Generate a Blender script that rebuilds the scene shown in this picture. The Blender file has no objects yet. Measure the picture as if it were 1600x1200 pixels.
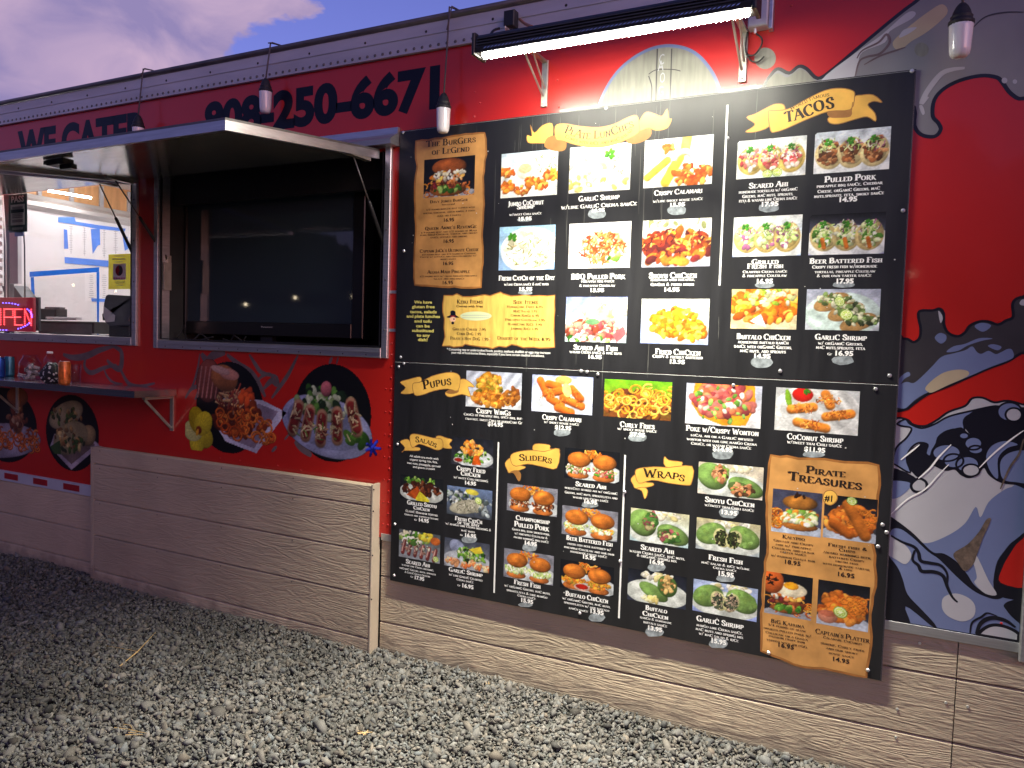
import bpy, math, random
import numpy as np
from math import sin, cos, pi, radians
from mathutils import Matrix, Vector

scn = bpy.context.scene
COL = scn.collection

# ------------------------------------------------------------------ camera
CAM = np.array([0.0, -3.406, 1.74])          # eye height 1.74 m, 3.4 m from the truck side
AX_R = np.array([0.88945489, 0.45601941, 0.03027039])
AX_D = np.array([0.05111109, -0.03343526, -0.99813313])
AX_F = np.array([-0.45415598, 0.88934154, -0.05304681])
FPX = 1196.38
cd = bpy.data.cameras.new('camera'); cam = bpy.data.objects.new('camera', cd); COL.objects.link(cam)
cd.sensor_width = 36; cd.lens = FPX / 1600 * 36; cd.clip_start = .05; cd.clip_end = 3000
M = Matrix.Identity(4)
for i in range(3):
    M[i][0] = AX_R[i]; M[i][1] = -AX_D[i]; M[i][2] = -AX_F[i]; M[i][3] = CAM[i]
cam.matrix_world = M
scn.camera = cam

# ------------------------------------------------------------------ sky, sun, exposure
SKY_STRENGTH = 0.12
SUN_EL, SUN_AZ = 5.0, 128.0
world = bpy.data.worlds.new('World'); scn.world = world; world.use_nodes = True
def build_sky():
    nt = world.node_tree; N = nt.nodes; L = nt.links; N.clear()
    out = N.new('ShaderNodeOutputWorld'); bg = N.new('ShaderNodeBackground')
    sky = N.new('ShaderNodeTexSky'); sky.sky_type = 'NISHITA'; sky.sun_disc = False
    sky.sun_elevation = radians(SUN_EL); sky.sun_rotation = radians(SUN_AZ)
    sky.air_density = 1.0; sky.dust_density = .6; sky.ozone_density = 3.0
    tint = N.new('ShaderNodeMixRGB'); tint.blend_type = 'MULTIPLY'; tint.inputs[0].default_value = 1
    tint.inputs[2].default_value = (2.3, 1.22, 2.15, 1)
    L.new(sky.outputs[0], tint.inputs[1])
    tc = N.new('ShaderNodeTexCoord')
    mp = N.new('ShaderNodeMapping'); mp.inputs['Scale'].default_value = (1, 1, 1.9)
    L.new(tc.outputs['Generated'], mp.inputs[0])
    n1 = N.new('ShaderNodeTexNoise'); n1.inputs['Scale'].default_value = 3.2; n1.inputs['Detail'].default_value = 9
    n1.inputs['Roughness'].default_value = .56; n1.inputs['Distortion'].default_value = .25
    L.new(mp.outputs[0], n1.inputs['Vector'])
    # the cumulus bank stands to the left of the truck roof, clear sky right of it
    dot = N.new('ShaderNodeVectorMath'); dot.operation = 'DOT_PRODUCT'
    dv = Vector((-0.90, 0.33, 0.24)).normalized(); dot.inputs[1].default_value = dv
    nrm = N.new('ShaderNodeVectorMath'); nrm.operation = 'NORMALIZE'
    L.new(tc.outputs['Generated'], nrm.inputs[0]); L.new(nrm.outputs[0], dot.inputs[0])
    mr = N.new('ShaderNodeMapRange'); mr.inputs[1].default_value = .86; mr.inputs[2].default_value = 1.0
    mr.inputs[3].default_value = -.20; mr.inputs[4].default_value = .40
    L.new(dot.outputs['Value'], mr.inputs[0])
    add = N.new('ShaderNodeMath'); add.operation = 'ADD'; L.new(n1.outputs['Fac'], add.inputs[0]); L.new(mr.outputs[0], add.inputs[1])
    ramp = N.new('ShaderNodeValToRGB'); ramp.color_ramp.elements[0].position = .52; ramp.color_ramp.elements[1].position = .55
    L.new(add.outputs[0], ramp.inputs[0])
    n2 = N.new('ShaderNodeTexNoise'); n2.inputs['Scale'].default_value = 7.0; n2.inputs['Detail'].default_value = 7; n2.inputs['Distortion'].default_value = .6
    L.new(mp.outputs[0], n2.inputs['Vector'])
    cr = N.new('ShaderNodeValToRGB'); e = cr.color_ramp.elements
    e[0].position = .38; e[0].color = (2.5, 2.05, 4.0, 1)
    e[1].position = .66; e[1].color = (5.2, 3.7, 5.1, 1)
    L.new(n2.outputs['Fac'], cr.inputs[0])
    mix = N.new('ShaderNodeMixRGB'); L.new(ramp.outputs[0], mix.inputs[0]); L.new(tint.outputs[0], mix.inputs[1]); L.new(cr.outputs[0], mix.inputs[2])
    L.new(mix.outputs[0], bg.inputs[0]); bg.inputs[1].default_value = SKY_STRENGTH
    L.new(bg.outputs[0], out.inputs[0])
    return N, tint, cr
build_sky()
sl = bpy.data.lights.new('sun', 'SUN'); sl.energy = .46; sl.angle = radians(45); sl.color = (1, .84, .76)
so = bpy.data.objects.new('sun', sl); COL.objects.link(so)
_d = Vector((sin(radians(SUN_AZ)) * cos(radians(14)), -abs(cos(radians(SUN_AZ))) * cos(radians(14)), sin(radians(14))))
so.rotation_euler = _d.to_track_quat('Z', 'Y').to_euler()

scn.view_settings.view_transform = 'Standard'; scn.view_settings.look = 'None'
scn.view_settings.exposure = 0; scn.view_settings.gamma = 1; scn.view_settings.use_curve_mapping = False
scn.render.engine = 'CYCLES'
scn.cycles.max_bounces = 6; scn.cycles.sample_clamp_indirect = 4
LED_STRIP, LED_DOT, ROOM_LIGHT = 230.0, 400.0, 74.0
LED_BEAM, LED_SPREAD, LED_TILT = 165.0, 98.0, 13.0

# ------------------------------------------------------------------ helpers
rnd = random.Random(7)
def W(px, py, Y=0.0):
    """a point seen in the 1600 px photograph, put back on the plane at depth Y of the truck side"""
    d = AX_R * (px - 800) / FPX + AX_D * (py - 600) / FPX + AX_F
    return CAM + d * ((Y - CAM[1]) / d[1])
def WX(px, py, X):
    d = AX_R * (px - 800) / FPX + AX_D * (py - 600) / FPX + AX_F
    return CAM + d * ((X - CAM[0]) / d[0])
def WZ(px, py, Z):
    d = AX_R * (px - 800) / FPX + AX_D * (py - 600) / FPX + AX_F
    return CAM + d * ((Z - CAM[2]) / d[2])
CROPS = dict(A=(610,180,.1875), B=(610,380,.1875), C=(870,160,.1875), D=(870,380,.1875), E=(1130,130,.1875), F=(1130,370,.1875),
             G=(600,570,.1875), H=(600,740,.1875), I=(820,570,.1875), J=(820,770,.1875), K=(1060,580,.1875), L=(1050,800,.22083),
             P=(0,0,1), R1=(1200,0,.25), R2=(1380,440,.18333), R3=(1380,640,.18333), R4=(1380,820,.18333), U=(800,0,.25),
             LB=(740,0,.15), RB=(1100,0,.11670), WA=(0,250,.15), WB=(0,380,.15), FD=(250,500,.25), FL=(0,500,.25))
def pc(c, x, y):
    o = CROPS[c]; return o[0] + x * o[2], o[1] + y * o[2]
def wc(c, x, y, Y=0.0):
    p = W(*pc(c, x, y), Y); return (p[0], p[2])

def lin(c):
    return tuple((v / 12.92 if v <= .04045 else ((v + .055) / 1.055) ** 2.4) for v in c)

def mat(name, col, rough=.5, metal=0.0, var=0.0, vscale=8.0, bump=0.0, bscale=60.0, coat=0.0, spec=.5, stretch=(1,1,1), emit=None, es=0.0, rvar=0.0):
    m = bpy.data.materials.new(name); m.use_nodes = True
    nt = m.node_tree; N = nt.nodes; L = nt.links
    b = N['Principled BSDF']; b.inputs['Roughness'].default_value = rough; b.inputs['Metallic'].default_value = metal
    b.inputs['Coat Weight'].default_value = coat; b.inputs['Coat Roughness'].default_value = .06
    b.inputs['Specular IOR Level'].default_value = spec
    b.inputs['Base Color'].default_value = (*col, 1)
    if emit is not None:
        b.inputs['Emission Color'].default_value = (*emit, 1); b.inputs['Emission Strength'].default_value = es
    if var or bump or rvar:
        g = N.new('ShaderNodeNewGeometry'); mp = N.new('ShaderNodeMapping'); mp.inputs['Scale'].default_value = stretch
        L.new(g.outputs['Position'], mp.inputs[0])
    if var:
        n = N.new('ShaderNodeTexNoise'); n.inputs['Scale'].default_value = vscale; n.inputs['Detail'].default_value = 6
        L.new(mp.outputs[0], n.inputs['Vector'])
        r = N.new('ShaderNodeMapRange'); r.inputs[1].default_value = .3; r.inputs[2].default_value = .7
        r.inputs[3].default_value = 1 - var; r.inputs[4].default_value = 1 + var
        L.new(n.outputs['Fac'], r.inputs[0])
        x = N.new('ShaderNodeVectorMath'); x.operation = 'SCALE'; x.inputs[0].default_value = col
        L.new(r.outputs[0], x.inputs['Scale']); L.new(x.outputs[0], b.inputs['Base Color'])
    if rvar:
        n = N.new('ShaderNodeTexNoise'); n.inputs['Scale'].default_value = 5; n.inputs['Detail'].default_value = 8
        L.new(mp.outputs[0], n.inputs['Vector'])
        r = N.new('ShaderNodeMapRange'); r.inputs[3].default_value = max(0.02, rough - rvar); r.inputs[4].default_value = rough + rvar
        L.new(n.outputs['Fac'], r.inputs[0]); L.new(r.outputs[0], b.inputs['Roughness'])
    if bump:
        n = N.new('ShaderNodeTexNoise'); n.inputs['Scale'].default_value = bscale; n.inputs['Detail'].default_value = 5
        L.new(mp.outputs[0], n.inputs['Vector'])
        u = N.new('ShaderNodeBump'); u.inputs['Strength'].default_value = bump; u.inputs['Distance'].default_value = .004
        L.new(n.outputs['Fac'], u.inputs['Height']); L.new(u.outputs[0], b.inputs['Normal'])
    return m

def siding_mat():
    m = mat('embossed_cedar_siding', (.43, .35, .25), rough=.62, var=.10, vscale=3.0)
    nt = m.node_tree; N = nt.nodes; L = nt.links; b = N['Principled BSDF']
    g = N.new('ShaderNodeNewGeometry'); oi = N.new('ShaderNodeObjectInfo')
    off = N.new('ShaderNodeVectorMath'); off.operation = 'SCALE'; off.inputs[0].default_value = (13.0, 5.0, 7.0)
    L.new(oi.outputs['Random'], off.inputs['Scale'])
    ad = N.new('ShaderNodeVectorMath'); L.new(g.outputs['Position'], ad.inputs[0]); L.new(off.outputs[0], ad.inputs[1])
    mp = N.new('ShaderNodeMapping'); mp.inputs['Scale'].default_value = (1.3, .4, 9.0); L.new(ad.outputs[0], mp.inputs[0])
    n = N.new('ShaderNodeTexNoise'); n.inputs['Scale'].default_value = 1.25; n.inputs['Detail'].default_value = 2.5; n.inputs['Distortion'].default_value = .9
    L.new(mp.outputs[0], n.inputs['Vector'])
    mu = N.new('ShaderNodeMath'); mu.operation = 'MULTIPLY'; mu.inputs[1].default_value = 58.0; L.new(n.outputs['Fac'], mu.inputs[0])
    sn = N.new('ShaderNodeMath'); sn.operation = 'SINE'; L.new(mu.outputs[0], sn.inputs[0])
    mp2 = N.new('ShaderNodeMapping'); mp2.inputs['Scale'].default_value = (14, 4, 120); L.new(ad.outputs[0], mp2.inputs[0])
    n2 = N.new('ShaderNodeTexNoise'); n2.inputs['Scale'].default_value = 1.6; n2.inputs['Detail'].default_value = 4; L.new(mp2.outputs[0], n2.inputs['Vector'])
    n3 = N.new('ShaderNodeTexNoise'); n3.inputs['Scale'].default_value = 4; n3.inputs['Detail'].default_value = 2; L.new(mp.outputs[0], n3.inputs['Vector'])
    mm = N.new('ShaderNodeMath'); mm.operation = 'MULTIPLY'; L.new(sn.outputs[0], mm.inputs[0]); L.new(n3.outputs['Fac'], mm.inputs[1])
    a2 = N.new('ShaderNodeMath'); a2.operation = 'MULTIPLY_ADD'; a2.inputs[1].default_value = .55; L.new(mm.outputs[0], a2.inputs[0])
    k2 = N.new('ShaderNodeMath'); k2.operation = 'MULTIPLY'; k2.inputs[1].default_value = 1.5; L.new(n2.outputs['Fac'], k2.inputs[0])
    L.new(k2.outputs[0], a2.inputs[2])
    col = b.inputs['Base Color'].links[0].from_socket
    tr = N.new('ShaderNodeMapRange'); tr.inputs[3].default_value = .86; tr.inputs[4].default_value = 1.12; L.new(oi.outputs['Random'], tr.inputs[0])
    ts = N.new('ShaderNodeVectorMath'); ts.operation = 'SCALE'; L.new(col, ts.inputs[0]); L.new(tr.outputs[0], ts.inputs['Scale'])
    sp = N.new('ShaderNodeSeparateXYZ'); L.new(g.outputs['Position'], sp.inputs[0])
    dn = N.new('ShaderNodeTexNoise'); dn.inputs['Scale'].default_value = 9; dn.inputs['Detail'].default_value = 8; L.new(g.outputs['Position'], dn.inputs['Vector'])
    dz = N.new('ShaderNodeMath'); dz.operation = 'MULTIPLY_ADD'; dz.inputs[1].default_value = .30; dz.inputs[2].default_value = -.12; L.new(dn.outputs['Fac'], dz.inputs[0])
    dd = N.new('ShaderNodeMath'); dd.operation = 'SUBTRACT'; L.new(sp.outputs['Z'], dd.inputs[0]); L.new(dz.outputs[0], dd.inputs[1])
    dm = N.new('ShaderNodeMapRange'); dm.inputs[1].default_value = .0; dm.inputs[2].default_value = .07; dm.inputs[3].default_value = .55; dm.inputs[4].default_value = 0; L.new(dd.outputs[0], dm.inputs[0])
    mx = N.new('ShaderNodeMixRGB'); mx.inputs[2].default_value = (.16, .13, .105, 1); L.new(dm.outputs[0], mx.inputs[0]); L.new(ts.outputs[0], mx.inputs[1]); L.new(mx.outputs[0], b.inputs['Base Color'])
    u = N.new('ShaderNodeBump'); u.inputs['Strength'].default_value = .75; u.inputs['Distance'].default_value = .0035
    L.new(a2.outputs[0], u.inputs['Height']); L.new(u.outputs[0], b.inputs['Normal'])
    return m

def print_mat(name='printed_photo', rough=.5):
    m = mat(name, (.5,.5,.5), rough=rough, spec=.3)
    nt = m.node_tree; a = nt.nodes.new('ShaderNodeVertexColor'); a.layer_name = 'ink'
    nt.links.new(a.outputs[0], nt.nodes['Principled BSDF'].inputs['Base Color'])
    return m
def glass_mat(name, tint=(1,1,1), refl=.06):
    m = bpy.data.materials.new(name); m.use_nodes = True; nt = m.node_tree; N = nt.nodes; L = nt.links
    N.remove(N['Principled BSDF']); out = N['Material Output']
    t = N.new('ShaderNodeBsdfTransparent'); t.inputs[0].default_value = (*tint, 1)
    g = N.new('ShaderNodeBsdfGlossy'); g.inputs['Roughness'].default_value = .02
    lw = N.new('ShaderNodeLayerWeight'); lw.inputs[0].default_value = .5; f = N.new('ShaderNodeMapRange'); f.inputs[1].default_value = .45; f.inputs[3].default_value = refl*.5; f.inputs[4].default_value = .55; L.new(lw.outputs['Facing'], f.inputs[0])
    mx = N.new('ShaderNodeMixShader'); L.new(f.outputs[0], mx.inputs[0]); L.new(t.outputs[0], mx.inputs[1]); L.new(g.outputs[0], mx.inputs[2])
    L.new(mx.outputs[0], out.inputs[0]); return m

MT = dict(
 red=mat('red_truck_paint', (.43, .014, .009), rough=.30, coat=.25, var=.06, vscale=1.5, bump=.03, bscale=9, rvar=.06),
 board=mat('black_board_vinyl', (.010, .010, .012), rough=.43, spec=.5, var=.35, vscale=3, stretch=(5,1,.6), rvar=.10, bump=.10, bscale=5),
 boardedge=mat('board_edge_plastic', (.42, .42, .40), rough=.5, var=.1),
 alu=mat('brushed_aluminium', (.52, .52, .54), rough=.36, metal=.85, var=.12, vscale=14, stretch=(.4,1,6), bump=.06, bscale=40, rvar=.1),
 aluband=mat('dull_roof_aluminium', (.50, .50, .53), rough=.5, metal=.3, var=.16, vscale=3, stretch=(.5,1,3), rvar=.12, bump=.08, bscale=5),
 aludark=mat('grimy_shadow_aluminium', (.16, .15, .15), rough=.5, metal=.7, var=.2, vscale=8),
 steel=mat('stainless_steel', (.6, .6, .62), rough=.22, metal=1, var=.08, vscale=10, stretch=(.3,1,5), rvar=.08),
 hatchin=mat('brushed_hatch_lining', (.50, .49, .44), rough=.17, metal=.8, var=.12, vscale=3, stretch=(.5,4,1), rvar=.08, bump=.04, bscale=30),
 siding=siding_mat(),
 sidtrim=mat('siding_corner_trim', (.36, .30, .23), rough=.6, var=.1),
 black=mat('black_plastic', (.012, .012, .013), rough=.45, var=.2, vscale=20),
 gloss=mat('glossy_black', (.008, .008, .009), rough=.3),
 tvscreen=mat('dark_tv_glass', (.028, .042, .055), rough=.03, spec=.6),
 niche=mat('dark_niche_lining', (.02, .02, .02), rough=.7, var=.3),
 nichefloor=mat('brown_niche_floor', (.10, .07, .06), rough=.6, var=.2),
 ink=mat('navy_black_vinyl', (.006, .008, .018), rough=.3, spec=.2),
 white=mat('white_vinyl', (.80, .80, .78), rough=.35),
 yellow=mat('pale_yellow_vinyl', (.80, .72, .18), rough=.35),
 darktext=mat('dark_brown_ink', (.02, .012, .008), rough=.4),
 gold=mat('gold_banner_print', (.72, .42, .08), rough=.35, var=.22, vscale=9),
 golddk=mat('gold_banner_fold_print', (.30, .14, .04), rough=.35, var=.22, vscale=14),
 parch=mat('parchment_print', (.50, .25, .075), rough=.38, var=.28, vscale=9, stretch=(1,1,1)),
 parch2=mat('yellow_parchment_print', (.62, .40, .09), rough=.38, var=.25, vscale=14, stretch=(3,1,.5)),
 parchedge=mat('parchment_burnt_edge', (.30, .12, .03), rough=.4, var=.3, vscale=16),
 photo=print_mat(),
 sticker=mat('worn_clear_price_sticker', (.24, .27, .29), rough=.25, var=.45, vscale=45),
 screw=mat('screw_head_metal', (.75, .75, .75), rough=.3, metal=.8),
 vgrey=mat('grey_mural_vinyl', (.20, .20, .21), rough=.35, var=.12, vscale=3, bump=.05, bscale=12),
 vblue=mat('blue_grey_mural_vinyl', (.135, .17, .31), rough=.3, var=.08, vscale=4, bump=.06, bscale=10),
 vlight=mat('pale_grey_mural_vinyl', (.40, .40, .43), rough=.3, var=.06, vscale=4, bump=.05, bscale=10),
 vbeige=mat('beige_mural_vinyl', (.40, .33, .22), rough=.35, var=.08),
 vdark=mat('charcoal_mural_vinyl', (.035, .032, .036), rough=.35, var=.12),
 vblack=mat('black_mural_vinyl', (.008, .008, .014), rough=.3),
 vlinework=mat('faded_grey_line_vinyl', (.12, .085, .09), rough=.4, var=.3, vscale=10),
 vdirt=mat('brown_scuff', (.10, .07, .05), rough=.7, var=.5, vscale=60),
 vcoin=mat('silver_compass_print', (.20, .20, .165), rough=.42, metal=.0, var=.14, vscale=10, stretch=(6,1,.8)),
 roomwall=mat('white_kitchen_wall', (.74, .73, .74), rough=.5, var=.05, vscale=2),
 cove=mat('aluminium_cove', (.5, .48, .46), rough=.35, metal=.5, var=.15, stretch=(1,.4,5)),
 wood=mat('orange_wood', (.62, .33, .14), rough=.5, var=.2, vscale=4, stretch=(5,5,.7)),
 paper=mat('white_paper', (.80, .79, .80), rough=.8, var=.03),
 inkgrey=mat('grey_print', (.35, .35, .38), rough=.8),
 tape=mat('blue_painter_tape', (.015, .14, .62), rough=.6, var=.1),
 ntape=mat('pale_blue_painter_tape', (.09, .22, .68), rough=.6, var=.1),
 passgreen=mat('dark_green_card', (.05, .085, .085), rough=.5, var=.1),
 notice=mat('mustard_paper', (.50, .44, .06), rough=.6, var=.06),
 nred=mat('red_print', (.5, .02, .03), rough=.5),
 pink=mat('pink_print', (.6, .12, .4), rough=.5),
 ltgrey=mat('light_grey_plastic', (.45, .45, .47), rough=.5, var=.1),
 dkgrey=mat('dark_grey_plastic', (.055, .06, .07), rough=.45, var=.2, vscale=12),
 ledled=mat('led_strip_lens', (.8,.8,.8), emit=(1.0, .97, .80), es=LED_STRIP),
 leddot=mat('led_emitter', (.8,.8,.8), emit=(1.0, .97, .80), es=LED_DOT),
 tube=mat('lit_tube', (.8,.8,.8), emit=(1.0, .97, .96), es=ROOM_LIGHT),
 opened=mat('red_led', (.2,.0,.0), emit=(1.0, .05, .06), es=7),
 openblue=mat('blue_led', (.0,.0,.2), emit=(.10, .08, 1.0), es=9),
 openback=mat('open_sign_backing', (.10, .02, .03), rough=.3, emit=(.6,.01,.03), es=.25),  # backing emits faintly by itself, red glow put into the material
 bluecan=mat('blue_can_print', (.01, .06, .32), rough=.25, metal=.5, var=.15, vscale=20),
 orangecan=mat('orange_can_print', (.55, .14, .03), rough=.3, metal=.4, var=.5, vscale=35),
 cup=glass_mat('clear_plastic', (.93,.93,.95)),
 pane=glass_mat('window_glass', (.97,.97,.97)),
 jar=glass_mat('thick_glass', (.86,.82,.86)),
 bulb=mat('frosted_white_bulb', (.72, .70, .72), rough=.18, coat=.6),
 rubber=mat('black_rubber_socket', (.012,.012,.014), rough=.6, bump=.2, bscale=90),
 cord=mat('weathered_cord', (.10, .085, .09), rough=.8),
 cordblk=mat('black_cable', (.012,.012,.012), rough=.5),
 galv=mat('galvanised_bracket', (.48, .46, .40), rough=.38, metal=.8, var=.15, vscale=25),
 refl=mat('silver_reflective_tape', (.42, .45, .52), rough=.35, var=.08),
 reflred=mat('red_reflective_tape', (.30, .01, .015), rough=.35),
 soil=None,  twig=mat('dry_straw', (.42, .28, .12), rough=.8, var=.2),
)

def translucent(key, k=.6):
    nt = MT[key].node_tree; N = nt.nodes; L = nt.links; b = N['Principled BSDF']; t = N.new('ShaderNodeBsdfTranslucent'); mx = N.new('ShaderNodeMixShader'); mx.inputs[0].default_value = k
    src = b.inputs['Base Color'].links[0].from_socket if b.inputs['Base Color'].links else None
    if src: L.new(src, t.inputs[0])
    else: t.inputs[0].default_value = b.inputs['Base Color'].default_value
    L.new(b.outputs[0], mx.inputs[1]); L.new(t.outputs[0], mx.inputs[2]); L.new(mx.outputs[0], N['Material Output'].inputs[0])
translucent('notice', .6); translucent('tape', .6); translucent('passgreen', .5); translucent('nred', .5)
def tag(o, label=None, cat=None, group=None, kind=None):
    if label: o['label'] = label
    if cat: o['category'] = cat
    if group: o['group'] = group
    if kind: o['kind'] = kind
    return o
def thing(name, loc, label, cat, group=None):
    o = bpy.data.objects.new(name, None); COL.objects.link(o); o.location = loc; o.empty_display_size = .1
    return tag(o, label, cat, group)
def wloc(o):
    v = Vector((0, 0, 0))
    while o is not None: v += o.location; o = o.parent
    return v
def link(name, me, m, parent=None):
    if m is not None and not me.materials:
        me.materials.append(MT[m] if isinstance(m, str) else m)
    o = bpy.data.objects.new(name, me); COL.objects.link(o)
    if parent is not None: o.parent = parent
    return o
def mesh_obj(name, v, f, m, parent=None, smooth=False, origin=None):
    """v in world metres; origin = the object's own origin (world)"""
    v = np.asarray(v, float).reshape(-1, 3)
    pw = wloc(parent) if parent is not None else Vector((0, 0, 0))
    if origin is None: origin = pw
    me = bpy.data.meshes.new(name)
    me.from_pydata((v - np.array(origin)).tolist(), [], f); me.update()
    if smooth:
        me.polygons.foreach_set('use_smooth', [True] * len(me.polygons))
    o = link(name, me, m, parent); o.location = Vector(origin) - pw
    return o

class MB:
    def __init__(s): s.v = []; s.f = []
    def add(s, v, f):
        b = len(s.v); s.v += [tuple(p) for p in v]; s.f += [tuple(i + b for i in q) for q in f]
    def box(s, x0, x1, y0, y1, z0, z1, shx=0.0):
        """shx: slope dz/dx"""
        h = shx * (x1 - x0)
        s.add([(x0,y0,z0),(x1,y0,z0+h),(x1,y1,z0+h),(x0,y1,z0),(x0,y0,z1),(x1,y0,z1+h),(x1,y1,z1+h),(x0,y1,z1)],
              [(0,3,2,1),(4,5,6,7),(0,1,5,4),(1,2,6,5),(2,3,7,6),(3,0,4,7)])
    def bbox(s, x0, x1, y0, y1, z0, z1, b=.004):
        """box with chamfered edges on the front (-y) face"""
        s.add([(x0,y0+b,z0),(x1,y0+b,z0),(x1,y1,z0),(x0,y1,z0),(x0,y0+b,z1),(x1,y0+b,z1),(x1,y1,z1),(x0,y1,z1),
               (x0+b,y0,z0+b),(x1-b,y0,z0+b),(x1-b,y0,z1-b),(x0+b,y0,z1-b)],
              [(0,3,2,1),(4,5,6,7),(1,2,6,5),(2,3,7,6),(3,0,4,7),(8,9,10,11),(0,1,9,8),(1,5,10,9),(5,4,11,10),(4,0,8,11)])
    def tube(s, pts, r, n=8, cap=True):
        pts = [Vector(p) for p in pts]; rs = r if isinstance(r, (list, tuple)) else [r] * len(pts)
        rings = []; ref = None
        for i, p in enumerate(pts):
            t = (pts[min(i+1, len(pts)-1)] - pts[max(i-1, 0)]).normalized()
            if ref is None: ref = Vector((0,0,1)) if abs(t.z) < .9 else Vector((1,0,0))
            a = t.cross(ref).normalized(); b = t.cross(a).normalized(); ref = a.cross(t).normalized() if False else ref
            rings.append([p + (a * cos(2*pi*k/n) + b * sin(2*pi*k/n)) * rs[i] for k in range(n)])
        v = [q for R in rings for q in R]; f = []
        for i in range(len(rings) - 1):
            for k in range(n):
                f.append((i*n+k, i*n+(k+1) % n, (i+1)*n+(k+1) % n, (i+1)*n+k))
        if cap: f.append(tuple(range(n-1, -1, -1))); f.append(tuple((len(rings)-1)*n + k for k in range(n)))
        s.add(v, f)
    def lathe(s, c, prof, n=20, tilt=None):
        """prof: (radius, z) list bottom to top around c"""
        v = []; f = []
        for r, z in prof:
            for k in range(n): v.append((c[0] + r*cos(2*pi*k/n), c[1] + r*sin(2*pi*k/n), c[2] + z))
        for i in range(len(prof)-1):
            for k in range(n): f.append((i*n+k, i*n+(k+1) % n, (i+1)*n+(k+1) % n, (i+1)*n+k))
        f.append(tuple(range(n-1, -1, -1))); f.append(tuple((len(prof)-1)*n+k for k in range(n)))
        s.add(v, f)
    def build(s, name, m, parent=None, smooth=False, origin=None):
        return mesh_obj(name, s.v, s.f, m, parent, smooth, origin)

def box(name, x0, x1, y0, y1, z0, z1, m, parent=None, bev=0):
    b = MB(); (b.bbox(x0,x1,y0,y1,z0,z1,bev) if bev else b.box(x0,x1,y0,y1,z0,z1))
    return b.build(name, m, parent)

def smooth_closed(P, n=5):
    P = np.asarray(P, float); k = len(P); out = []
    for i in range(k):
        a, b, c, d = P[(i-1) % k], P[i], P[(i+1) % k], P[(i+2) % k]
        for j in range(n):
            t = j / n
            out.append(.5 * ((2*b) + (-a + c)*t + (2*a - 5*b + 4*c - d)*t*t + (-a + 3*b - 3*c + d)*t**3))
    return np.array(out)
def smooth_open(P, n=6):
    P = np.asarray(P, float); k = len(P); out = []
    for i in range(k-1):
        a, b, c, d = P[max(i-1,0)], P[i], P[i+1], P[min(i+2,k-1)]
        for j in range(n):
            t = j / n
            out.append(.5 * ((2*b) + (-a + c)*t + (2*a - 5*b + 4*c - d)*t*t + (-a + 3*b - 3*c + d)*t**3))
    out.append(P[-1]); return np.array(out)
def area(P):
    x, y = P[:,0], P[:,1]; return .5 * np.sum(x*np.roll(y,-1) - y*np.roll(x,-1))
def decal(name, P, Y, m, parent):
    """a thin vinyl sheet on a plane of constant Y; P = (X, Z) outline"""
    P = np.asarray(P, float)
    if area(P) < 0: P = P[::-1]
    v = [(p[0], Y, p[1]) for p in P]
    return mesh_obj(name, v, [tuple(range(len(v)))], m, parent)
def ribbon(mb, P, w, Y, closed=False):
    P = np.asarray(P, float); n = len(P)
    ws = np.full(n, w) if np.isscalar(w) else np.asarray(w)
    if closed: T = np.roll(P, -1, 0) - np.roll(P, 1, 0)
    else: T = np.gradient(P, axis=0)
    T /= (np.linalg.norm(T, axis=1)[:, None] + 1e-9); Nn = np.stack([-T[:,1], T[:,0]], 1)
    A = P + Nn * ws[:, None] / 2; B = P - Nn * ws[:, None] / 2
    v = [(a[0], Y - i*2e-6, a[1]) for i, a in enumerate(A)] + [(b[0], Y - i*2e-6, b[1]) for i, b in enumerate(B)]; f = []
    m = n if closed else n - 1
    for i in range(m):
        j = (i+1) % n; f.append((n+i, n+j, j, i))
    mb.add(v, f)

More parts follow.
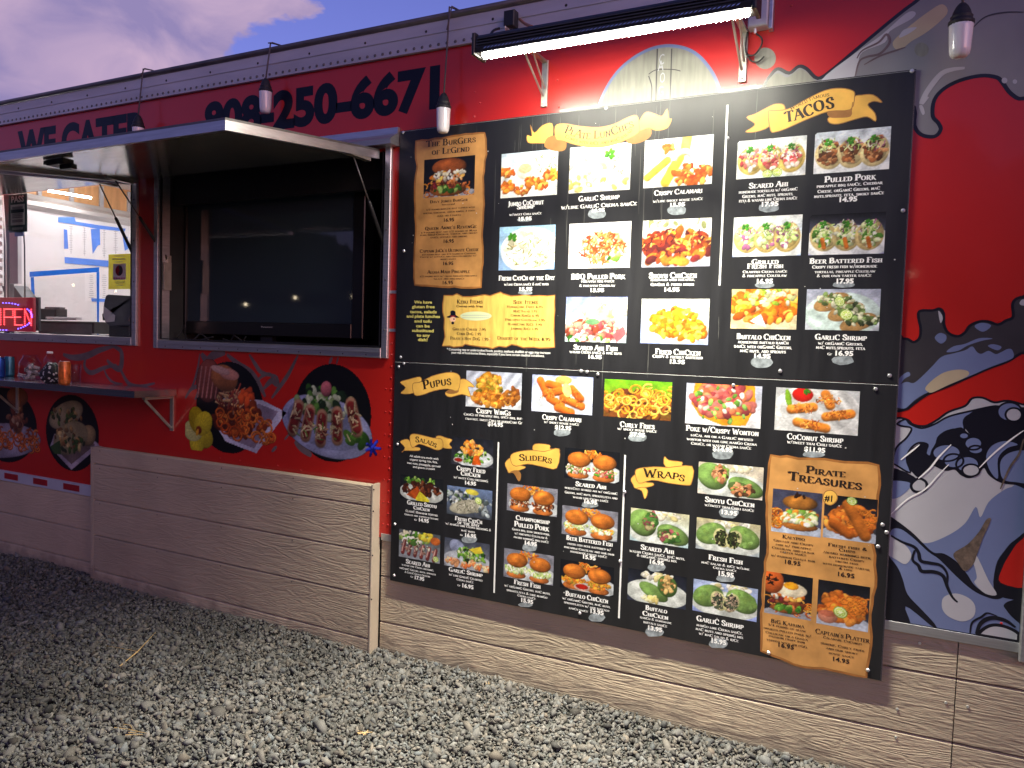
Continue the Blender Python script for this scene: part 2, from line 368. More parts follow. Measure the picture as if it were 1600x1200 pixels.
# ------------------------------------------------------------------ lettering
# hand-drawn swashbuckling capitals: each glyph = advance, strokes ('l' straight, 'c' curved) in cap-height units
GL = {
'A': (.80, ['l .04 0 .42 1', 'l .42 1 .76 0', 'l .20 .36 .66 .36']),
'B': (.70, ['l .16 0 .16 1', 'c .16 1 .42 .99 .54 .78 .40 .56 .16 .54', 'c .30 .54 .56 .48 .60 .26 .44 .03 .16 .02']),
'C': (.78, ['c .72 .82 .58 .98 .34 .96 .12 .74 .10 .40 .28 .06 .54 .02 .74 .18', 'l .72 .82 .70 .66']),
'D': (.76, ['l .16 0 .16 1', 'c .04 1 .40 1.0 .66 .80 .68 .36 .50 .06 .16 .02']),
'E': (.64, ['l .16 0 .16 1', 'l .06 .98 .58 .98', 'l .16 .53 .46 .53', 'l .06 .02 .60 .02', 'l .58 .98 .57 .84', 'l .60 .02 .62 .18']),
'F': (.60, ['l .16 0 .16 1', 'l .06 .98 .58 .98', 'l .16 .53 .46 .53', 'l .58 .98 .57 .84']),
'G': (.82, ['c .72 .82 .58 .98 .34 .96 .12 .74 .10 .40 .28 .06 .54 .02 .70 .14', 'l .70 -.04 .70 .42', 'l .50 .42 .82 .42']),
'H': (.80, ['l .16 0 .16 1', 'l .64 0 .64 1', 'l .16 .50 .64 .50']),
'I': (.34, ['l .17 0 .17 1']),
'J': (.42, ['c .26 1 .26 .6 .26 .1 .14 -.14 -.04 -.12']),
'K': (.76, ['l .16 0 .16 1', 'l .62 1 .20 .48', 'c .30 .56 .48 .24 .62 .03 .80 -.10']),
'L': (.62, ['l .16 0 .16 1', 'l .06 .02 .56 .02', 'l .56 .02 .60 .2']),
'M': (.96, ['l .14 0 .20 1', 'l .20 1 .48 .18', 'l .48 .18 .78 1', 'l .78 1 .84 0']),
'N': (.84, ['l .16 0 .16 1', 'l .16 1 .68 .02', 'l .68 .02 .68 1']),
'O': (.84, ['c .42 .98 .14 .80 .12 .30 .42 .02 .70 .22 .72 .76 .42 .98']),
'P': (.66, ['l .16 0 .16 1', 'c -.04 .92 .30 1.02 .56 .92 .58 .56 .38 .44 .16 .46']),
'Q': (.88, ['c .42 .98 .14 .80 .12 .30 .42 .02 .70 .22 .72 .76 .42 .98', 'c .40 .16 .62 .02 .78 -.18 .96 -.18']),
'R': (.76, ['l .16 0 .16 1', 'c .04 .99 .36 1.0 .54 .90 .56 .60 .38 .50 .16 .50', 'c .34 .50 .50 .24 .64 .02 .82 -.12']),
'S': (.62, ['c .54 .84 .40 .99 .18 .92 .12 .70 .34 .52 .54 .34 .52 .08 .28 .01 .08 .16', 'l .54 .84 .53 .70', 'l .08 .16 .09 .30']),
'T': (.70, ['l .36 0 .36 1', 'l .02 .98 .70 .98', 'l .02 .98 .04 .82', 'l .70 .98 .68 .82']),
'U': (.80, ['c .16 1 .15 .5 .22 .10 .44 .0 .64 .18 .66 .6 .66 1']),
'V': (.76, ['l .06 1 .38 0', 'l .38 0 .72 1']),
'W': (1.08, ['c -.02 1 .10 .98 .18 .7 .32 0', 'l .32 0 .54 .84', 'l .54 .84 .76 0', 'l .76 0 1.02 1']),
'X': (.74, ['l .08 1 .66 0', 'l .64 1 .08 0']),
'Y': (.72, ['l .06 1 .36 .50', 'l .68 1 .36 .50', 'l .36 .50 .36 0']),
'Z': (.70, ['l .08 .98 .62 .98', 'l .62 .98 .08 .02', 'l .08 .02 .64 .02']),
'/': (.46, ['l .04 -.1 .40 1.05']), '.': (.24, ['l .12 .0 .12 .10']), ',': (.24, ['l .14 .10 .08 -.14']),
"'": (.22, ['l .12 1.02 .08 .78']), '-': (.40, ['l .08 .42 .34 .42']), '*': (.3, ['l .15 1 .15 .7', 'l .04 .92 .28 .78', 'l .04 .78 .28 .92']),
'(': (.30, ['c .26 1.05 .08 .7 .08 .3 .26 -.05']), ')': (.30, ['c .06 1.05 .24 .7 .24 .3 .06 -.05']),
'!': (.28, ['l .14 .3 .14 1', 'l .14 0 .14 .1']), '1': (.36, ['l .2 0 .2 .9']), '"': (.34, ['l .1 1 .1 .8', 'l .24 1 .24 .8']),
'2': (.56, ['c .10 .70 .26 .92 .46 .76 .34 .40 .06 .04', 'l .06 .04 .50 .04']),
'3': (.54, ['c .10 .84 .30 .92 .42 .72 .24 .50', 'c .24 .50 .48 .42 .42 .10 .10 .06']),
'4': (.56, ['l .38 0 .38 .9', 'l .38 .9 .06 .30', 'l .06 .30 .54 .30']),
'5': (.54, ['l .46 .88 .14 .88', 'l .14 .88 .12 .52', 'c .12 .52 .38 .58 .46 .28 .28 .0 .06 .10']),
'6': (.56, ['c .44 .84 .20 .76 .10 .36 .22 .04 .44 .10 .46 .38 .26 .50 .12 .36']),
'7': (.52, ['l .06 .86 .48 .86', 'l .48 .86 .20 0']),
'8': (.56, ['c .28 .88 .10 .74 .28 .48 .48 .24 .28 .02 .08 .24 .28 .48 .46 .74 .28 .88']),
'9': (.56, ['c .46 .52 .26 .44 .10 .64 .26 .88 .46 .76 .44 .34 .16 .02']),
'&': (.80, ['c .70 .02 .40 .44 .22 .78 .36 .96 .48 .80 .14 .36 .20 .04 .48 .06 .68 .40']),
'$': (.60, ['c .50 .82 .34 .94 .14 .86 .12 .66 .34 .50 .50 .30 .46 .08 .24 .04 .08 .16', 'l .30 -.08 .30 1.06']),
}
_gc = {}
def glyphP(ch, wt):
    key = (ch, wt)
    if key in _gc: return _gc[key]
    up = ch.upper(); g = GL.get(up)
    if g is None: _gc[key] = ([], [], .4); return _gc[key]
    adv, st = g; V = []; F = []; z = 0
    thick = .20 * wt; thin = .075 * wt
    for s in st:
        t = s.split(); P = np.array([float(x) for x in t[1:]]).reshape(-1, 2)
        if t[0] == 'c': P = smooth_open(P, 3)
        n = len(P); T = np.gradient(P, axis=0); T /= np.linalg.norm(T, axis=1)[:, None] + 1e-9
        w = thin + (thick - thin) * np.abs(T[:,1]) ** 1.4
        if t[0] == 'l' and abs(T[0,1]) > .75:
            # up-slanting strokes of A, M, V, W stay thin as a pen would draw them
            if T[0,0]*T[0,1] > .12: w[:] = thin * 1.3
        if t[0] == 'c': w[0] *= .6; w[-1] *= .55
        Nn = np.stack([-T[:,1], T[:,0]], 1); A = P + Nn*w[:,None]/2; B = P - Nn*w[:,None]/2
        b = len(V); V += [(p[0], p[1], z) for p in A] + [(p[0], p[1], z) for p in B]
        for i in range(n-1): F.append((b+n+i, b+n+i+1, b+i+1, b+i))
        z += .004
        if t[0] == 'l' and abs(T[0,1]) > .75 and abs(P[1,1]-P[0,1]) > .45:
            for e in (P[0], P[1]):
                if min(abs(e[1]), abs(e[1]-1)) < .06:
                    sy = .055*wt; q = e[1]; s0 = q if q < .5 else q - sy
                    hw = w[0]/2 + .085
                    b = len(V); V += [(e[0]-hw, s0, z), (e[0]+hw, s0, z), (e[0]+hw*.8, s0+sy, z), (e[0]-hw*.8, s0+sy, z)]; F.append((b,b+1,b+2,b+3)); z += .004
    _gc[key] = (V, F, adv + .06*wt); return _gc[key]
_sc = {}
def _txt(body, off):
    c = bpy.data.curves.new('t', 'FONT'); c.body = body; c.size = 1; c.resolution_u = 6 if off > .05 else 2; c.offset = off; c.fill_mode = 'FRONT'
    o = bpy.data.objects.new('t', c); me = bpy.data.meshes.new_from_object(o)
    v = np.array([tuple(p.co) for p in me.vertices]).reshape(-1, 3); f = [tuple(p.vertices) for p in me.polygons]
    bpy.data.objects.remove(o); bpy.data.curves.remove(c); bpy.data.meshes.remove(me); return v, f
_hv, _ = _txt('H', 0); CAPH = _hv[:,1].max() - _hv[:,1].min()
_bar = {}
def glyphS(ch, off):
    key = (ch, off)
    if key in _sc: return _sc[key]
    if ch == ' ': _sc[key] = ([], [], .38); return _sc[key]
    if off not in _bar: _bar[off] = _txt('I', off)[0][:,0].min()
    v, f = _txt(ch, off); v2, _ = _txt(ch + 'I', off)
    # right neighbour's left edge gives the advance
    xs = v2[:,0]; ibw = _txt('I', off)[0]; iw = ibw[:,0].max() - ibw[:,0].min()
    adv = xs.max() - iw - _bar[off]
    v = v / CAPH; V = [(p[0], p[1], 0) for p in v]
    _sc[key] = (V, f, adv / CAPH); return _sc[key]

def layout(text, font='P', wt=1.0):
    """list of (V, F, x, scale, advance) in cap heights"""
    out = []; x = 0
    if font == 'P':
        for ch in text:
            if ch == ' ': x += .34; continue
            V, F, a = glyphP(ch, wt)
            s = 1.0
            if ch.islower(): s = .93 if ch in 'cg' else .72
            out.append((V, F, x, s, a*s)); x += a*s
    else:
        for ch in text:
            V, F, a = glyphS(ch, wt)
            if ch == ' ': x += .36; continue
            out.append((V, F, x, 1.0, a)); x += a
    return out, x
def set_line(mb, text, A, B, h, Y, font='P', wt=1.0):
    """text between world (X, Z) points A and B, cap height h, horizontally fitted"""
    lay, w = layout(text, font, wt)
    A = np.array(A); B = np.array(B); L = np.linalg.norm(B - A); d = (B - A)/L; n = np.array([-d[1], d[0]]); sx = L / max(w, 1e-6)
    for V, F, x, s, a in lay:
        if not len(V): continue
        V = np.asarray(V, float)
        P = A + np.outer((x + V[:,0]*s)*sx, d) + np.outer(V[:,1]*s*h, n)
        mb.add([(p[0], Y - v[2]*h*.25, p[1]) for p, v in zip(P, V)], F)
def set_arc(mb, text, path, h, Y, font='P', wt=1.0, grow=None):
    P = smooth_open(path, 12); seg = np.linalg.norm(np.diff(P, axis=0), axis=1); cum = np.concatenate([[0], np.cumsum(seg)])
    lay, w = layout(text, font, wt); L = cum[-1]; sx = L / w
    for V, F, x, s, a in lay:
        if not len(V): continue
        c = (x + a/2)*sx; i = min(np.searchsorted(cum, c), len(P)-1); i = max(i, 1)
        t = (c - cum[i-1])/(seg[i-1]+1e-9); o = P[i-1] + (P[i]-P[i-1])*t
        d = (P[min(i+1,len(P)-1)] - P[max(i-2,0)]); d /= np.linalg.norm(d); n = np.array([-d[1], d[0]])
        hh = h*(1 if grow is None else grow(c/L))
        V = np.asarray(V, float)
        Q = o + np.outer((V[:,0]*s - a/2)*sx, d) + np.outer(V[:,1]*s*hh, n)
        mb.add([(p[0], Y - v[2]*h*.25, p[1]) for p, v in zip(Q, V)], F)
def line_px(mb, crop, text, xl, xr, yb, hpx, Y, font='P', wt=1.0):
    a = W(*pc(crop, xl, yb), Y); b = W(*pc(crop, xr, yb), Y); c = W(*pc(crop, (xl+xr)/2, yb), Y); t = W(*pc(crop, (xl+xr)/2, yb - hpx), Y)
    set_line(mb, text, (a[0], c[2]), (b[0], c[2]), t[2] - c[2], Y, font, wt)

# ------------------------------------------------------------------ printed food pictures (ink colours on a fine grid)
class Pic:
    def __init__(s, w, h, n=60, seed=1):
        s.asp = w / h; s.H = n; s.Wd = max(8, int(round(n * s.asp)))
        y, x = np.mgrid[0:s.H, 0:s.Wd]; s.X = (x + .5)/s.H; s.Y = (y + .5)/s.H
        s.a = np.ones((s.H, s.Wd)); s.c = np.zeros((s.H, s.Wd, 3)); s.r = np.random.RandomState(seed)
    def bg(s, c1, c2=None):
        c2 = c1 if c2 is None else c2; t = np.clip(s.Y, 0, 1)[..., None]
        s.c[:] = np.array(c1)*(1-t) + np.array(c2)*t
        s.c += s.r.normal(0, .01, s.c.shape)
    def put(s, m, col, shade=None, keepa=False):
        m = np.clip(m, 0, 1)[..., None]; c = np.array(col, float)
        c = np.broadcast_to(c, s.c.shape)
        if shade is not None: c = c * shade[..., None]
        s.c = s.c*(1-m) + c*m
        if not keepa: s.a = np.maximum(s.a, m[..., 0])
    def ell(s, cx, cy, rx, ry, a=0, col=(1,1,1), sh=.35, edge=.12, al=1):
        ca, sa = cos(a), sin(a); dx = s.X - cx; dy = s.Y - cy
        u = (dx*ca + dy*sa)/rx; v = (-dx*sa + dy*ca)/ry; r2 = u*u + v*v
        shade = 1 + sh*(-dy/max(rx,ry)*.55 - dx/max(rx,ry)*.25) - sh*.55*np.clip(r2,0,1)**2
        s.put(al*np.clip((1 - r2)/edge, 0, 1), col, np.clip(shade, .2, 1.6))
    def cap(s, x0, y0, x1, y1, w, col, sh=.35, al=1):
        dx, dy = x1-x0, y1-y0; L2 = dx*dx+dy*dy+1e-9
        t = np.clip(((s.X-x0)*dx + (s.Y-y0)*dy)/L2, 0, 1); px = s.X-x0-t*dx; py = s.Y-y0-t*dy; d = np.hypot(px, py)/w
        s.put(al*np.clip((1-d)/.25, 0, 1), col, np.clip(1 - sh*py/w*.8 - sh*.4*d*d, .2, 1.6))
    def ring(s, cx, cy, r, w, a0, a1, col, sq=1.0, al=1):
        dx = s.X-cx; dy = (s.Y-cy)/sq; R = np.hypot(dx, dy); an = (np.arctan2(dy, dx)-a0) % (2*pi)
        m = np.clip((1-np.abs(R-r)/w)/.3, 0, 1)*(an < a1)
        s.put(al*m, col, np.clip(1 - .35*(R-r)/w*np.sign(dy) - .25*np.abs(R-r)/w, .3, 1.4))
    def poly(s, P, col, sh=0, al=1):
        P = np.asarray(P, float); ins = np.zeros(s.X.shape, bool); n = len(P)
        for i in range(n):
            x0, y0 = P[i]; x1, y1 = P[(i+1) % n]
            if y0 == y1: continue
            c = ((y0 > s.Y) != (y1 > s.Y)) & (s.X < (x1-x0)*(s.Y-y0)/(y1-y0)+x0); ins ^= c
        s.put(al*ins.astype(float), col, 1 - sh*(s.Y-P[:,1].mean()))
    def pile(s, n, cx, cy, rx, ry, sz, cols, elong=1.6, sh=.5, al=1):
        pts = []
        for _ in range(n):
            t = s.r.rand()*2*pi; q = math.sqrt(s.r.rand()); pts.append((cx+rx*q*cos(t), cy+ry*q*sin(t)))
        pts.sort(key=lambda p: p[1])
        for x, y in pts:
            c = np.array(cols[s.r.randint(len(cols))])*(1+s.r.normal(0,.10)); k = sz*(.6+.8*s.r.rand())
            s.ell(x, y, k*elong, k, s.r.rand()*pi, c, sh, .25, al)
    def shred(s, n, cx, cy, rx, ry, L, w, cols):
        for _ in range(n):
            t = s.r.rand()*2*pi; q = math.sqrt(s.r.rand()); x = cx+rx*q*cos(t); y = cy+ry*q*sin(t); a = s.r.rand()*pi
            c = np.array(cols[s.r.randint(len(cols))])*(1+s.r.normal(0,.12)); l = L*(.5+s.r.rand())
            s.cap(x-l*cos(a)/2, y-l*sin(a)/2, x+l*cos(a)/2, y+l*sin(a)/2, w, c)
    def leaf(s, cx, cy, r, col=(.25,.55,.12)):
        for k in range(7):
            a = k*2*pi/7 + s.r.rand(); s.ell(cx+r*.55*cos(a), cy+r*.55*sin(a), r*.5, r*.34, a, np.array(col)*(1+s.r.normal(0,.15)), .4, .3)
    def lime(s, cx, cy, r, a=0):
        s.ell(cx, cy, r, r*.85, a, (.45,.62,.15), 0); s.ell(cx, cy, r*.86, r*.72, a, (.90,.93,.70), 0); s.ell(cx, cy, r*.72, r*.58, a, (.72,.82,.35), .1)
        for k in range(4):
            t = a + k*pi/4; s.cap(cx-r*.6*cos(t), cy-r*.5*sin(t), cx+r*.6*cos(t), cy+r*.5*sin(t), r*.05, (.92,.95,.75), 0)
    def noise(s, amp):
        n = s.r.normal(0, 1, s.X.shape); n = (n + np.roll(n,1,0) + np.roll(n,1,1) + np.roll(n,-1,1))/2.4
        s.c *= (1 + amp*n)[..., None]
    def out(s):
        k = np.zeros_like(s.X)
        for _ in range(7):
            fx, fy, ph = s.r.uniform(3, 22), s.r.uniform(3, 22), s.r.uniform(0, 6.28); k += np.sin(s.X*fx + s.Y*fy*s.r.choice([-1, 1]) + ph)
        s.c *= (1 + .035*k)[..., None]; s.noise(.05); return np.clip(s.c, 0.004, .96)*.90

OR = [(.93,.60,.20),(.85,.45,.12),(.96,.70,.32),(.75,.36,.10)]
GRN = [(.30,.50,.15),(.45,.65,.22),(.18,.36,.10),(.62,.74,.38)]
SLAW = [(.86,.90,.66),(.95,.95,.85),(.66,.78,.42),(.78,.86,.55),(.60,.35,.50)]
MEATP = [(.55,.28,.14),(.40,.18,.09),(.68,.38,.20),(.30,.13,.07)]
PINK = [(.80,.38,.36),(.70,.24,.26),(.88,.56,.50),(.92,.80,.74)]
WHT = [(.95,.93,.86),(.90,.86,.74),(.98,.96,.92)]
BUN = (.80,.46,.17)
def plate(p, cx=.5, cy=.62, rx=.55, ry=.42, c=(.88,.89,.92)):
    p.ell(cx*p.asp, cy, rx*p.asp, ry, 0, c, .12, .05); p.ell(cx*p.asp, cy, rx*p.asp*.82, ry*.80, 0, tuple(v*.95 for v in c), .05, .05)
def bun(p, cx, cy, r, col=BUN, flat=.62):
    p.ell(cx, cy, r, r*flat, 0, col, .75, .08); p.ell(cx-r*.25, cy-r*flat*.45, r*.4, r*.16, -.2, tuple(min(1,v*1.35) for v in col), 0, .9, .6)
def d_burger(p, egg=False):
    p.bg((.05,.06,.09),(.10,.10,.13)); a = p.asp; plate(p, .55, .98, .62, .18, (.62,.62,.66))
    for k in range(26): p.ring(p.r.rand()*a, .62+.32*p.r.rand(), .05+.06*p.r.rand(), .022, p.r.rand()*6, 4, OR[k % 4], .8)
    bun(p, .48*a, .82, .36*a, (.60,.33,.14), .30); p.pile(60, .48*a, .70, .36*a, .12, .04, MEATP+[(.45,.12,.16)])
    p.pile(16, .45*a, .80, .3*a, .06, .05, GRN); p.pile(50, .48*a, .50, .32*a, .12, .04, WHT+OR+[(.8,.5,.3)])
    if egg: p.ell(.55*a, .36, .34*a, .17, 0, (.95,.90,.78), .3); p.ell(.55*a, .27, .16*a, .09, 0, (.95,.65,.12), .3)
    else: bun(p, .50*a, .24, .34*a, (.62,.32,.15), .42); p.pile(26, .50*a, .40, .30*a, .05, .035, WHT[:2]+OR[:1])
def d_shrimp(p):
    p.bg((.80,.88,.95),(.96,.96,.94)); a = p.asp; p.ell(.72*a, .36, .34*a, .30, 0, (.97,.96,.90), .1)
    p.shred(30, .75*a, .35, .28*a, .22, .05, .012, WHT+GRN+[(.5,.4,.3)])
    p.ell(.43*a, .44, .15*a, .17, 0, (.95,.92,.84), .2); p.ell(.43*a, .37, .12*a, .11, 0, (.95,.82,.62), .2)
    for x, y in ((.12,.42),(.14,.74),(.40,.83),(.70,.76),(.9,.55),(.56,.66)): p.pile(22, x*a, y, .12*a, .11, .045, OR+[(.80,.34,.10)])
def d_garlic(p):
    p.bg((.93,.96,1),(.98,.98,.94)); a = p.asp; p.pile(60, .5*a, .45, .5*a, .3, .07, WHT+[(.96,.96,.90)], sh=.15)
    p.pile(40, .45*a, .80, .5*a, .16, .05, WHT+[(.90,.84,.50),(.85,.75,.40)], sh=.3); p.leaf(.66*a, .22, .13, (.30,.62,.08)); p.shred(12, .8*a, .5, .2*a, .2, .05, .012, [(.5,.45,.4)])
def d_calstrip(p):
    p.bg((.95,.95,.93)); a = p.asp; p.cap(.06*a,.78,.35*a,.45,.09,(.93,.76,.25)); p.cap(.62*a,.0,.60*a,.28,.12,(.95,.85,.35)); p.cap(.33*a,.9,.52*a,.42,.12,(.95,.80,.25))
    p.pile(70, .72*a, .78, .28*a, .20, .05, OR+[(.80,.34,.10),(.75,.26,.08)]); p.pile(20, .36*a,.2,.07*a,.08,.04,OR); p.ring(.58*a,.5,.2,.07,3.3,2.6,(.98,.97,.94))
def d_fresh(p):
    p.bg((.62,.78,.90),(.55,.68,.85)); a = p.asp; p.ell(.55*a,.55,.52*a,.52,0,(.93,.94,.96),.1,.04); p.pile(50,.55*a,.55,.42*a,.36,.07,WHT+[(.88,.85,.72)],sh=.3)
    p.shred(70,.55*a,.6,.45*a,.34,.10,.013,WHT+[(.55,.50,.30),(.45,.55,.25),(.70,.60,.42)]); p.leaf(.24*a,.25,.12)
def d_pork(p, c=((.82,.38,.16),(.90,.52,.26),(.70,.24,.10),(.95,.72,.48))):
    p.bg((.97,.96,.95),(.93,.90,.88)); a = p.asp; p.pile(30,.5*a,.4,.5*a,.35,.07,WHT,sh=.2)
    p.shred(230,.55*a,.55,.36*a,.33,.13,.020,list(c)); p.pile(14,.72*a,.72,.12*a,.1,.05,WHT+GRN)
def d_shoyu(p):
    p.bg((.94,.93,.88),(.6,.6,.66)); a = p.asp; p.pile(30,.5*a,.12,.4*a,.12,.05,WHT+[(.6,.62,.4)],sh=.25); p.pile(140,.5*a,.58,.55*a,.34,.07,[(.62,.20,.08),(.80,.42,.12),(.42,.12,.08),(.88,.55,.18),(.35,.10,.10)])
    p.shred(50,.5*a,.5,.5*a,.3,.07,.014,[(.95,.70,.40),(.30,.08,.07)])
def d_ahi(p):
    p.bg((.55,.60,.85),(.80,.90,.95)); a = p.asp; p.ell(.5*a,.8,.6*a,.6,0,(.85,.93,.96),.1); p.ell(.55*a,.32,.27*a,.26,0,(.93,.86,.72),.3); p.pile(40,.55*a,.30,.25*a,.2,.05,[(.95,.85,.62),(.90,.78,.55),(.96,.92,.80)],sh=.3)
    p.pile(14,.95*a,.3,.15*a,.2,.07,WHT); p.pile(120,.45*a,.72,.5*a,.2,.055,PINK+[(.85,.62,.48),(.55,.24,.16)]); p.ell(.45*a,.55,.12*a,.07,0,(.42,.62,.42),.3); p.pile(30,.3*a,.93,.5*a,.06,.04,GRN+WHT)
    p.poly([(.78*a,.82),(.95*a,.62),(1.0*a,.8),(.85*a,1)],(.82,.36,.38))
def d_fried(p):
    p.bg((.92,.93,.88),(.62,.68,.92)); a = p.asp; p.ell(.55*a,.45,.52*a,.55,0,(.94,.94,.88),.15,.04); p.pile(150,.53*a,.55,.37*a,.32,.06,[(.93,.62,.12),(.85,.50,.08),(.96,.74,.28),(.78,.40,.06)]); p.pile(50,.8*a,.72,.16*a,.16,.05,[(.90,.60,.14),(.95,.72,.28),(.75,.42,.08)])
def d_tacos(p, fill, green=True, lime=0, bgc=((.80,.84,.88),(.90,.91,.93)), shell=(.93,.84,.60), fill2=None):
    a = p.asp; p.bg(*bgc); p.ell(.5*a,.7,.62*a,.42,0,(.93,.94,.95),.1,.05)
    for k, x in enumerate((.20,.50,.80)):
        t = (-.35, 0, .35)[k]; p.ell(x*a,.56,.19*a,.36,t,shell,.3,.1); p.ell(x*a+.02,.50,.155*a,.33,t,tuple(v*.85 for v in shell),.3,.1)
        p.pile(44,x*a,.50,.14*a,.28,.045,fill); p.shred(26,x*a,.34,.14*a,.16,.08,.014,SLAW)
        if fill2: p.cap(x*a-.03,.62,x*a+.02,.82,.055,fill2)
        if green: p.leaf(x*a-.02,.26,.10)
    for k in range(lime): p.lime((.46+.14*k)*a,.90-.02*k,.13)
def d_tacoslime(p):
    a = p.asp; p.bg((.66,.68,.76),(.78,.80,.84)); p.ell(.5*a,.62,.52*a,.54,0,(.80,.88,.86),.1,.04)
    for x, y in ((.35,.32),(.55,.55),(.72,.80)):
        p.ell(x*a,y,.26*a,.20,-.35,(.72,.55,.33),.4,.1); p.pile(46,(x+.06)*a,y-.06,.24*a,.14,.045,[(.35,.42,.22),(.20,.24,.14),(.75,.76,.62),(.50,.60,.34),(.85,.84,.72)])
    p.lime(.46*a,.30,.13,.8); p.lime(.56*a,.62,.15,.3)
def d_buffalo(p):
    a = p.asp; p.bg((.90,.80,.55),(.85,.80,.66)); p.poly([(0,.5),(.5*a,1),(0,1)],(.86,.80,.62)); p.pile(150,.5*a,.42,.56*a,.42,.075,[(.94,.58,.14),(.85,.42,.08),(.96,.72,.30),(.72,.32,.08)]); p.pile(40,.6*a,.2,.4*a,.2,.05,[(.62,.74,.20),(.85,.86,.60),(.95,.92,.80)])
    p.poly([(.3*a,.8),(.46*a,.62),(.55*a,.95)],(.88,.88,.90))
def d_wings(p):
    a = p.asp; p.bg((.70,.72,.80),(.80,.82,.86)); plate(p,.55,.8,.52,.36); p.pile(110,.42*a,.42,.22*a,.34,.06,[(.80,.55,.15),(.70,.44,.10),(.86,.64,.26),(.58,.50,.14)]); p.pile(110,.52*a,.76,.40*a,.18,.06,[(.78,.48,.14),(.66,.36,.10),(.86,.60,.24)]); p.pile(40,.82*a,.62,.13*a,.2,.05,[(.66,.40,.14),(.52,.28,.10)])
def d_calamari(p):
    a = p.asp; p.bg((.68,.72,.90),(.80,.82,.92)); p.ell(.5*a,.55,.50*a,.52,0,(.88,.90,.94),.1,.04); p.ell(.5*a,.56,.40*a,.42,0,(.80,.82,.88),.1,.04); p.ell(.52*a,.12,.14*a,.12,0,(.93,.68,.36),.2)
    for q in ((.14,.16,.26,.50),(.28,.24,.44,.30),(.24,.50,.52,.40),(.30,.62,.50,.80),(.52,.60,.82,.78),(.66,.34,.80,.58),(.44,.86,.66,.96)): p.cap(q[0]*a,q[1],q[2]*a,q[3],.125,(.88,.42,.13),.6)
    p.shred(60,.48*a,.6,.34*a,.3,.04,.014,[(.95,.52,.20),(.66,.26,.07)]); p.ell(.58*a,.38,.07*a,.19,-.3,(.95,.90,.50),.2)
def d_curly(p, bgc=(.42,.70,.10)):
    a = p.asp; p.bg(bgc,(.45,.25,.10)); p.pile(90,.5*a,.62,.55*a,.36,.09,[(.45,.24,.09),(.60,.32,.12),(.35,.16,.08)])
    for k in range(60):
        x = p.r.rand()*a; y = .22+.72*p.r.rand(); p.ring(x,y,.07+.08*p.r.rand(),.030,p.r.rand()*6,3.5+2.6*p.r.rand(),[(.96,.68,.22),(.90,.56,.14),(.97,.78,.36)][k % 3],.7+.4*p.r.rand())
def d_poke(p):
    a = p.asp; p.bg((.70,.72,.80),(.86,.86,.88)); p.poly([(.12*a,0),(.9*a,0),(.92*a,.5),(.8*a,.95),(.5*a,.98),(.2*a,.8),(.08*a,.5)],(.90,.58,.12)); p.pile(120,.5*a,.40,.38*a,.36,.10,[(.72,.32,.30),(.62,.24,.26),(.80,.44,.40),(.85,.45,.30)],sh=.6)
    p.pile(16,.5*a,.4,.36*a,.36,.045,WHT); p.pile(22,.45*a,.5,.4*a,.45,.045,[(.42,.62,.22),(.55,.72,.34)])
def d_cocosh(p):
    a = p.asp; p.bg((.72,.73,.74),(.80,.80,.80)); p.ell(.5*a,.5,.52*a,.6,0,(.90,.90,.90),.1,.04); p.ell(.5*a,.5,.44*a,.50,0,(.82,.82,.82),.1,.04); p.ell(.33*a,.18,.16*a,.22,0,(.93,.90,.88),.2); p.ell(.33*a,.15,.13*a,.17,0,(.80,.10,.06),.3); p.leaf(.38*a,.08,.08); p.ell(.16*a,.25,.04*a,.22,-.2,(.50,.68,.16),.3)
    for q in ((.2,.5,.46,.42),(.28,.78,.62,.88),(.62,.62,.90,.52),(.60,.12,.66,.36)): 
        p.cap(q[0]*a,q[1],q[2]*a,q[3],.12,(.88,.52,.18),.6); p.shred(40,(q[0]+q[2])/2*a,(q[1]+q[3])/2,.15*a,.11,.05,.014,[(.95,.66,.32),(.70,.34,.12),(.80,.44,.14)])
def d_salad(p, top, side=None, dark=True, extra=None):
    a = p.asp; p.bg((.10,.11,.15) if dark else (.60,.60,.66),(.2,.2,.24) if dark else (.4,.4,.45)); p.ell(.55*a,.72,.46*a,.34,0,(.84,.86,.88),.15,.04); p.pile(70,.5*a,.66,.42*a,.22,.05,GRN+[(.12,.2,.08)]); p.pile(60,.5*a,.38,.25*a,.26,.055,top)
    if side: p.poly([(.5*a,.95),(.55*a,.62),(.66*a,.60),(.72*a,.92)],side)
    if extra: extra(p)
def d_grill(p):
    a = p.asp; p.bg((.10,.11,.13)); p.ell(.5*a,.66,.52*a,.42,0,(.80,.82,.80),.15,.04); p.pile(40,.5*a,.2,.4*a,.14,.05,GRN); p.pile(90,.5*a,.52,.44*a,.28,.07,[(.28,.12,.07),(.38,.18,.10),(.20,.08,.05),(.45,.24,.14)]); p.poly([(.15*a,.8),(.4*a,.42),(.48*a,.6),(.36*a,.95)],(.72,.30,.10)); p.poly([(.36*a,.95),(.46*a,.6),(.70*a,.92),(.66*a,1),(.4*a,1)],(.88,.82,.20))
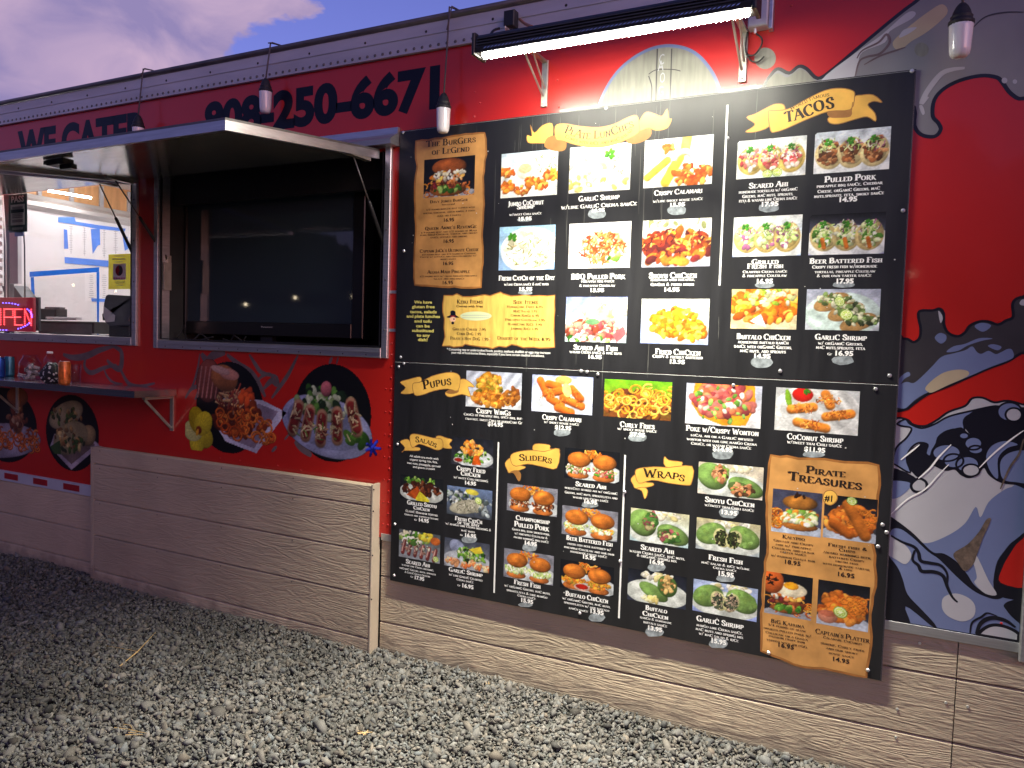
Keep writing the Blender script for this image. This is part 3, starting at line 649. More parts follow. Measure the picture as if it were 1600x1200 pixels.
def d_catch(p):
    a = p.asp; p.bg((.42,.50,.66),(.26,.28,.32)); p.pile(50,.3*a,.4,.35*a,.25,.06,[(.40,.50,.35),(.70,.72,.75),(.20,.24,.26),(.75,.80,.80)]); p.ell(.45*a,.66,.40*a,.24,-.2,(.72,.70,.62),.4); p.shred(90,.48*a,.62,.36*a,.22,.07,.016,[(.85,.83,.76),(.60,.58,.50),(.45,.44,.36)]); p.pile(14,.85*a,.6,.14*a,.3,.06,[(.6,.64,.66),(.3,.34,.34)]); p.ell(.56*a,.14,.15*a,.10,.1,(.88,.82,.30),.2); p.lime(.7*a,.4,.14,.5)
def d_ahisal(p):
    a = p.asp; p.bg((.30,.32,.34),(.6,.62,.65)); p.pile(60,.35*a,.25,.4*a,.2,.06,GRN+WHT); p.pile(14,.65*a,.15,.16*a,.12,.06,[(.90,.80,.25)]); p.ell(.88*a,.25,.12*a,.14,0,(.82,.42,.18),.3)
    for k in range(6): x = .10+.15*k; p.cap(x*a+.08,.42+.03*k,x*a,.82+.02*k,.085,(.48,.20,.20),.5); p.cap(x*a+.06,.40+.03*k,x*a-.03,.76+.02*k,.03,(.80,.62,.58),.3)
    p.pile(40,.45*a,.6,.4*a,.2,.035,[(.8,.8,.72),(.62,.45,.40),(.3,.2,.18)]); p.ell(.36*a,.45,.09*a,.09,0,(.28,.42,.18),.3); p.lime(.9*a,.86,.12)
def d_shrsal(p):
    a = p.asp; p.bg((.25,.27,.33),(.55,.56,.60)); p.ell(.3*a,.3,.2*a,.25,.5,(.55,.58,.70),.2); p.ell(.5*a,.75,.55*a,.4,0,(.72,.74,.78),.1); p.pile(80,.6*a,.5,.32*a,.26,.05,GRN+[(.1,.16,.08),(.75,.78,.6)]); p.poly([(.55*a,.3),(.8*a,.14),(.86*a,.34),(.7*a,.42)],(.90,.80,.22))
    for k in range(6): p.pile(12,(.10+.17*k)*a,.80+.03*(k % 3),.07*a,.09,.06,[(.90,.48,.26),(.92,.66,.46),(.86,.78,.62)])
def d_sliders(p, fill, dark=True, cup=False):
    a = p.asp; p.bg((.06,.07,.10) if dark else (.5,.5,.55)); p.ell(.55*a,.75,.52*a,.34,0,(.80,.82,.84),.15,.04); p.shred(30,.5*a,.16,.2*a,.12,.16,.03,OR)
    for x, y in ((.26,.02),(.72,.05)):
        bun(p,x*a,.83+y,.20*a,(.80,.45,.20),.36); p.pile(90,x*a,.63+y,.215*a,.15,.040,fill); p.shred(26,x*a,.62+y,.2*a,.13,.07,.013,fill); bun(p,x*a+.02,.34+y,.215*a,(.80,.45,.16),.62); p.ell(x*a,.46+y,.20*a,.05,0,(.60,.30,.10),.2,.6,.5)
    if cup: p.ell(.42*a,.86,.15*a,.13,0,(.85,.70,.64),.2); p.ell(.42*a,.84,.12*a,.09,0,(.68,.10,.04),.2)
def d_wrap(p, fill, bgc=((.80,.80,.70),(.76,.80,.86)), orient=0, dark=False):
    a = p.asp; p.bg(*(((.08,.09,.13),(.2,.22,.3)) if dark else bgc)); p.ell(.5*a,.66,.54*a,.42,0,(.84,.86,.84),.12,.04); G1 = (.48,.62,.32); p.pile(30,.55*a,.12,.3*a,.1,.06,WHT+[(.9,.85,.6)])
    if orient == 0:
        for x, t, e in ((.24,-.35,.41),(.76,.35,.60)):
            p.ell(x*a,.46,.25*a,.34,t,G1,.5,.08); p.pile(26,x*a,.46,.2*a,.28,.05,[(.52,.66,.36),(.42,.56,.26),(.50,.62,.30)],sh=.1,al=.6); p.ell(e*a,.56,.12*a,.31,t*1.4,(.82,.80,.58),.2,.08); p.pile(70,e*a,.57,.09*a,.25,.034,fill); p.shred(20,e*a,.57,.09*a,.24,.07,.012,fill)
    elif orient == 1:
        p.ell(.22*a,.42,.25*a,.40,.5,G1,.6,.08); p.ell(.34*a,.34,.15*a,.30,.35,(.50,.62,.30),.2); p.pile(50,.34*a,.32,.12*a,.24,.055,fill)
        p.ell(.74*a,.66,.28*a,.28,.3,G1,.6,.08); p.ell(.66*a,.72,.20*a,.20,.2,(.34,.42,.22),.2); p.pile(50,.68*a,.74,.18*a,.17,.055,fill)
    else:
        p.ell(.45*a,.62,.27*a,.22,.4,G1,.6,.08); p.ell(.68*a,.38,.17*a,.34,-.35,(.32,.46,.20),.5); p.pile(46,.68*a,.34,.13*a,.26,.05,fill); p.pile(26,.40*a,.84,.16*a,.10,.05,[(.92,.84,.52),(.95,.92,.72)])
def d_fishchips(p, cup=False):
    a = p.asp; p.bg((.05,.05,.08),(.3,.3,.34)); p.ell(.5*a,.9,.56*a,.22,0,(.74,.77,.84),.15,.04); p.pile(120,.5*a,.56,.46*a,.32,.06,[(.78,.42,.14),(.66,.30,.08),(.86,.54,.22),(.90,.48,.16)])
    for k in range(24): p.ring((.5+.5*p.r.rand())*a,.3+.35*p.r.rand(),.07,.024,p.r.rand()*6,4.5,(.88,.50,.16),.8)
    if cup: p.ell(.22*a,.80,.20*a,.15,0,(.80,.52,.42),.3); p.ell(.22*a,.73,.18*a,.07,0,(.72,.40,.30),.1); p.lime(.46*a,.66,.15,.5)
    else: p.cap(.45*a,.2,.8*a,.85,.14,(.72,.40,.13),.6); p.cap(.2*a,.65,.5*a,.85,.13,(.66,.34,.10),.6); p.lime(.52*a,.10,.11,.3)
def d_kalypso(p):
    a = p.asp; p.bg((.24,.25,.34),(.3,.3,.4)); p.ell(.5*a,.92,.58*a,.22,0,(.72,.76,.84),.15,.04)
    for k in range(22): p.ring(.25*a*p.r.rand(),.5+.35*p.r.rand(),.08,.025,p.r.rand()*6,5,OR[k % 4],.9)
    p.pile(80,.58*a,.60,.36*a,.20,.06,SLAW[:4]+GRN[:2]+OR[:2]); bun(p,.58*a,.80,.36*a,(.66,.40,.16),.28); p.pile(50,.58*a,.66,.36*a,.10,.05,SLAW[:4]+OR[:1]); bun(p,.56*a,.27,.35*a,(.66,.42,.16),.45); p.shred(8,.52*a,.12,.12*a,.04,.08,.022,[(.15,.07,.04)])
def d_kahuna(p):
    d_burger(p, True); a = p.asp; p.ell(.14*a,.22,.26*a,.30,0,(.78,.36,.14),.5); p.shred(10,.14*a,.18,.12*a,.10,.08,.022,[(.12,.05,.03)])

def print_grid(name, x0, x1, z0, z1, Y, rgb, parent, alpha=None, m='photo', lift=0.0):
    """a flat print: ink colours stored on a fine grid of vertices"""
    H, Wd = rgb.shape[:2]
    xs = np.linspace(x0, x1, Wd); zs = np.linspace(z1, z0, H)
    Xg, Zg = np.meshgrid(xs, zs); v = np.stack([Xg.ravel(), np.full(Xg.size, Y), Zg.ravel()], 1)
    idx = np.arange(H*Wd).reshape(H, Wd)
    q = np.stack([idx[1:,:-1], idx[1:,1:], idx[:-1,1:], idx[:-1,:-1]], -1).reshape(-1, 4)
    if alpha is not None:
        al = alpha; k = ((al[1:,:-1]+al[1:,1:]+al[:-1,1:]+al[:-1,:-1]) > 2.0).reshape(-1); q = q[k]
    pw = np.array(wloc(parent)) if parent is not None else np.zeros(3)
    me = bpy.data.meshes.new(name); n = len(v); v = v - pw
    me.vertices.add(n); me.vertices.foreach_set('co', v.ravel())
    me.loops.add(len(q)*4); me.loops.foreach_set('vertex_index', q.ravel().astype(np.int32))
    me.polygons.add(len(q)); me.polygons.foreach_set('loop_start', np.arange(len(q), dtype=np.int32)*4); me.update(calc_edges=True); me.validate()
    at = me.color_attributes.new('ink', 'FLOAT_COLOR', 'POINT')
    c = rgb.reshape(-1, 3); c = np.where(c <= .04045, c/12.92, ((c+.055)/1.055)**2.4)
    at.data.foreach_set('color', np.concatenate([c, np.ones((n,1))], 1).ravel().astype(np.float32))
    return link(name, me, m, parent)

# ================================================================== GROUND
gm = mat('gravel_bed', (.055, .056, .052), rough=.9, var=.4, vscale=60, bump=.8, bscale=120)
ground = mesh_obj('ground', [(-400,-400,-.012),(400,-400,-.012),(400,400,-.012),(-400,400,-.012)], [(0,1,2,3)], gm); tag(ground, kind='structure')

def gravel():
    r = np.random.RandomState(3)
    phi = (1+5**.5)/2
    ico = np.array([(-1,phi,0),(1,phi,0),(-1,-phi,0),(1,-phi,0),(0,-1,phi),(0,1,phi),(0,-1,-phi),(0,1,-phi),(phi,0,-1),(phi,0,1),(-phi,0,-1),(-phi,0,1)])
    ico /= np.linalg.norm(ico[0])
    fa = np.array([(0,11,5),(0,5,1),(0,1,7),(0,7,10),(0,10,11),(1,5,9),(5,11,4),(11,10,2),(10,7,6),(7,1,8),(3,9,4),(3,4,2),(3,2,6),(3,6,8),(3,8,9),(4,9,5),(2,4,11),(6,2,10),(8,6,7),(9,8,1)])
    zones = [(-7.2, .6, -2.05, .03, 6500, .0092), (-9.5, 2.2, -4.6, -2.1, 700, .015), (-9.5,-7.2,-2.3,.03,1300,.012), (.6,2.2,-2.3,.03,1300,.012)]
    P = []; S = []
    for x0, x1, y0, y1, dens, size in zones:
        n = int((x1-x0)*(y1-y0)*dens); x = r.uniform(x0,x1,n); y = r.uniform(y0,y1,n)
        z = .004*np.sin(x*2.1+1)*np.cos(y*1.7) + .003*np.sin(x*5.3+y*4.1) + r.uniform(-.007,.010,n)
        # the bed is banked up a little against the skirt at the left
        z += .020*np.exp(-((y+.06)/.10)**2)*(.5+.5*np.sin(x*3.3))
        s = size*np.exp(r.normal(0,.42,n)); P.append(np.stack([x,y,z],1)); S.append(s)
    P = np.concatenate(P); S = np.concatenate(S); n = len(P)
    V = ico[None]*(1+r.uniform(-.32,.32,(n,12,1)))
    for _ in range(5):                       # crushed faces: cut each stone flat along a few random planes
        dd = r.normal(size=(n,3)); dd /= np.linalg.norm(dd,axis=1)[:,None]; hh = r.uniform(.35,.75,n)
        ex = np.maximum(np.einsum('nij,nj->ni', V, dd) - hh[:,None], 0); V = V - ex[:,:,None]*dd[:,None,:]
    V = V*np.stack([r.uniform(1.0,1.8,n), r.uniform(.7,1.1,n), r.uniform(.45,.85,n)],1)[:,None,:]*S[:,None,None]
    q = r.normal(size=(n,4)); q[:,0] += 1.6; q /= np.linalg.norm(q,axis=1)[:,None]; w,x,y,z = q.T
    R = np.stack([1-2*(y*y+z*z),2*(x*y-z*w),2*(x*z+y*w),2*(x*y+z*w),1-2*(x*x+z*z),2*(y*z-x*w),2*(x*z-y*w),2*(y*z+x*w),1-2*(x*x+y*y)],1).reshape(n,3,3)
    th = r.uniform(0,2*pi,n); c, s = np.cos(th), np.sin(th); Z = np.zeros((n,3,3)); Z[:,0,0]=c; Z[:,0,1]=-s; Z[:,1,0]=s; Z[:,1,1]=c; Z[:,2,2]=1
    V = np.einsum('nij,nkj->nki', Z@R, V) + P[:,None,:]
    V[:,:,1] = np.minimum(V[:,:,1], .06)
    F = (fa[None]+np.arange(n)[:,None,None]*12).reshape(-1)
    me = bpy.data.meshes.new('gravel'); me.vertices.add(n*12); me.vertices.foreach_set('co', V.reshape(-1))
    me.loops.add(len(F)); me.loops.foreach_set('vertex_index', F.astype(np.int32)); k = len(F)//3
    me.polygons.add(k); me.polygons.foreach_set('loop_start', np.arange(k,dtype=np.int32)*3); me.update(calc_edges=True)
    col = np.repeat(np.clip(r.normal(1,.30,n),.35,2.0),12); hue = np.repeat(r.normal(0,.05,n),12)
    lowf = 1+.16*np.sin(P[:,0]*2.3+P[:,1]*1.1)*np.sin(P[:,1]*3.7-P[:,0]*.8)+.10*np.sin(P[:,0]*7.1+2)*np.sin(P[:,1]*6.3)
    for (sx, sy, sr, k_) in ((-3.55,-1.28,.24,.45),(-3.25,-1.12,.16,.5),(-3.9,-1.30,.14,.4),(-4.6,-.6,.3,.2)):   # damp oily patches
        lowf *= 1-k_*np.exp(-(((P[:,0]-sx)/sr)**2+((P[:,1]-sy)/(sr*.5))**2))
    col = col*np.repeat(lowf,12)
    base = np.array([.100,.094,.088])
    c4 = np.ones((n*12,4),np.float32); c4[:,:3] = base*col[:,None]; c4[:,0] *= 1+hue; c4[:,2] *= 1-hue
    me.color_attributes.new('ink','FLOAT_COLOR','POINT').data.foreach_set('color', c4.ravel())
    m = print_mat('crushed_grey_stone', .8)
    o = link('gravel', me, m); tag(o, 'loose crushed grey gravel covering the ground in front of the truck', 'gravel', kind='stuff')
gravel()
def litter():
    r = random.Random(5)
    spots = [((512,640),.30,'long dry straw lying on the dark gravel left of centre'),((215,1035),.26,'dry straw stalk lying bent on the gravel below the brown skirt boards')]
    t = None
    P = [WZ(*pc('P', 187, 1041), .015), WZ(215, 1018, .03), WZ(243, 988, .016)]
    b = MB(); b.tube(P, [.003,.0035,.001], 5); b.tube([P[1]+np.array([0,0,0]), WZ(190,1013,.02), WZ(166,1009,.012)], [.002,.0015,.0008], 4)
    o = b.build('straw_stalk','twig',None,origin=P[0]); tag(o,'long dry straw stalk lying on the dark gravel under the left skirt boards','straw')
    b = MB(); c = WZ(205,1144,.014)
    for k in range(7):
        a = r.uniform(-.5,.5); L = r.uniform(.03,.10); d = np.array([cos(a),sin(a),0])*L; q = c+np.array([r.uniform(-.05,.05),r.uniform(-.02,.02),.002*k]); b.tube([q-d/2,q+d/2+np.array([0,0,.004])],[.0022,.001],4)
    o = b.build('dry_grass_tuft','twig',None,origin=c); tag(o,'flat tuft of dry grass on the gravel in the lower left','dry grass')
    for i,(px,py) in enumerate(((563,1145),(1008,1113),(760,1068))):
        b = MB(); c = WZ(px,py,.016)
        for k in range(5):
            a = r.uniform(0,pi); L = r.uniform(.02,.05); d = np.array([cos(a),sin(a),0])*L; b.tube([c-d/2,c+d/2+np.array([0,0,.004])],[.0018,.0008],4); c = c+np.array([.008,.002,.001])
        o = b.build('dry_grass_tuft','twig',None,origin=WZ(px,py,.016))
        tag(o,['small tan straw bits on the bright gravel below the salads','tan straw bits against the foot of the siding under the wraps','tiny tan straw bits on the gravel close to the siding under the sliders'][i],'dry grass')
litter()

# ================================================================== SIDING SKIRTS
def skirt(name, label, x0, x1, Yf, grooves, slope=0.0, joints=(), trims=(), top_rail=False):
    r = thing(name, ((x0+x1)/2, Yf, 0), label, 'siding')
    edges = [x0, *joints, x1]
    for k in range(len(edges)-1):
        a, b_ = edges[k]+(.002 if k else 0), edges[k+1]-(.002 if k < len(edges)-2 else 0)
        for j in range(len(grooves)-1):
            zb, zt = grooves[j], grooves[j+1]
            if j == 0: zb -= .0
            sl = slope if 0 < j else 0; st = slope if j < len(grooves)-2 else 0
            hb0, hb1 = (0 if j == 0 else slope*(a-x0)), (0 if j == 0 else slope*(b_-x0))
            ht0, ht1 = (0 if j == len(grooves)-2 else slope*(a-x0)), (0 if j == len(grooves)-2 else slope*(b_-x0))
            g = .004; bo = .006
            # lap groove: the plank's upper lip is set back behind the one above
            v = [(a,Yf,zb+hb0+g),(b_,Yf,zb+hb1+g),(b_,Yf,zt+ht1-g-bo),(a,Yf,zt+ht0-g-bo),(a,Yf+.007,zt+ht0-g),(b_,Yf+.007,zt+ht1-g),
                 (a,Yf+.018,zb+hb0+g),(b_,Yf+.018,zb+hb1+g),(b_,Yf+.018,zt+ht1-g),(a,Yf+.018,zt+ht0-g)]
            f = [(0,1,2,3),(3,2,5,4),(4,5,8,9),(0,6,7,1),(0,3,4,9,6),(1,7,8,5,2),(6,9,8,7)]
            mesh_obj('plank', v, f, 'siding', r)
    box('backing', x0, x1, Yf+.019, Yf+.045, 0, grooves[-1]-.004, 'siding', r)
    return r
gl = [-.05, .104, .330, .577]
s1 = skirt('siding_skirt', 'shaded brown lap siding skirt at the far left below the reflective strip', -9.5, -4.962, .004, gl)
gmid = [-.05, .086, .331, .577, .828, .945]
s2 = skirt('siding_skirt', 'tallest brown lap siding skirt standing proud below the television window', -4.925, -2.56, -.05, gmid)
box('corner_trim', -2.558, -2.544, -.052, .02, -.05, .947, 'sidtrim', s2, .003)
box('end_board', -4.96, -4.927, -.05, .02, -.05, .940, 'siding', s2)
gr = [-.05, .170, .428, .652]
s3 = skirt('siding_skirt', 'brightly lit tan lap siding skirt running under the black menu boards', -2.530, 1.8, .018, gr, slope=.0195, joints=(.245,))
for x_, z_ in [(-4.86+.58*k, z) for k in range(5) for z in (.31,.555,.80,.92)]:
    b = MB(); n_ = 8; b.add([(x_+.005*cos(k*pi/4), -.0512, z_+.005*sin(k*pi/4)) for k in range(8)], [tuple(range(8))]); b.build('nail','aludark',s2)
for px, py in ((1437,1005),(1585,1016),(1402,1108),(1478,1098),(1512,1104),(1400,1152)):
    p = W(px, py, .018); b = MB(); b.lathe((p[0],0,0), [(.006,0),(.005,.003)], 8)
    v = [(a, .018-c, p[2]+bb) for a, bb, c in b.v]; o = mesh_obj('nail', v, b.f, 'screw', s3)

# ================================================================== FOOD TRUCK
truck = thing('food_truck', (-3.8, 0, 0), 'red food truck side with two propped-up hatches, mural and phone number', 'food truck')
YW = .010
def wall_pieces():
    b = MB(); th = .02
    ox = [(-7.15, -4.585, 1.665, 2.74), (-4.37, -2.515, 1.66, 2.76)]
    x0, x1, z0, z1 = -10.5, 1.8, .645, 3.25
    b.box(x0, ox[0][0], YW, YW+th, z0, z1)
    b.box(ox[0][0], ox[0][1], YW, YW+th, z0, ox[0][2]); b.box(ox[0][0], ox[0][1], YW, YW+th, ox[0][3], z1)
    b.box(ox[0][1], ox[1][0], YW, YW+th, z0, z1)
    b.box(ox[1][0], ox[1][1], YW, YW+th, z0, ox[1][2]); b.box(ox[1][0], ox[1][1], YW, YW+th, ox[1][3], z1)
    b.box(ox[1][1], x1, YW, YW+th, z0, z1)
    b.build('side_wall', 'red', truck)
wall_pieces()
# far side, ends, roof and floor of the body
box('roof', -10.5, 1.8, .03, 2.5, 3.36, 3.40, 'aluband', truck)
box('rear_wall', -10.5, 1.8, 2.45, 2.5, .6, 3.35, 'aluband', truck)
box('end_wall', -10.55, -10.5, .03, 2.5, .6, 3.4, 'red', truck); box('end_wall', 1.8, 1.85, .03, 2.5, .6, 3.4, 'red', truck)
box('chassis', -10.5, 1.8, .05, 2.5, .5, .6, 'black', truck)
# roof rail: flat band, two beads, dark cap
b = MB(); b.box(-10.5,1.8,-.006,.009,3.246,3.392); b.box(-10.5,1.8,-.012,-.0065,3.246,3.258); b.box(-10.5,1.8,-.010,-.0065,3.325,3.334)
rail = b.build('roof_rail', 'aluband', truck)
b = MB(); b.tube([(-10.5,-.006,3.405),(1.8,-.006,3.405)], .018, 8); b.build('roof_cap', 'aludark', rail, smooth=True)
def domes(name, pts, r, m, parent, Y, n=6, kind=True):
    b = MB()
    for x, z in pts:
        v = [(x, Y - r*.55, z)] + [(x + r*.7*cos(2*pi*k/n), Y - r*.4, z + r*.7*sin(2*pi*k/n)) for k in range(n)] + [(x + r*cos(2*pi*k/n), Y+.0005, z + r*sin(2*pi*k/n)) for k in range(n)]
        f = [(0, 1+k, 1+(k+1) % n) for k in range(n)] + [(1+k, n+1+k, n+1+(k+1) % n, 1+(k+1) % n) for k in range(n)]
        b.add(v, [q[::-1] for q in f])
    o = b.build(name, m, parent, smooth=True)
    if kind: o['kind'] = 'stuff'
    return o
domes('rivet_row', [(-10.4+.0508*k, 3.268) for k in range(240)], .010, 'aludark', truck, -.006)  # oversized dark rivets, the shadow of each put into its colour
domes('rail_bolts', [(-10.2+.395*k, 3.345) for k in range(30)], .008, 'black', truck, -.006)
domes('seam_rivets', [(-2.486, .72+.0625*k) for k in range(17)], .007, 'red', truck, YW)
domes('seam_rivets', [(-2.519, .72+.125*k) for k in range(7)], .005, 'red', truck, YW)
domes('wall_rivets', [(W(x,y)[0], W(x,y)[2]) for x, y in ((741,143),(740,181),(748,160),(342,716),(373,720),(432,728),(468,735),(1236,7),(870,124),(872,166),(1370,480),(1565,975))], .006, 'red', truck, YW)
# silver edge joints on the strip between television frame and menu board
for py in (456, 516):
    p = W(617, py); box('joint_strip', -2.505, -2.462, YW-.004, YW+.001, p[2]-.008, p[2]+.008, 'alu', truck)
# bottom rails
box('bottom_rail', -2.53, 1.8, .0080, .022, .630, .668, 'alu', truck, .001)
b = MB(); b.box(-10.5,-4.962,-.004,.0095,.578,.655); b.build('bottom_rail', 'refl', truck)
bx = [W(x, y) for x, y in ((8,743),(52,750),(100,759))]
k = 0
for px0, px1 in ((8,29),(53,75),(100,125)):
    a = W(px0,748)[0]; c = W(px1,754)[0]; box('reflector', a, c, -.0062, -.0045, .596, .640, 'reflred', truck)
for k in range(4): box('reflector', -6.62-.52*k, -6.38-.52*k, -.0062, -.0045, .596, .640, 'reflred', truck)
# door post at the right end
box('door_post', .440, .500, -.022, .008, .605, 3.24, 'alu', truck, .004)
domes('post_bolts', [(.476, .69+.3*k) for k in range(8)], .008, 'aludark', truck, -.022)

# window frames --------------------------------------------------------------------
def frame(name, x0, x1, z0, z1, w, wb, jamb, m='alu'):
    f = box(name, x0-w, x0, -.008, .0095, z0-wb, z1+.03, m, truck, .003)
    box('frame_side', x1, x1+w, -.008, .0095, z0-wb, z1+.03, m, f, .003)
    b = MB(); b.bbox(x0+.001, x1-.001, -.010, .0095, z0-wb, z0, .003); b.box(x0+.001, x1-.001, -.016, -.0105, z0-wb*.46, z0-wb*.38); b.build('sill', m, f)
    b = MB(); b.box(x0-.0005, x0+.012, .011, jamb, z0, z1); b.box(x1-.012, x1+.0005, .011, jamb, z0, z1); b.box(x0, x1, .011, jamb, z0-.010, z0-.0005); b.build('jamb_lining', m, f)
    b = MB(); g = .016
    for xx in (x0+g, x1-g-.006): b.box(xx, xx+.006, .0, .010, z0+.006, z1)
    b.box(x0+g+.006, x1-g-.006, .0, .010, z0+.006, z0+.012); b.build('rubber_gasket', 'black', f)
    domes('frame_screws', [(x0+.08+.162*k, z0-wb*.72) for k in range(int((x1-x0-.1)/.162)+1)]+[(x1+w*.5, z0+.1+.27*k) for k in range(4)], .006, 'aludark', f, -.009)
    return f
fr1 = frame('window_frame', -7.15, -4.600, 1.702, 2.735, .046, .054, .16)
fr2 = frame('window_frame', -4.345, -2.545, 1.692, 2.755, .040, .054, .075)
box('window_pane', -7.13, -4.62, .030, .034, 1.71, 2.73, 'pane', fr1)

# hatches --------------------------------------------------------------------------
def hatch(x0, x1, zh, zo, yo=-1.074):
    def P(x, s, t):  # s 0..1 outwards, t down from the skin
        return (x, s*yo, zh + (zo-zh)*s - t)
    def slab(xa, xb, s0, s1, t0, t1):
        v = [P(xa,s0,t1),P(xb,s0,t1),P(xb,s1,t1),P(xa,s1,t1),P(xa,s0,t0),P(xb,s0,t0),P(xb,s1,t0),P(xa,s1,t0)]
        return v, [(0,3,2,1)[::-1],(4,5,6,7)[::-1],(0,1,5,4)[::-1],(1,2,6,5)[::-1],(2,3,7,6)[::-1],(3,0,4,7)[::-1]]
    v, f = slab(x0, x1, .02, 1.0, 0, .010); h = mesh_obj('hatch', v, f, 'aludark', truck)
    for q in ((x0,x0+.022,.02,1.0),(x1-.022,x1,.02,1.0)):
        v, f = slab(*q, .0105, .052); mesh_obj('hatch_rim', v, f, 'alu', h)
    v, f = slab(x0+.023, x1-.023, .978, 1.0, .0105, .052); mesh_obj('hatch_rim', v, f, 'alu', h)
    v, f = slab(x0+.023, x1-.023, .03, .977, .0105, .030); mesh_obj('hatch_lining', v, f, 'hatchin', h)
    return h, P
h2, P2 = hatch(-4.535, -2.571, 2.765, 2.645)
h1, P1 = hatch(-7.3, -4.585, 2.760, 2.632)
# latch hardware on the lining near the middle of the front edge
def latch(P, x, s, parent):
    b = MB(); c = P(x, s, .034); b.box(c[0]-.07, c[0]+.07, c[1]-.03, c[1]+.03, c[2]-.03, c[2]); b.box(c[0]+.02, c[0]+.12, c[1]-.015, c[1]+.015, c[2]-.055, c[2]-.031); b.box(c[0]-.11, c[0]-.071, c[1]-.02, c[1]+.02, c[2]-.02, c[2])
    b.build('latch', 'black', parent)
latch(P2, -4.02, .80, h2)
# hinge rail over the television hatch
def hinge_rail(x0, x1):
    v = []; prof = [(.008,2.872),(-.010,2.872),(-.014,2.838),(-.075,2.800),(-.072,2.772),(.008,2.772)]
    for x in (x0, x1):
        for y, z in prof: v.append((x + (.055*(2.872-z)/.1 if x == x1 else 0), y, z) if False else (x, y, z))
    n = len(prof); f = [(i, (i+1) % n, n+(i+1) % n, n+i) for i in range(n)] + [tuple(range(n))[::-1], tuple(range(n, 2*n))]
    mesh_obj('hinge_rail', v, [q[::-1] for q in f], 'alu', truck)
hinge_rail(-7.35, -2.462)
# struts
def strut(top, bot, parent, split=.45):
    a = np.array(top); c = np.array(bot); m_ = a + (c-a)*split
    b = MB(); b.tube([a, m_], .0045, 8); g = b.build('gas_strut', 'aludark', parent, smooth=True)
    b = MB(); b.tube([m_, m_+(c-a)*.02, c], [.008,.0105,.0105], 10); b.build('strut_cylinder', 'black', g, smooth=True)
    for k, q in enumerate((a, c)):
        b = MB()
        if k == 0: b.box(q[0]-.008, q[0]+.03, q[1]-.075, q[1]+.11, q[2]-.006, q[2]+.028)
        else: b.box(q[0]-.010, q[0]+.016, q[1]-.012, q[1]+.012, q[2]-.03, q[2]+.03)
        b.build('strut_bracket', 'galv', g)
strut((-2.605, -.20, 2.690), (-2.552, .035, 2.215), truck)
strut((-4.65, -.204, 2.686), (-4.612, .025, 2.235), truck)
strut((-4.515, -.19, 2.70), (-4.33, .06, 2.215), truck)
box('wall_bracket', -4.325, -4.315, .02, .075, 2.02, 2.20, 'galv', truck)

# television niche -----------------------------------------------------------------
nb = MB(); nb.box(-4.36,-2.52,.62,.64,1.60,2.82); nb.box(-4.36,-4.34,.08,.62,1.60,2.82); nb.box(-2.54,-2.52,.08,.62,1.60,2.82); nb.box(-4.36,-2.52,.08,.62,2.80,2.82)
nb.build('niche_lining', 'niche', truck)
box('niche_floor', -4.333, -2.557, .012, .619, 1.655, 1.690, 'nichefloor', truck)
box('niche_header', -4.33, -2.56, .10, .14, 2.58, 2.80, 'black', truck)
def tv():
    Y = .20
    s0 = W(291,314,Y); s1 = W(551,301,Y); s2 = W(295,501,Y); s3 = W(554,507,Y)
    x0 = (s0[0]+s2[0])/2; x1 = (s1[0]+s3[0])/2; zt = (s0[2]+s1[2])/2; zb = (s2[2]+s3[2])/2
    bx0, bx1, bz0, bz1 = x0-.055, x1+.085, zb-.085, zt+.085
    t = thing('television', ((x0+x1)/2, Y+.04, bz0), 'large black flat screen television standing in the middle hatch window', 'television')
    b = MB()
    for q in ((bx0,x0,bz0,bz1),(x1,bx1,bz0,bz1)): b.bbox(q[0],q[1],Y-.012,Y+.05,q[2],q[3],.005)
    b.bbox(x0+.0005,x1-.0005,Y-.012,Y+.05,bz0,zb,.004); b.bbox(x0+.0005,x1-.0005,Y-.012,Y+.05,zt,bz1,.004); b.build('bezel','gloss',t)
    box('screen', x0, x1, Y, Y+.04, zb, zt, 'tvscreen', t)
    box('back_cover', bx0+.02, bx1-.02, Y+.051, Y+.10, bz0+.02, bz1-.02, 'black', t)
    box('foot', (x0+x1)/2-.28, (x0+x1)/2+.28, Y-.02, Y+.14, 1.691, 1.705, 'black', t); box('neck', (x0+x1)/2-.05, (x0+x1)/2+.05, Y+.02, Y+.05, 1.706, bz0, 'black', t)
    m = MB(); a = W(408,512,Y-.013); c = W(426,512.8,Y-.013); set_line(m, 'Panasonic', (a[0],a[2]), (c[0],a[2]), .011, Y-.0135, 'S', .0); m.build('brand_lettering','ltgrey',t)
tv()
def tv_cables():
    for i, pts in enumerate((((277,528),(282,515),(288,508),(286,522),(292,530)),((303,531),(309,521),(318,524),(324,532),(312,534),(330,526)),((348,529),(356,534),(366,524),(376,534),(384,526)))):
        P = []
        for x, y in pts: p = W(x, y, .10); P.append((p[0], .10+.02*(len(P) % 2), max(p[2], 1.699)))
        Q = []
        for k in range(len(P)-1):
            for j in range(5):
                t = j/5; Q.append(tuple(P[k][m]*(1-t)+P[k+1][m]*t for m in range(3)))
        Q.append(P[-1]); b = MB(); b.tube(Q, .005, 6)
        o = b.build('cable','cordblk',None,smooth=True,origin=Q[0]); tag(o,['black cable bent up at the lower left corner inside the television window','tangled black cable loop left of centre on the television window ledge','black cable zigzagging on the ledge below the television screen'][i],'cable','cables on the television ledge')
tv_cables()

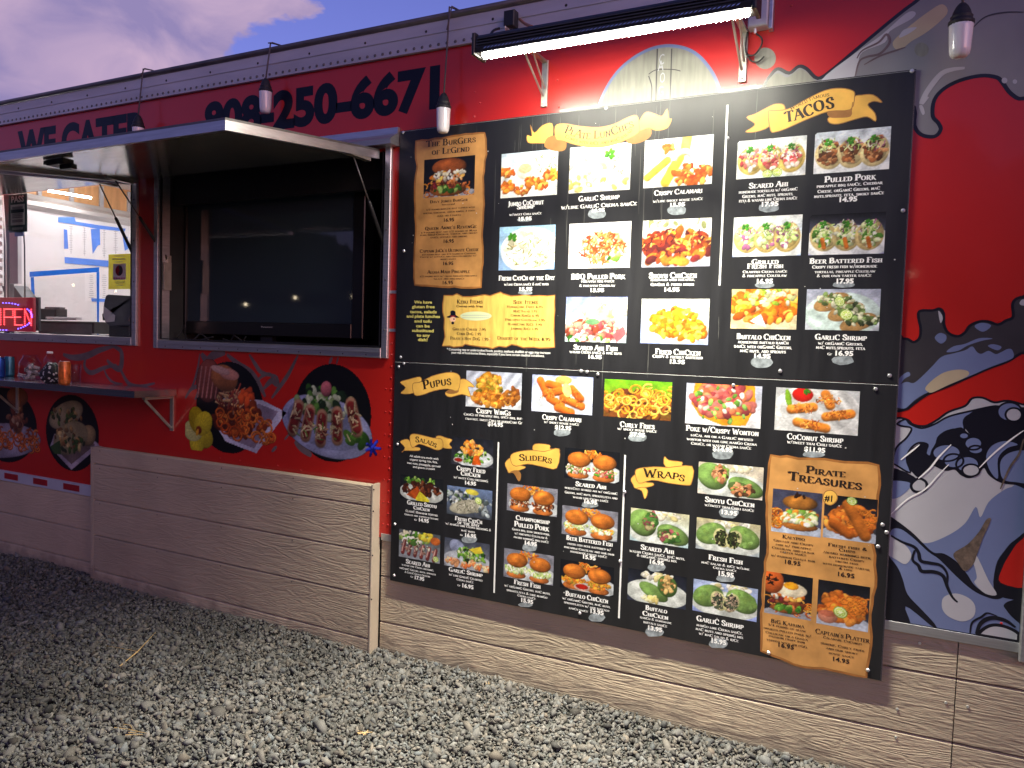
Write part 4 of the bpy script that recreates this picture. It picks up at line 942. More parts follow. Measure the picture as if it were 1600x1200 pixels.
# counter shelf ---------------------------------------------------------------------
sh = MB(); SZ = 1.378
sh.bbox(-7.6, -4.173, -.300, .005, SZ-.004, SZ, .001); sh.box(-7.6,-4.173,-.300,-.297,SZ-.042,SZ-.0045); sh.box(-4.176,-4.173,-.296,.004,SZ-.042,SZ-.0045)
shelf = thing('counter_shelf', (-5.8, -.15, SZ), 'stainless steel serving shelf on brackets under the left window', 'shelf')
sh.build('shelf_top', 'steel', shelf)
for bxp in (-4.215, -5.9, -7.3):
    b = MB(); b.box(bxp-.014,bxp+.014,-.0,.009,1.105,SZ-.043); b.box(bxp-.014,bxp+.014,-.205,-.001,SZ-.060,SZ-.043)
    b.tube([(bxp,-.195,SZ-.062),(bxp,-.004,1.125)], .009, 6); b.build('bracket','galv',shelf)

# serving window room -----------------------------------------------------------------
XE = -7.40
room = MB(); room.box(XE-.03,XE,.03,2.44,.62,2.93); room.box(XE-.4,-4.47,2.40,2.44,.62,3.34); room.box(-4.50,-4.47,.04,2.40,.62,3.34); room.box(XE-.4,-4.47,.03,2.44,3.30,3.34); room.box(XE-.4,-4.47,.04,2.44,.62,.64)
room.build('kitchen_walls','roomwall',truck)
box('kitchen_end_panel', XE-.36, XE-.33, .03, 2.44, 2.93, 3.30, 'wood', truck)
cv = MB()
for k,(a0,z0,a1,z1) in enumerate(((.0,2.86,.03,2.90),(.03,2.90,.02,2.94),(.02,2.94,-.10,2.99),(-.10,2.99,-.13,3.03))):
    cv.add([(XE+.004+a0,.04,z0),(XE+.004+a0,2.40,z0),(XE+.004+a1,2.40,z1),(XE+.004+a1,.04,z1)],[(0,1,2,3)])
cv.build('cove_moulding','cove',truck)
for k in range(4): box('cabinet_post', XE-.325, XE-.30, 1.25+.33*k, 1.29+.33*k, 2.95, 3.28, 'ltgrey', truck)
fx = thing('ceiling_light', (-6.0, 1.2, 3.28), 'lit white fluorescent fixtures on the kitchen ceiling, the front one added to brighten the window', 'light')
box('fixture_body', -6.75, -5.25, 1.10, 1.30, 3.262, 3.298, 'white', fx)
box('fixture_body', -6.95, -4.75, .30, .50, 3.262, 3.298, 'white', fx)  # front fixture and its tube are added to brighten things just inside the window
b = MB(); b.tube([(-6.9,.40,3.245),(-4.8,.40,3.245)], .018, 10); b.build('tube','tube',fx)
for y in (1.15,1.25):
    b = MB(); b.tube([(-6.7,y,3.245),(-5.3,y,3.245)], .016, 10); b.build('tube','tube',fx)
a = WX(76,298,XE+.12); c = WX(142,309,XE+.12)
b = MB(); b.tube([a, c], .010, 8); o = b.build('under_cabinet_tube','tube',None,origin=a); tag(o,'thin glowing tube running along the top of the kitchen end wall','light')
box('inner_counter', -7.39, -4.51, .045, .75, 1.640, 1.690, 'steel', truck)

def quadX(name, crop, pts, X, m, parent):
    P = [WX(*pc(crop,x,y),X) for x,y in pts]; v = [(X,p[1],p[2]) for p in P]
    return mesh_obj(name, v, [tuple(range(len(v)))], m, parent)
def papers():
    t = thing('price_sheet', WX(*pc('WA',850,800),XE+.002), 'large white sheet of handwritten lists held by blue tape on the kitchen end wall', 'paper')
    quadX('sheet','WA',[(665,670),(1300,720),(1300,1050),(672,1030)],XE+.003,'paper',t)
    b = MB(); r = random.Random(2)
    for cx in (740,880,1085,1205):
        for k in range(12):
            y = 690+24*k+(cx-740)*.11; w = r.uniform(14,44); P = [WX(*pc('WA',x,yy),XE+.005) for x,yy in ((cx-w/2,y),(cx+w/2,y+2),(cx+w/2,y+7),(cx-w/2,y+5))]; b.add([tuple(p) for p in P],[(0,1,2,3)])
        P = [WX(*pc('WA',x,yy),XE+.0045) for x,yy in ((cx-2,690+(cx-740)*.11),(cx+2,690+(cx-740)*.11),(cx+2,980+(cx-740)*.11),(cx-2,980+(cx-740)*.11))]; b.add([tuple(p) for p in P],[(0,1,2,3)])
    b.build('list_writing','inkgrey',t)
    for pts in ([(605,595),(775,595),(790,640),(1000,675),(1310,715),(1300,745),(1000,715),(780,672),(605,645)],[(665,720),(700,728),(712,925),(668,925)],[(945,720),(1040,715),(1045,885),(1020,890),(965,980)],[(1275,790),(1330,800),(1335,925),(1300,945)],[(672,1010),(1330,1065),(1320,1130),(675,1075)]):
        quadX('tape_strip','WA',pts,XE+.007,'ntape',t)
    t = thing('price_sheet', WX(*pc('WB',960,450),XE+.002), 'smaller white list sheet taped below the large one on the kitchen end wall', 'paper')
    quadX('sheet','WB',[(880,245),(1130,260),(1120,610),(885,600)],XE+.003,'paper',t)
    b = MB()
    for k in range(12):
        for cx in (950,1085):
            y = 330+21*k; w = r.uniform(14,52); P = [WX(*pc('WB',x,yy),XE+.005) for x,yy in ((cx-w/2,y),(cx+w/2,y+2),(cx+w/2,y+7),(cx-w/2,y+5))]; b.add([tuple(p) for p in P],[(0,1,2,3)])
    b.build('list_writing','inkgrey',t)
    quadX('tape_strip','WB',[(950,572),(1100,580),(1100,612),(955,608)],XE+.007,'ntape',t)
papers()
def shield():
    Y = .62; f = lambda x, y: W(*pc('WB',x,y),Y)
    t = thing('tape_framed_shield', (f(660,900)[0], Y, 1.69), 'clear counter shield edged with bright blue tape behind the left window', 'screen')
    a0 = f(310,300); a1 = f(1035,255); zb = 1.692
    def strip(pts):
        v = [f(*p) for p in pts]; v = [(p[0], Y, max(p[2], zb)) for p in v]; vb = [(p[0], Y+.004, p[2]) for p in v]; n = len(v)
        mesh_obj('tape_strip', v, [tuple(range(n))[::-1]], 'tape', t)
    strip([(308,298),(1035,250),(1032,300),(308,352)]); strip([(318,354),(354,352),(376,912),(345,912)]); strip([(1005,303),(1036,300),(1030,950),(1012,950)])
    b = MB(); b.add([(f(356,0)[0],Y+.002,zb),(f(1004,0)[0],Y+.002,zb),(f(1004,310)[0],Y+.002,f(1004,310)[2]),(f(356,350)[0],Y+.002,f(356,350)[2])],[(0,1,2,3)]); b.build('shield_sheet','pane',t)
shield()
def inside_things():
    def fb(name, label, cat, crop, x0, y0, x1, y1, Y, d, m, extra=None, bev=.006):
        p = W(*pc(crop,x0,y0),Y); q = W(*pc(crop,x1,y1),Y); t = thing(name, ((p[0]+q[0])/2, Y, q[2]), label, cat)
        box('case', p[0], q[0], Y, Y+d, max(q[2],1.691), p[2], m, t, bev)
        if extra: extra(t, p, q)
        return t
    fb('cash_drawer','long low black drawer box on the counter behind the left window','box','WB',395,805,975,945,.30,.30,'black',lambda t,p,q: box('drawer_front', p[0]+.02, q[0]-.02, .296, .2995, 1.705, p[2]-.02, 'dkgrey', t))
    fb('label_printer','small black printer box sitting behind the long black drawer','printer','WB',410,680,580,800,.62,.10,'black',lambda t,p,q: box('lid', p[0]+.01, q[0]-.01, .66, .71, p[2]+.001, p[2]+.015, 'dkgrey', t))
    fb('tablet_stand','dark narrow tablet edge standing right of the lit sign','tablet','WB',366,562,400,912,.24,.02,'dkgrey',lambda t,p,q: box('stand_foot', p[0]-.01, q[0]+.03, .22, .29, 1.691, 1.70, 'black', t))
    fb('clip_board','grey clip tray with a pen lying above the long black drawer','tray','WB',470,765,790,800,.55,.05,'ltgrey',lambda t,p,q: box('tray_clip', p[0]+.05, p[0]+.12, .54, .549, p[2]-.02, p[2]-.005, 'steel', t))
    # hooded grey machine: rounded body on a dark base
    Y = .14; p = W(*pc('WB',1065,535),Y); q = W(*pc('WB',1400,945),Y)
    t = thing('covered_machine', ((p[0]+q[0])/2, Y+.1, 1.69), 'dark grey machine under a draped cover in the lower right window corner', 'machine')
    w = q[0]-p[0]; o = [(0,.55),(.02,.40),(.06,.80),(.12,.97),(.20,1),(1.0,.96),(1.0,.30),(.25,.28),(.12,.34)]
    v = []; 
    for yy in (Y, Y+.22): v += [(p[0]+w*a, yy, 1.692+(p[2]-1.692)*c) for a, c in o]
    n = len(o); mesh_obj('cover', v, [tuple(range(n))]+[tuple(range(n,2*n))[::-1]]+[(i,n+i,n+(i+1) % n,(i+1) % n) for i in range(n)], 'dkgrey', t)
    box('base', p[0]+w*.18, q[0]-.01, Y+.01, Y+.21, 1.692, 1.692+(p[2]-1.692)*.279, 'black', t)
    b = MB(); b.add([(p[0]+w*.05,Y-.002,1.692+(p[2]-1.692)*.74),(p[0]+w*.42,Y-.002,1.692+(p[2]-1.692)*.52),(p[0]+w*.40,Y-.002,1.692+(p[2]-1.692)*.38),(p[0]+w*.14,Y-.002,1.692+(p[2]-1.692)*.36),(p[0]+w*.04,Y-.002,1.692+(p[2]-1.692)*.5)],[(0,4,3,2,1)]); b.build('cover_fold','ltgrey',t)
    # plastic tub beside it
    Y = .10; a = W(*pc('WB',1320,760),Y); c = W(*pc('WB',1385,935),Y); b = MB(); x = (a[0]+c[0])/2; rr = (c[0]-a[0])/2
    b.lathe((x,Y+rr,1.692),[(rr*.85,0),(rr,.02),(rr,a[2]-1.692-.02),(rr*1.05,a[2]-1.692)],16); o = b.build('plastic_tub','cup',None,smooth=True,origin=(x,Y+rr,1.692)); tag(o,'clear plastic tub wedged against the right edge of the left window','tub')
    # paper plate on the sill
    for (x,y),lb in (((590,928),'white paper plate rim resting on the window ledge left of centre'),((260,930),'white paper slip lying on the ledge in front of the lit sign')):
        p = W(*pc('WB',x,y),.08); b = MB(); b.lathe((p[0],.10,1.704),[(.04,0),(.075,.006),(.078,.009),(.06,.006)],18); o = b.build('paper_plate','paper',None,smooth=True,origin=(p[0],.10,1.70)); tag(o,lb,'plate')
    # placard
    Y = .05; f = lambda x,y: W(*pc('WA',x,y),Y)
    p = f(90,365); q = f(280,745); t = thing('health_placard', ((p[0]+q[0])/2, Y, p[2]), 'dark green and white inspection placard reading PASS in the left window', 'sign')
    box('card', p[0], q[0], Y, Y+.004, q[2], p[2], 'passgreen', t)
    a = f(112,470); c = f(258,672); box('white_panel', a[0], c[0], Y-.0015, Y-.0005, c[2], a[2], 'paper', t)
    m = MB(); a = f(118,438); c = f(252,438); h = f(185,378)[2]-f(185,438)[2]; set_line(m,'PASS',(a[0],f(185,438)[2]),(c[0],f(185,438)[2]),h,Y-.002,'S',.03); m.build('lettering','paper',t)
    a = f(118,520); c = f(252,545); box('green_band', a[0], c[0], Y-.003, Y-.0018, c[2], a[2], 'passgreen', t)
    m = MB()
    for yy in (490,503,560,578,596,625,640,705,718): a = f(130,yy); c = f(240,yy+5); m.box(a[0],c[0],Y-.003,Y-.0018,c[2],a[2])
    m.build('small_print','inkgrey',t)
    a = f(145,748); c = f(232,790); box('tape_strip', a[0], c[0], Y+.005, Y+.008, c[2], a[2], 'ntape', t)
    # notice
    f = lambda x,y: W(*pc('WB',x,y),Y)
    p = f(1130,115); q = f(1370,478); t = thing('yellow_notice', ((p[0]+q[0])/2, .036, p[2]), 'mustard yellow notice with a round red and black logo taped inside the glass', 'notice')
    Y = .036; p = f(1130,118); q = f(1368,478); mesh_obj('sheet', [(p[0],Y,q[2]),(q[0],Y,q[2]),(q[0],Y,p[2]),(p[0],Y,p[2])], [(0,1,2,3)], 'notice', t)
    a = f(1180,215); c = f(1312,380); mesh_obj('white_panel', [(a[0],Y-.0008,c[2]),(c[0],Y-.0008,c[2]),(c[0],Y-.0008,a[2]),(a[0],Y-.0008,a[2])], [(0,1,2,3)], 'paper', t)
    ctr = f(1243,285); rx = (f(1282,285)[0]-ctr[0]); rz = ctr[2]-f(1243,340)[2]
    E = [(ctr[0]+rx*cos(k*pi/12), ctr[2]+rz*sin(k*pi/12)) for k in range(24)]
    decal('logo_disc', E, Y-.0016, 'nred', t)
    H = [(ctr[0]+rx*.96*cos(k*pi/10-pi/2), ctr[2]+rz*.96*sin(k*pi/10-pi/2)) for k in range(11)]+[(ctr[0]-rx*.1,ctr[2]+rz*.45),(ctr[0]+rx*.2,ctr[2]),(ctr[0]-rx*.15,ctr[2]-rz*.4)]
    decal('logo_swirl', H, Y-.0022, 'darktext', t)
    for txt,xl,xr,yb,h,mm in (('NOTICE',1195,1290,140,12,'inkgrey'),('2 FOR CHOICE',1170,1315,172,18,'ltgrey'),('DELIVERY',1200,1282,198,10,'inkgrey'),('HoppyHour',1182,1312,372,18,'pink'),('order online today',1200,1310,408,9,'inkgrey'),('open daily',1215,1285,425,8,'inkgrey'),('ask inside',1215,1285,442,8,'inkgrey')):
        if mm == 'ltgrey': mm = 'inkgrey'
        mb = MB()
        if txt in ('NOTICE','2 FOR CHOICE','DELIVERY','HoppyHour'):
            pass
        # small type too faint to read is set as short bars
        w = (xr-xl)/5
        for k in range(5):
            a = f(xl+k*w,yb-h*.8); c = f(xl+k*w+w*.78,yb); mb.box(a[0],c[0],Y-.0020,Y-.0012,c[2],a[2])
        mb.build('print_line',mm,t)
    # open sign
    Y = .060; f = lambda x,y: W(*pc('WB',x,y),Y)
    p = f(-300,565); q = f(345,925); t = thing('open_sign', ((p[0]+q[0])/2, Y, q[2]), 'lit LED sign spelling OPEN in red dots inside a blue dotted oval', 'sign')
    box('backing', p[0], q[0], Y, Y+.02, max(q[2],1.712), p[2], 'openback', t, .003)
    L = {'O':[[(0,0),(1,0),(1,1),(0,1),(0,0)]],'P':[[(0,0),(0,1),(1,1),(1,.48),(0,.48)]],'E':[[(1,0),(0,0),(0,1),(1,1)],[(0,.5),(.8,.5)]],'N':[[(0,0),(0,1),(1,0),(1,1)]]}
    z0 = f(190,852)[2]; z1 = f(190,688)[2]
    for ch,xa,xb in (('O',-75,10),('P',48,140),('E',158,232),('N',262,330)):
        b = MB(); X0 = f(xa,770)[0]; X1 = f(xb,770)[0]
        for st in L[ch]:
            for (a0,b0),(a1,b1) in zip(st,st[1:]):
                A = np.array([X0+(X1-X0)*a0, z0+(z1-z0)*b0]); B = np.array([X0+(X1-X0)*a1, z0+(z1-z0)*b1]); n = max(2,int(np.linalg.norm(B-A)/.0125))
                for k in range(n+1):
                    q = A+(B-A)*k/n; b.box(q[0]-.003,q[0]+.003,Y-.006,Y-.001,q[1]-.003,q[1]+.003)
        b.build('red_led_letter','opened',t)
    b = MB(); cx = f(128-75,770)[0]; cz = f(128,765)[2]; RX = f(345,765)[0]-cx; RX = abs(RX)*.98; RZ = (f(128,620)[2]-f(128,905)[2])/2
    for k in range(54):
        if (k//3) % 3 == 2: continue
        a_ = 2*pi*k/54; x = cx+RX*cos(a_); z = cz+RZ*sin(a_); 
        if x > p[0]: b.box(x-.0035,x+.0035,Y-.006,Y-.001,z-.0035,z+.0035)
    b.build('blue_led_oval','openblue',t)
inside_things()
def left_post():
    p = W(12, 500, .30); t = thing('equipment_post', (p[0], .30, 1.69), 'grey upright post with cables at the left edge behind the glass', 'post')
    box('post', W(6,450,.3)[0], W(14,450,.3)[0], .30, .34, 1.692, 2.95, 'dkgrey', t); box('white_conduit', W(15,450,.3)[0], W(28,450,.3)[0], .30, .33, 2.10, 2.60, 'ltgrey', t)
    for k, x in enumerate((4, 33)):
        a = W(x,300,.28); c = W(x+6,470,.28); b = MB(); b.tube([a, (a+c)/2+np.array([.02,0,0]), c], .006, 6); b.build('cable', 'white' if k == 0 else 'cordblk', t, smooth=True)
    t = thing('shelf_rack', (W(0,400,.5)[0], .5, 1.69), 'white slatted rack standing behind the post at the left edge', 'rack')
    for k in range(14): box('slat', W(-60,400,.5)[0], W(4,400,.5)[0], .50, .52, 1.75+.07*k, 1.78+.07*k, 'white', t)
    p = W(5,447,.4); v = [W(3,447,.4),W(21,446,.4),W(36,466,.4),W(8,466,.4)]; v = [tuple(x) for x in v]+[(x[0],x[1]+.12,x[2]) for x in v]
    o = mesh_obj('laptop_lid', v, [(3,2,1,0),(4,5,6,7),(0,1,5,4),(1,2,6,5),(2,3,7,6),(3,0,4,7)], 'dkgrey', None, origin=v[3]); tag(o,'dark grey slanted screen lid showing above the lit sign','screen')
left_post()

# ================================================================== MURAL AND WALL PRINTS
def mural():
    par = mesh_obj('mural', [(0,YW-.0002,1.0)]*1+[(.001,YW-.0002,1.0),(.001,YW-.0002,1.001)], [(0,1,2)], 'vgrey', truck)
    lay = [0]
    def poly(crop, pts, m, d=1, sm=True, out=None, name='mural_shape', clip=None):
        P = np.array([wc(crop,x,y) for x,y in pts]); 
        if sm: P = smooth_closed(P, 4)
        xm = .4385
        P[:,0] = np.minimum(P[:,0], xm)
        if clip: P[:,0] = np.maximum(P[:,0], clip)
        P[:,1] = np.maximum(P[:,1], .672)
        lay[0] += 1; Y = YW - .00018*d - .00001*lay[0]
        decal(name, P, Y, m, par)
        if out:
            b = MB(); ribbon(b, P, out, Y-.00008, True); b.build('mural_outline','vblack',par)
    def line(crop, pts, w, d=6, m='vblack', taper=True):
        P = smooth_open(np.array([wc(crop,x,y) for x,y in pts]), 6)
        P[:,0] = np.minimum(P[:,0], .4385); P[:,1] = np.maximum(P[:,1], .673)
        n = len(P); ws = np.full(n, w); 
        if taper: ws = w*(.35+.65*np.sin(np.linspace(.25,pi-.12,n)))
        b = MB(); ribbon(b, P, ws, YW-.00018*d-.0005); b.build('mural_line', m, par)
    cl = -.14
    # upper grey arm
    poly('R1',[(-30,600),(-20,520),(10,470),(60,425),(130,452),(190,410),(240,425),(310,485),(400,430),(520,330),(640,230),(760,130),(860,50),(940,-10),(1000,-80),(1400,-200),(1750,-150),(1750,500),(1600,610),(1520,580),(1470,515),(1430,478),(1330,468),(1200,498),(1100,550),(1040,620),(1030,720),(1065,765),(1080,805),(1050,845),(1000,850),(950,832),(915,780),(880,640),(500,640)],'vgrey',2,out=.014)
    poly('R1',[(-10,520),(30,465),(70,455),(120,480),(190,430),(240,445),(300,500),(360,500),(480,420),(520,460),(300,640),(0,640)],'vcoin',4)
    poly('R1',[(330,500),(540,330),(700,220),(860,80),(920,70),(900,110),(760,190),(730,260),(590,320),(560,400),(540,470),(420,560)],'vlight',4)
    poly('R1',[(780,260),(870,170),(1000,70),(1090,20),(1120,80),(1000,190),(900,250),(820,310)],'vbeige',5)
    poly('R1',[(820,230),(850,180),(930,165),(880,205)],'vlight',7)
    line('R1',[(545,470),(570,380),(620,350),(700,330),(760,260),(740,210),(690,260),(590,310),(555,360)],.010,6,'vlinework')
    line('R1',[(600,400),(700,345),(800,310),(860,290)],.008,6,'vlinework')
    line('R1',[(1000,600),(960,640),(1000,560),(1080,460),(1150,430),(1230,420)],.020,5,'vlight')
    line('R1',[(1600,70),(1480,72),(1360,100),(1280,170)],.006,5,'vdark')
    poly('R1',[(945,660),(965,655),(980,700),(965,712)],'vlight',5)
    for x,y,r in ((1480,498,18),(1545,505,14),(960,305,45)):
        poly('R1',[(x+r*cos(k),y+r*sin(k)) for k in np.arange(0,6.2,.8)],'vlight' if r < 40 else 'vcoin',5)
    # charcoal arm with light belly
    poly('R2',[(120,470),(170,485),(210,490),(260,515),(310,480),(320,400),(305,330),(300,270),(330,245),(420,245),(480,230),(515,270),(520,370),(560,440),(640,465),(700,430),(740,375),(820,340),(900,340),(980,365),(1050,330),(1110,300),(1105,200),(1130,150),(1190,130),(1300,120),(1300,560),(1180,610),(1060,680),(900,740),(740,810),(560,890),(380,960),(250,1050),(190,1090),(80,1080),(60,800)],'vdark',2,out=.010)
    poly('R2',[(90,930),(140,880),(200,855),(260,865),(330,810),(420,720),(500,640),(600,612),(700,585),(760,552),(800,600),(840,615),(900,590),(960,618),(1010,600),(1060,575),(1100,580),(1115,640),(1060,675),(900,735),(740,805),(560,880),(380,945),(270,1010),(190,1080),(120,1075),(80,1060)],'vblue',4)
    poly('R2',[(360,905),(420,840),(520,775),(640,750),(725,765),(715,810),(560,880),(420,945),(375,935)],'vbeige',6)
    poly('R2',[(780,380),(840,350),(920,370),(890,410),(840,425)],'vblue',4); poly('R2',[(440,480),(480,438),(535,455),(535,500),(490,528)],'vblue',4)
    poly('R2',[(470,250),(500,280),(508,320),(488,350)],'vlight',4); poly('R2',[(540,600),(600,552),(700,530),(820,482),(935,485),(840,505),(720,545),(640,590)],'vblue',4)
    poly('R2',[(895,550),(940,533),(1010,555),(975,585)],'vblue',4); poly('R2',[(110,900),(140,820),(210,770),(230,800),(180,830),(130,900)],'vblue',4)
    poly('R2',[(1165,180),(1190,150),(1230,160),(1220,200),(1180,200)],'vlight',4)
    # big lower creature: dark mass over pale vinyl
    poly('R3',[(60,300),(100,90),(200,85),(260,130),(360,140),(460,90),(560,20),(700,-30),(760,-95),(850,-100),(950,-60),(1060,-75),(1200,-40),(1300,0),(1300,2000),(40,2000),(40,900)],'vlight',2,out=.008)
    poly('R3',[(120,120),(190,85),(230,125),(330,160),(440,125),(560,60),(760,10),(960,-30),(980,0),(760,40),(690,90),(690,180),(600,170),(500,210),(450,300),(420,350),(400,400),(360,370),(380,300),(300,285),(230,340),(200,430),(230,540),(100,470),(80,460),(110,330),(200,240),(240,160),(150,140)],'vblue',3,out=.007)
    poly('R3',[(700,90),(760,20),(900,-20),(1200,-20),(1300,0),(1300,650),(1130,645),(1000,625),(900,560),(860,500),(810,560),(730,588),(660,560),(610,515),(540,525),(470,500),(410,460),(405,380),(440,330),(460,240),(520,190),(640,155),(680,160),(740,215),(695,150)],'vblack',4)
    poly('R3',[(210,410),(240,350),(250,330),(330,285),(380,310),(370,390),(405,400),(415,470),(350,540),(300,580),(250,540),(215,490)],'vblack',4)
    for cx,cy,rx,ry,m in ((1080,20,105,80,'vblue'),(1115,45,70,58,'vlight'),(770,290,75,55,'vblue'),(790,345,62,36,'vblue'),(540,370,120,72,'vblue'),(600,440,85,60,'vblue'),(720,470,98,70,'vblue'),(750,520,75,52,'vlight'),(690,225,42,28,'vblue')):
        poly('R3',[(cx+rx*cos(k),cy+ry*sin(k)) for k in np.arange(0,6.2,.63)],m,5+(m=='vlight'),out=.007)
    poly('R3',[(880,400),(930,310),(1040,270),(1150,300),(1060,330),(980,420),(980,590),(910,520)],'vblue',5)
    poly('R3',[(1000,520),(1010,430),(1080,370),(1200,350),(1300,400),(1300,620),(1130,620),(1030,600)],'vblue',5)
    poly('R3',[(60,500),(200,540),(290,600),(240,640),(180,620),(60,620)],'vblack',3); poly('R3',[(240,640),(300,590),(365,620),(365,680),(310,705),(255,690)],'vlight',5,out=.010)
    poly('R3',[(60,620),(180,615),(240,640),(200,700),(120,755),(60,750)],'vblue',3)
    # lower blue field
    poly('R4',[(380,160),(560,90),(700,-10),(790,-150),(830,-60),(900,-190),(1010,-280),(1100,-320),(1300,-340),(1300,1000),(230,900),(180,700),(140,420),(60,300),(30,250),(30,90),(80,-20),(160,10),(280,120)],'vblue',3)
    poly('R4',[(20,-80),(60,-70),(160,0),(260,80),(340,160),(430,240),(520,250),(640,330),(720,430),(780,520),(880,590),(970,600),(1050,580),(1110,560),(1060,600),(980,640),(880,620),(760,560),(620,440),(480,300),(380,230),(250,110),(150,40),(80,40),(50,90),(20,90)],'vblack',4)
    poly('R4',[(20,280),(70,300),(130,380),(170,480),(210,600),(330,730),(440,850),(460,910),(400,860),(190,700),(230,870),(20,800)],'vblack',4)
    poly('R4',[(30,90),(90,110),(200,190),(240,270),(190,340),(110,300),(30,240)],'vlight',5)
    poly('R4',[(500,690),(520,620),(620,590),(730,630),(785,700),(770,790),(680,830),(580,800),(520,750)],'vlight',5)
    poly('R4',[(970,600),(960,360),(1040,220),(1130,130),(1300,60),(1300,600)],'vblack',4); poly('R4',[(1005,500),(1020,370),(1080,260),(1160,150),(1300,100),(1300,520)],'red',5)
    poly('R4',[(840,960),(850,900),(940,860),(1060,880),(1160,940),(1160,1020)],'vlight',5,out=.012)
    poly('R4',[(1030,690),(1080,655),(1200,650),(1200,850),(1110,800),(1050,730)],'vblack',5)
    poly('R4',[(710,185),(760,200),(830,330),(900,480),(970,600),(870,590),(780,500),(800,450),(770,330)],'vlight',6)
    poly('R4',[(600,250),(720,170),(820,60),(880,-40),(920,-40),(850,120),(800,260),(770,340),(700,400),(640,330)],'vdirt',7)
    line('R4',[(65,95),(160,150),(260,190),(300,240),(320,310),(400,330),(490,350),(545,420),(545,510)],.013)
    line('R4',[(270,220),(250,300),(300,350),(330,400),(430,405),(510,440),(550,540),(590,620),(635,665)],.014)
    line('R4',[(740,940),(760,840),(840,790),(890,758),(975,785)],.008); line('R4',[(790,960),(830,850),(920,800),(1040,820),(1130,880)],.016)
    line('R3',[(60,900),(200,770),(330,700),(400,640),(470,560),(560,470)],.006,9,'white'); line('R3',[(150,430),(250,350),(310,300)],.006,9,'white'); line('R3',[(300,590),(400,500),(480,400),(580,300)],.007,9,'white')
    line('R3',[(1000,680),(1080,500),(1160,380),(1200,250)],.008,9,'vdirt'); line('R3',[(820,500),(950,370),(1100,250),(1200,180)],.006,9,'white')
    # silver compass disc above the menu board
    cx, cz = wc('U',940,560); E = [wc('U',*p) for p in ((540,680),(560,600),(620,490),(700,400),(800,330),(900,290),(1000,282),(1100,305),(1180,360),(1250,450),(1290,540),(1300,620),(1280,760),(560,800))]
    P = smooth_closed(np.array(E),4); decal('compass_disc', P, YW-.0008, 'vcoin', par)
    b = MB(); ribbon(b, P, .014, YW-.0009, True); b.build('disc_rim','vblue',par)
    b = MB(); ribbon(b, np.array([wc('U',905,300),wc('U',895,630)]), .006, YW-.0010); ribbon(b, np.array([wc('U',995,300),wc('U',985,610)]), .005, YW-.0010); ribbon(b, smooth_open(np.array([wc('U',850,460),wc('U',900,432),wc('U',1000,430),wc('U',1050,440)])), .004, YW-.0011)
    ribbon(b, smooth_open(np.array([wc('U',850,470),wc('U',870,540),wc('U',865,640)])), .005, YW-.0011); b.build('disc_lines','vdark',par)
    m = MB()
    for txt,x,y,h in (('C',930,400,40),('A',925,440,45),('O',935,515,42),('G',925,600,40)):
        a = wc('U',x-18,y); c = wc('U',x+18,y-4); set_line(m, txt, a, c, .045, YW-.0012, 'S', .0)
    m.build('disc_letters','inkgrey',par)
    for px,py,rx,ry in ((1195,90,17,17),):
        E = [W(px+rx*cos(k),py+ry*sin(k)) for k in np.arange(0,6.28,.35)]; decal('bubble', [(p[0],p[2]) for p in E], YW-.0009, 'vcoin', par)
mural()

def left_lines():
    L = [
     ('FL',[(385,215),(450,235),(530,225),(610,190),(700,165)],.05),('FL',[(530,225),(520,290),(560,330),(640,300),(720,280)],.035),
     ('FL',[(700,165),(750,200),(745,300),(700,290),(660,250)],.045),('FL',[(740,290),(760,340),(800,400),(870,415),(960,395)],.03),
     ('FL',[(640,300),(660,350),(700,390),(760,400)],.02),('FL',[(560,850),(590,900),(560,880),(600,930)],.012),
     ('FL',[(1240,210),(1230,290),(1200,400),(1150,490)],.018),('FL',[(1250,210),(1290,255),(1330,220),(1400,205)],.06),
     ('FL',[(1150,490),(1190,430),(1240,420),(1210,500)],.028),
     ('FD',[(410,215),(480,275),(560,330),(610,400),(650,480)],.045),('FD',[(550,215),(590,280),(630,330),(720,350)],.03),
     ('FD',[(720,350),(725,400),(690,380),(640,430)],.04),('FD',[(855,220),(800,330),(740,420),(690,490)],.028),
     ('FD',[(600,410),(620,360),(680,340),(722,400),(740,440)],.022),('FD',[(1070,230),(1050,275)],.02),('FD',[(1108,230),(1096,275)],.012),
     ('FD',[(835,760),(880,800),(940,850)],.05),('FD',[(770,750),(800,715)],.014),('FD',[(690,825),(722,790)],.022)]
    for crop, pts, w in L:
        P = smooth_open(np.array([wc(crop,x,y) for x,y in pts]), 6); n = len(P); ws = w*(.25+.75*np.sin(np.linspace(.2,pi-.2,n)))
        b = MB(); ribbon(b, P, ws, YW-.0002-rnd.random()*.0002); b.build('line_decal','vlinework',truck)
left_lines()

def wall_dish(name, label, bx, seed, fn, ext, ell):
    """a dish print on a black oval; ext = picture box (px), ell = black oval box (px)"""
    x0,y0,x1,y1 = ext; a = W(x0,(y0+y1)/2); c = W(x1,(y0+y1)/2); t = W((x0+x1)/2,y0); u = W((x0+x1)/2,y1)
    wd = c[0]-a[0]; ht = t[2]-u[2]; p = Pic(wd, ht, 120, seed); p.a[:] = 0
    ex0,ey0,ex1,ey1 = [ (ell[0]-x0)/(x1-x0), (ell[1]-y0)/(y1-y0), (ell[2]-x0)/(x1-x0), (ell[3]-y0)/(y1-y0)]
    p.ell((ex0+ex1)/2*p.asp, (ey0+ey1)/2, (ex1-ex0)/2*p.asp, (ey1-ey0)/2, 0, (.03,.03,.04), 0, .03)
    fn(p); o = print_grid(name, a[0], c[0], u[2], t[2], YW-.0007, p.out()*1.0, truck, alpha=p.a)
    o['label'] = label
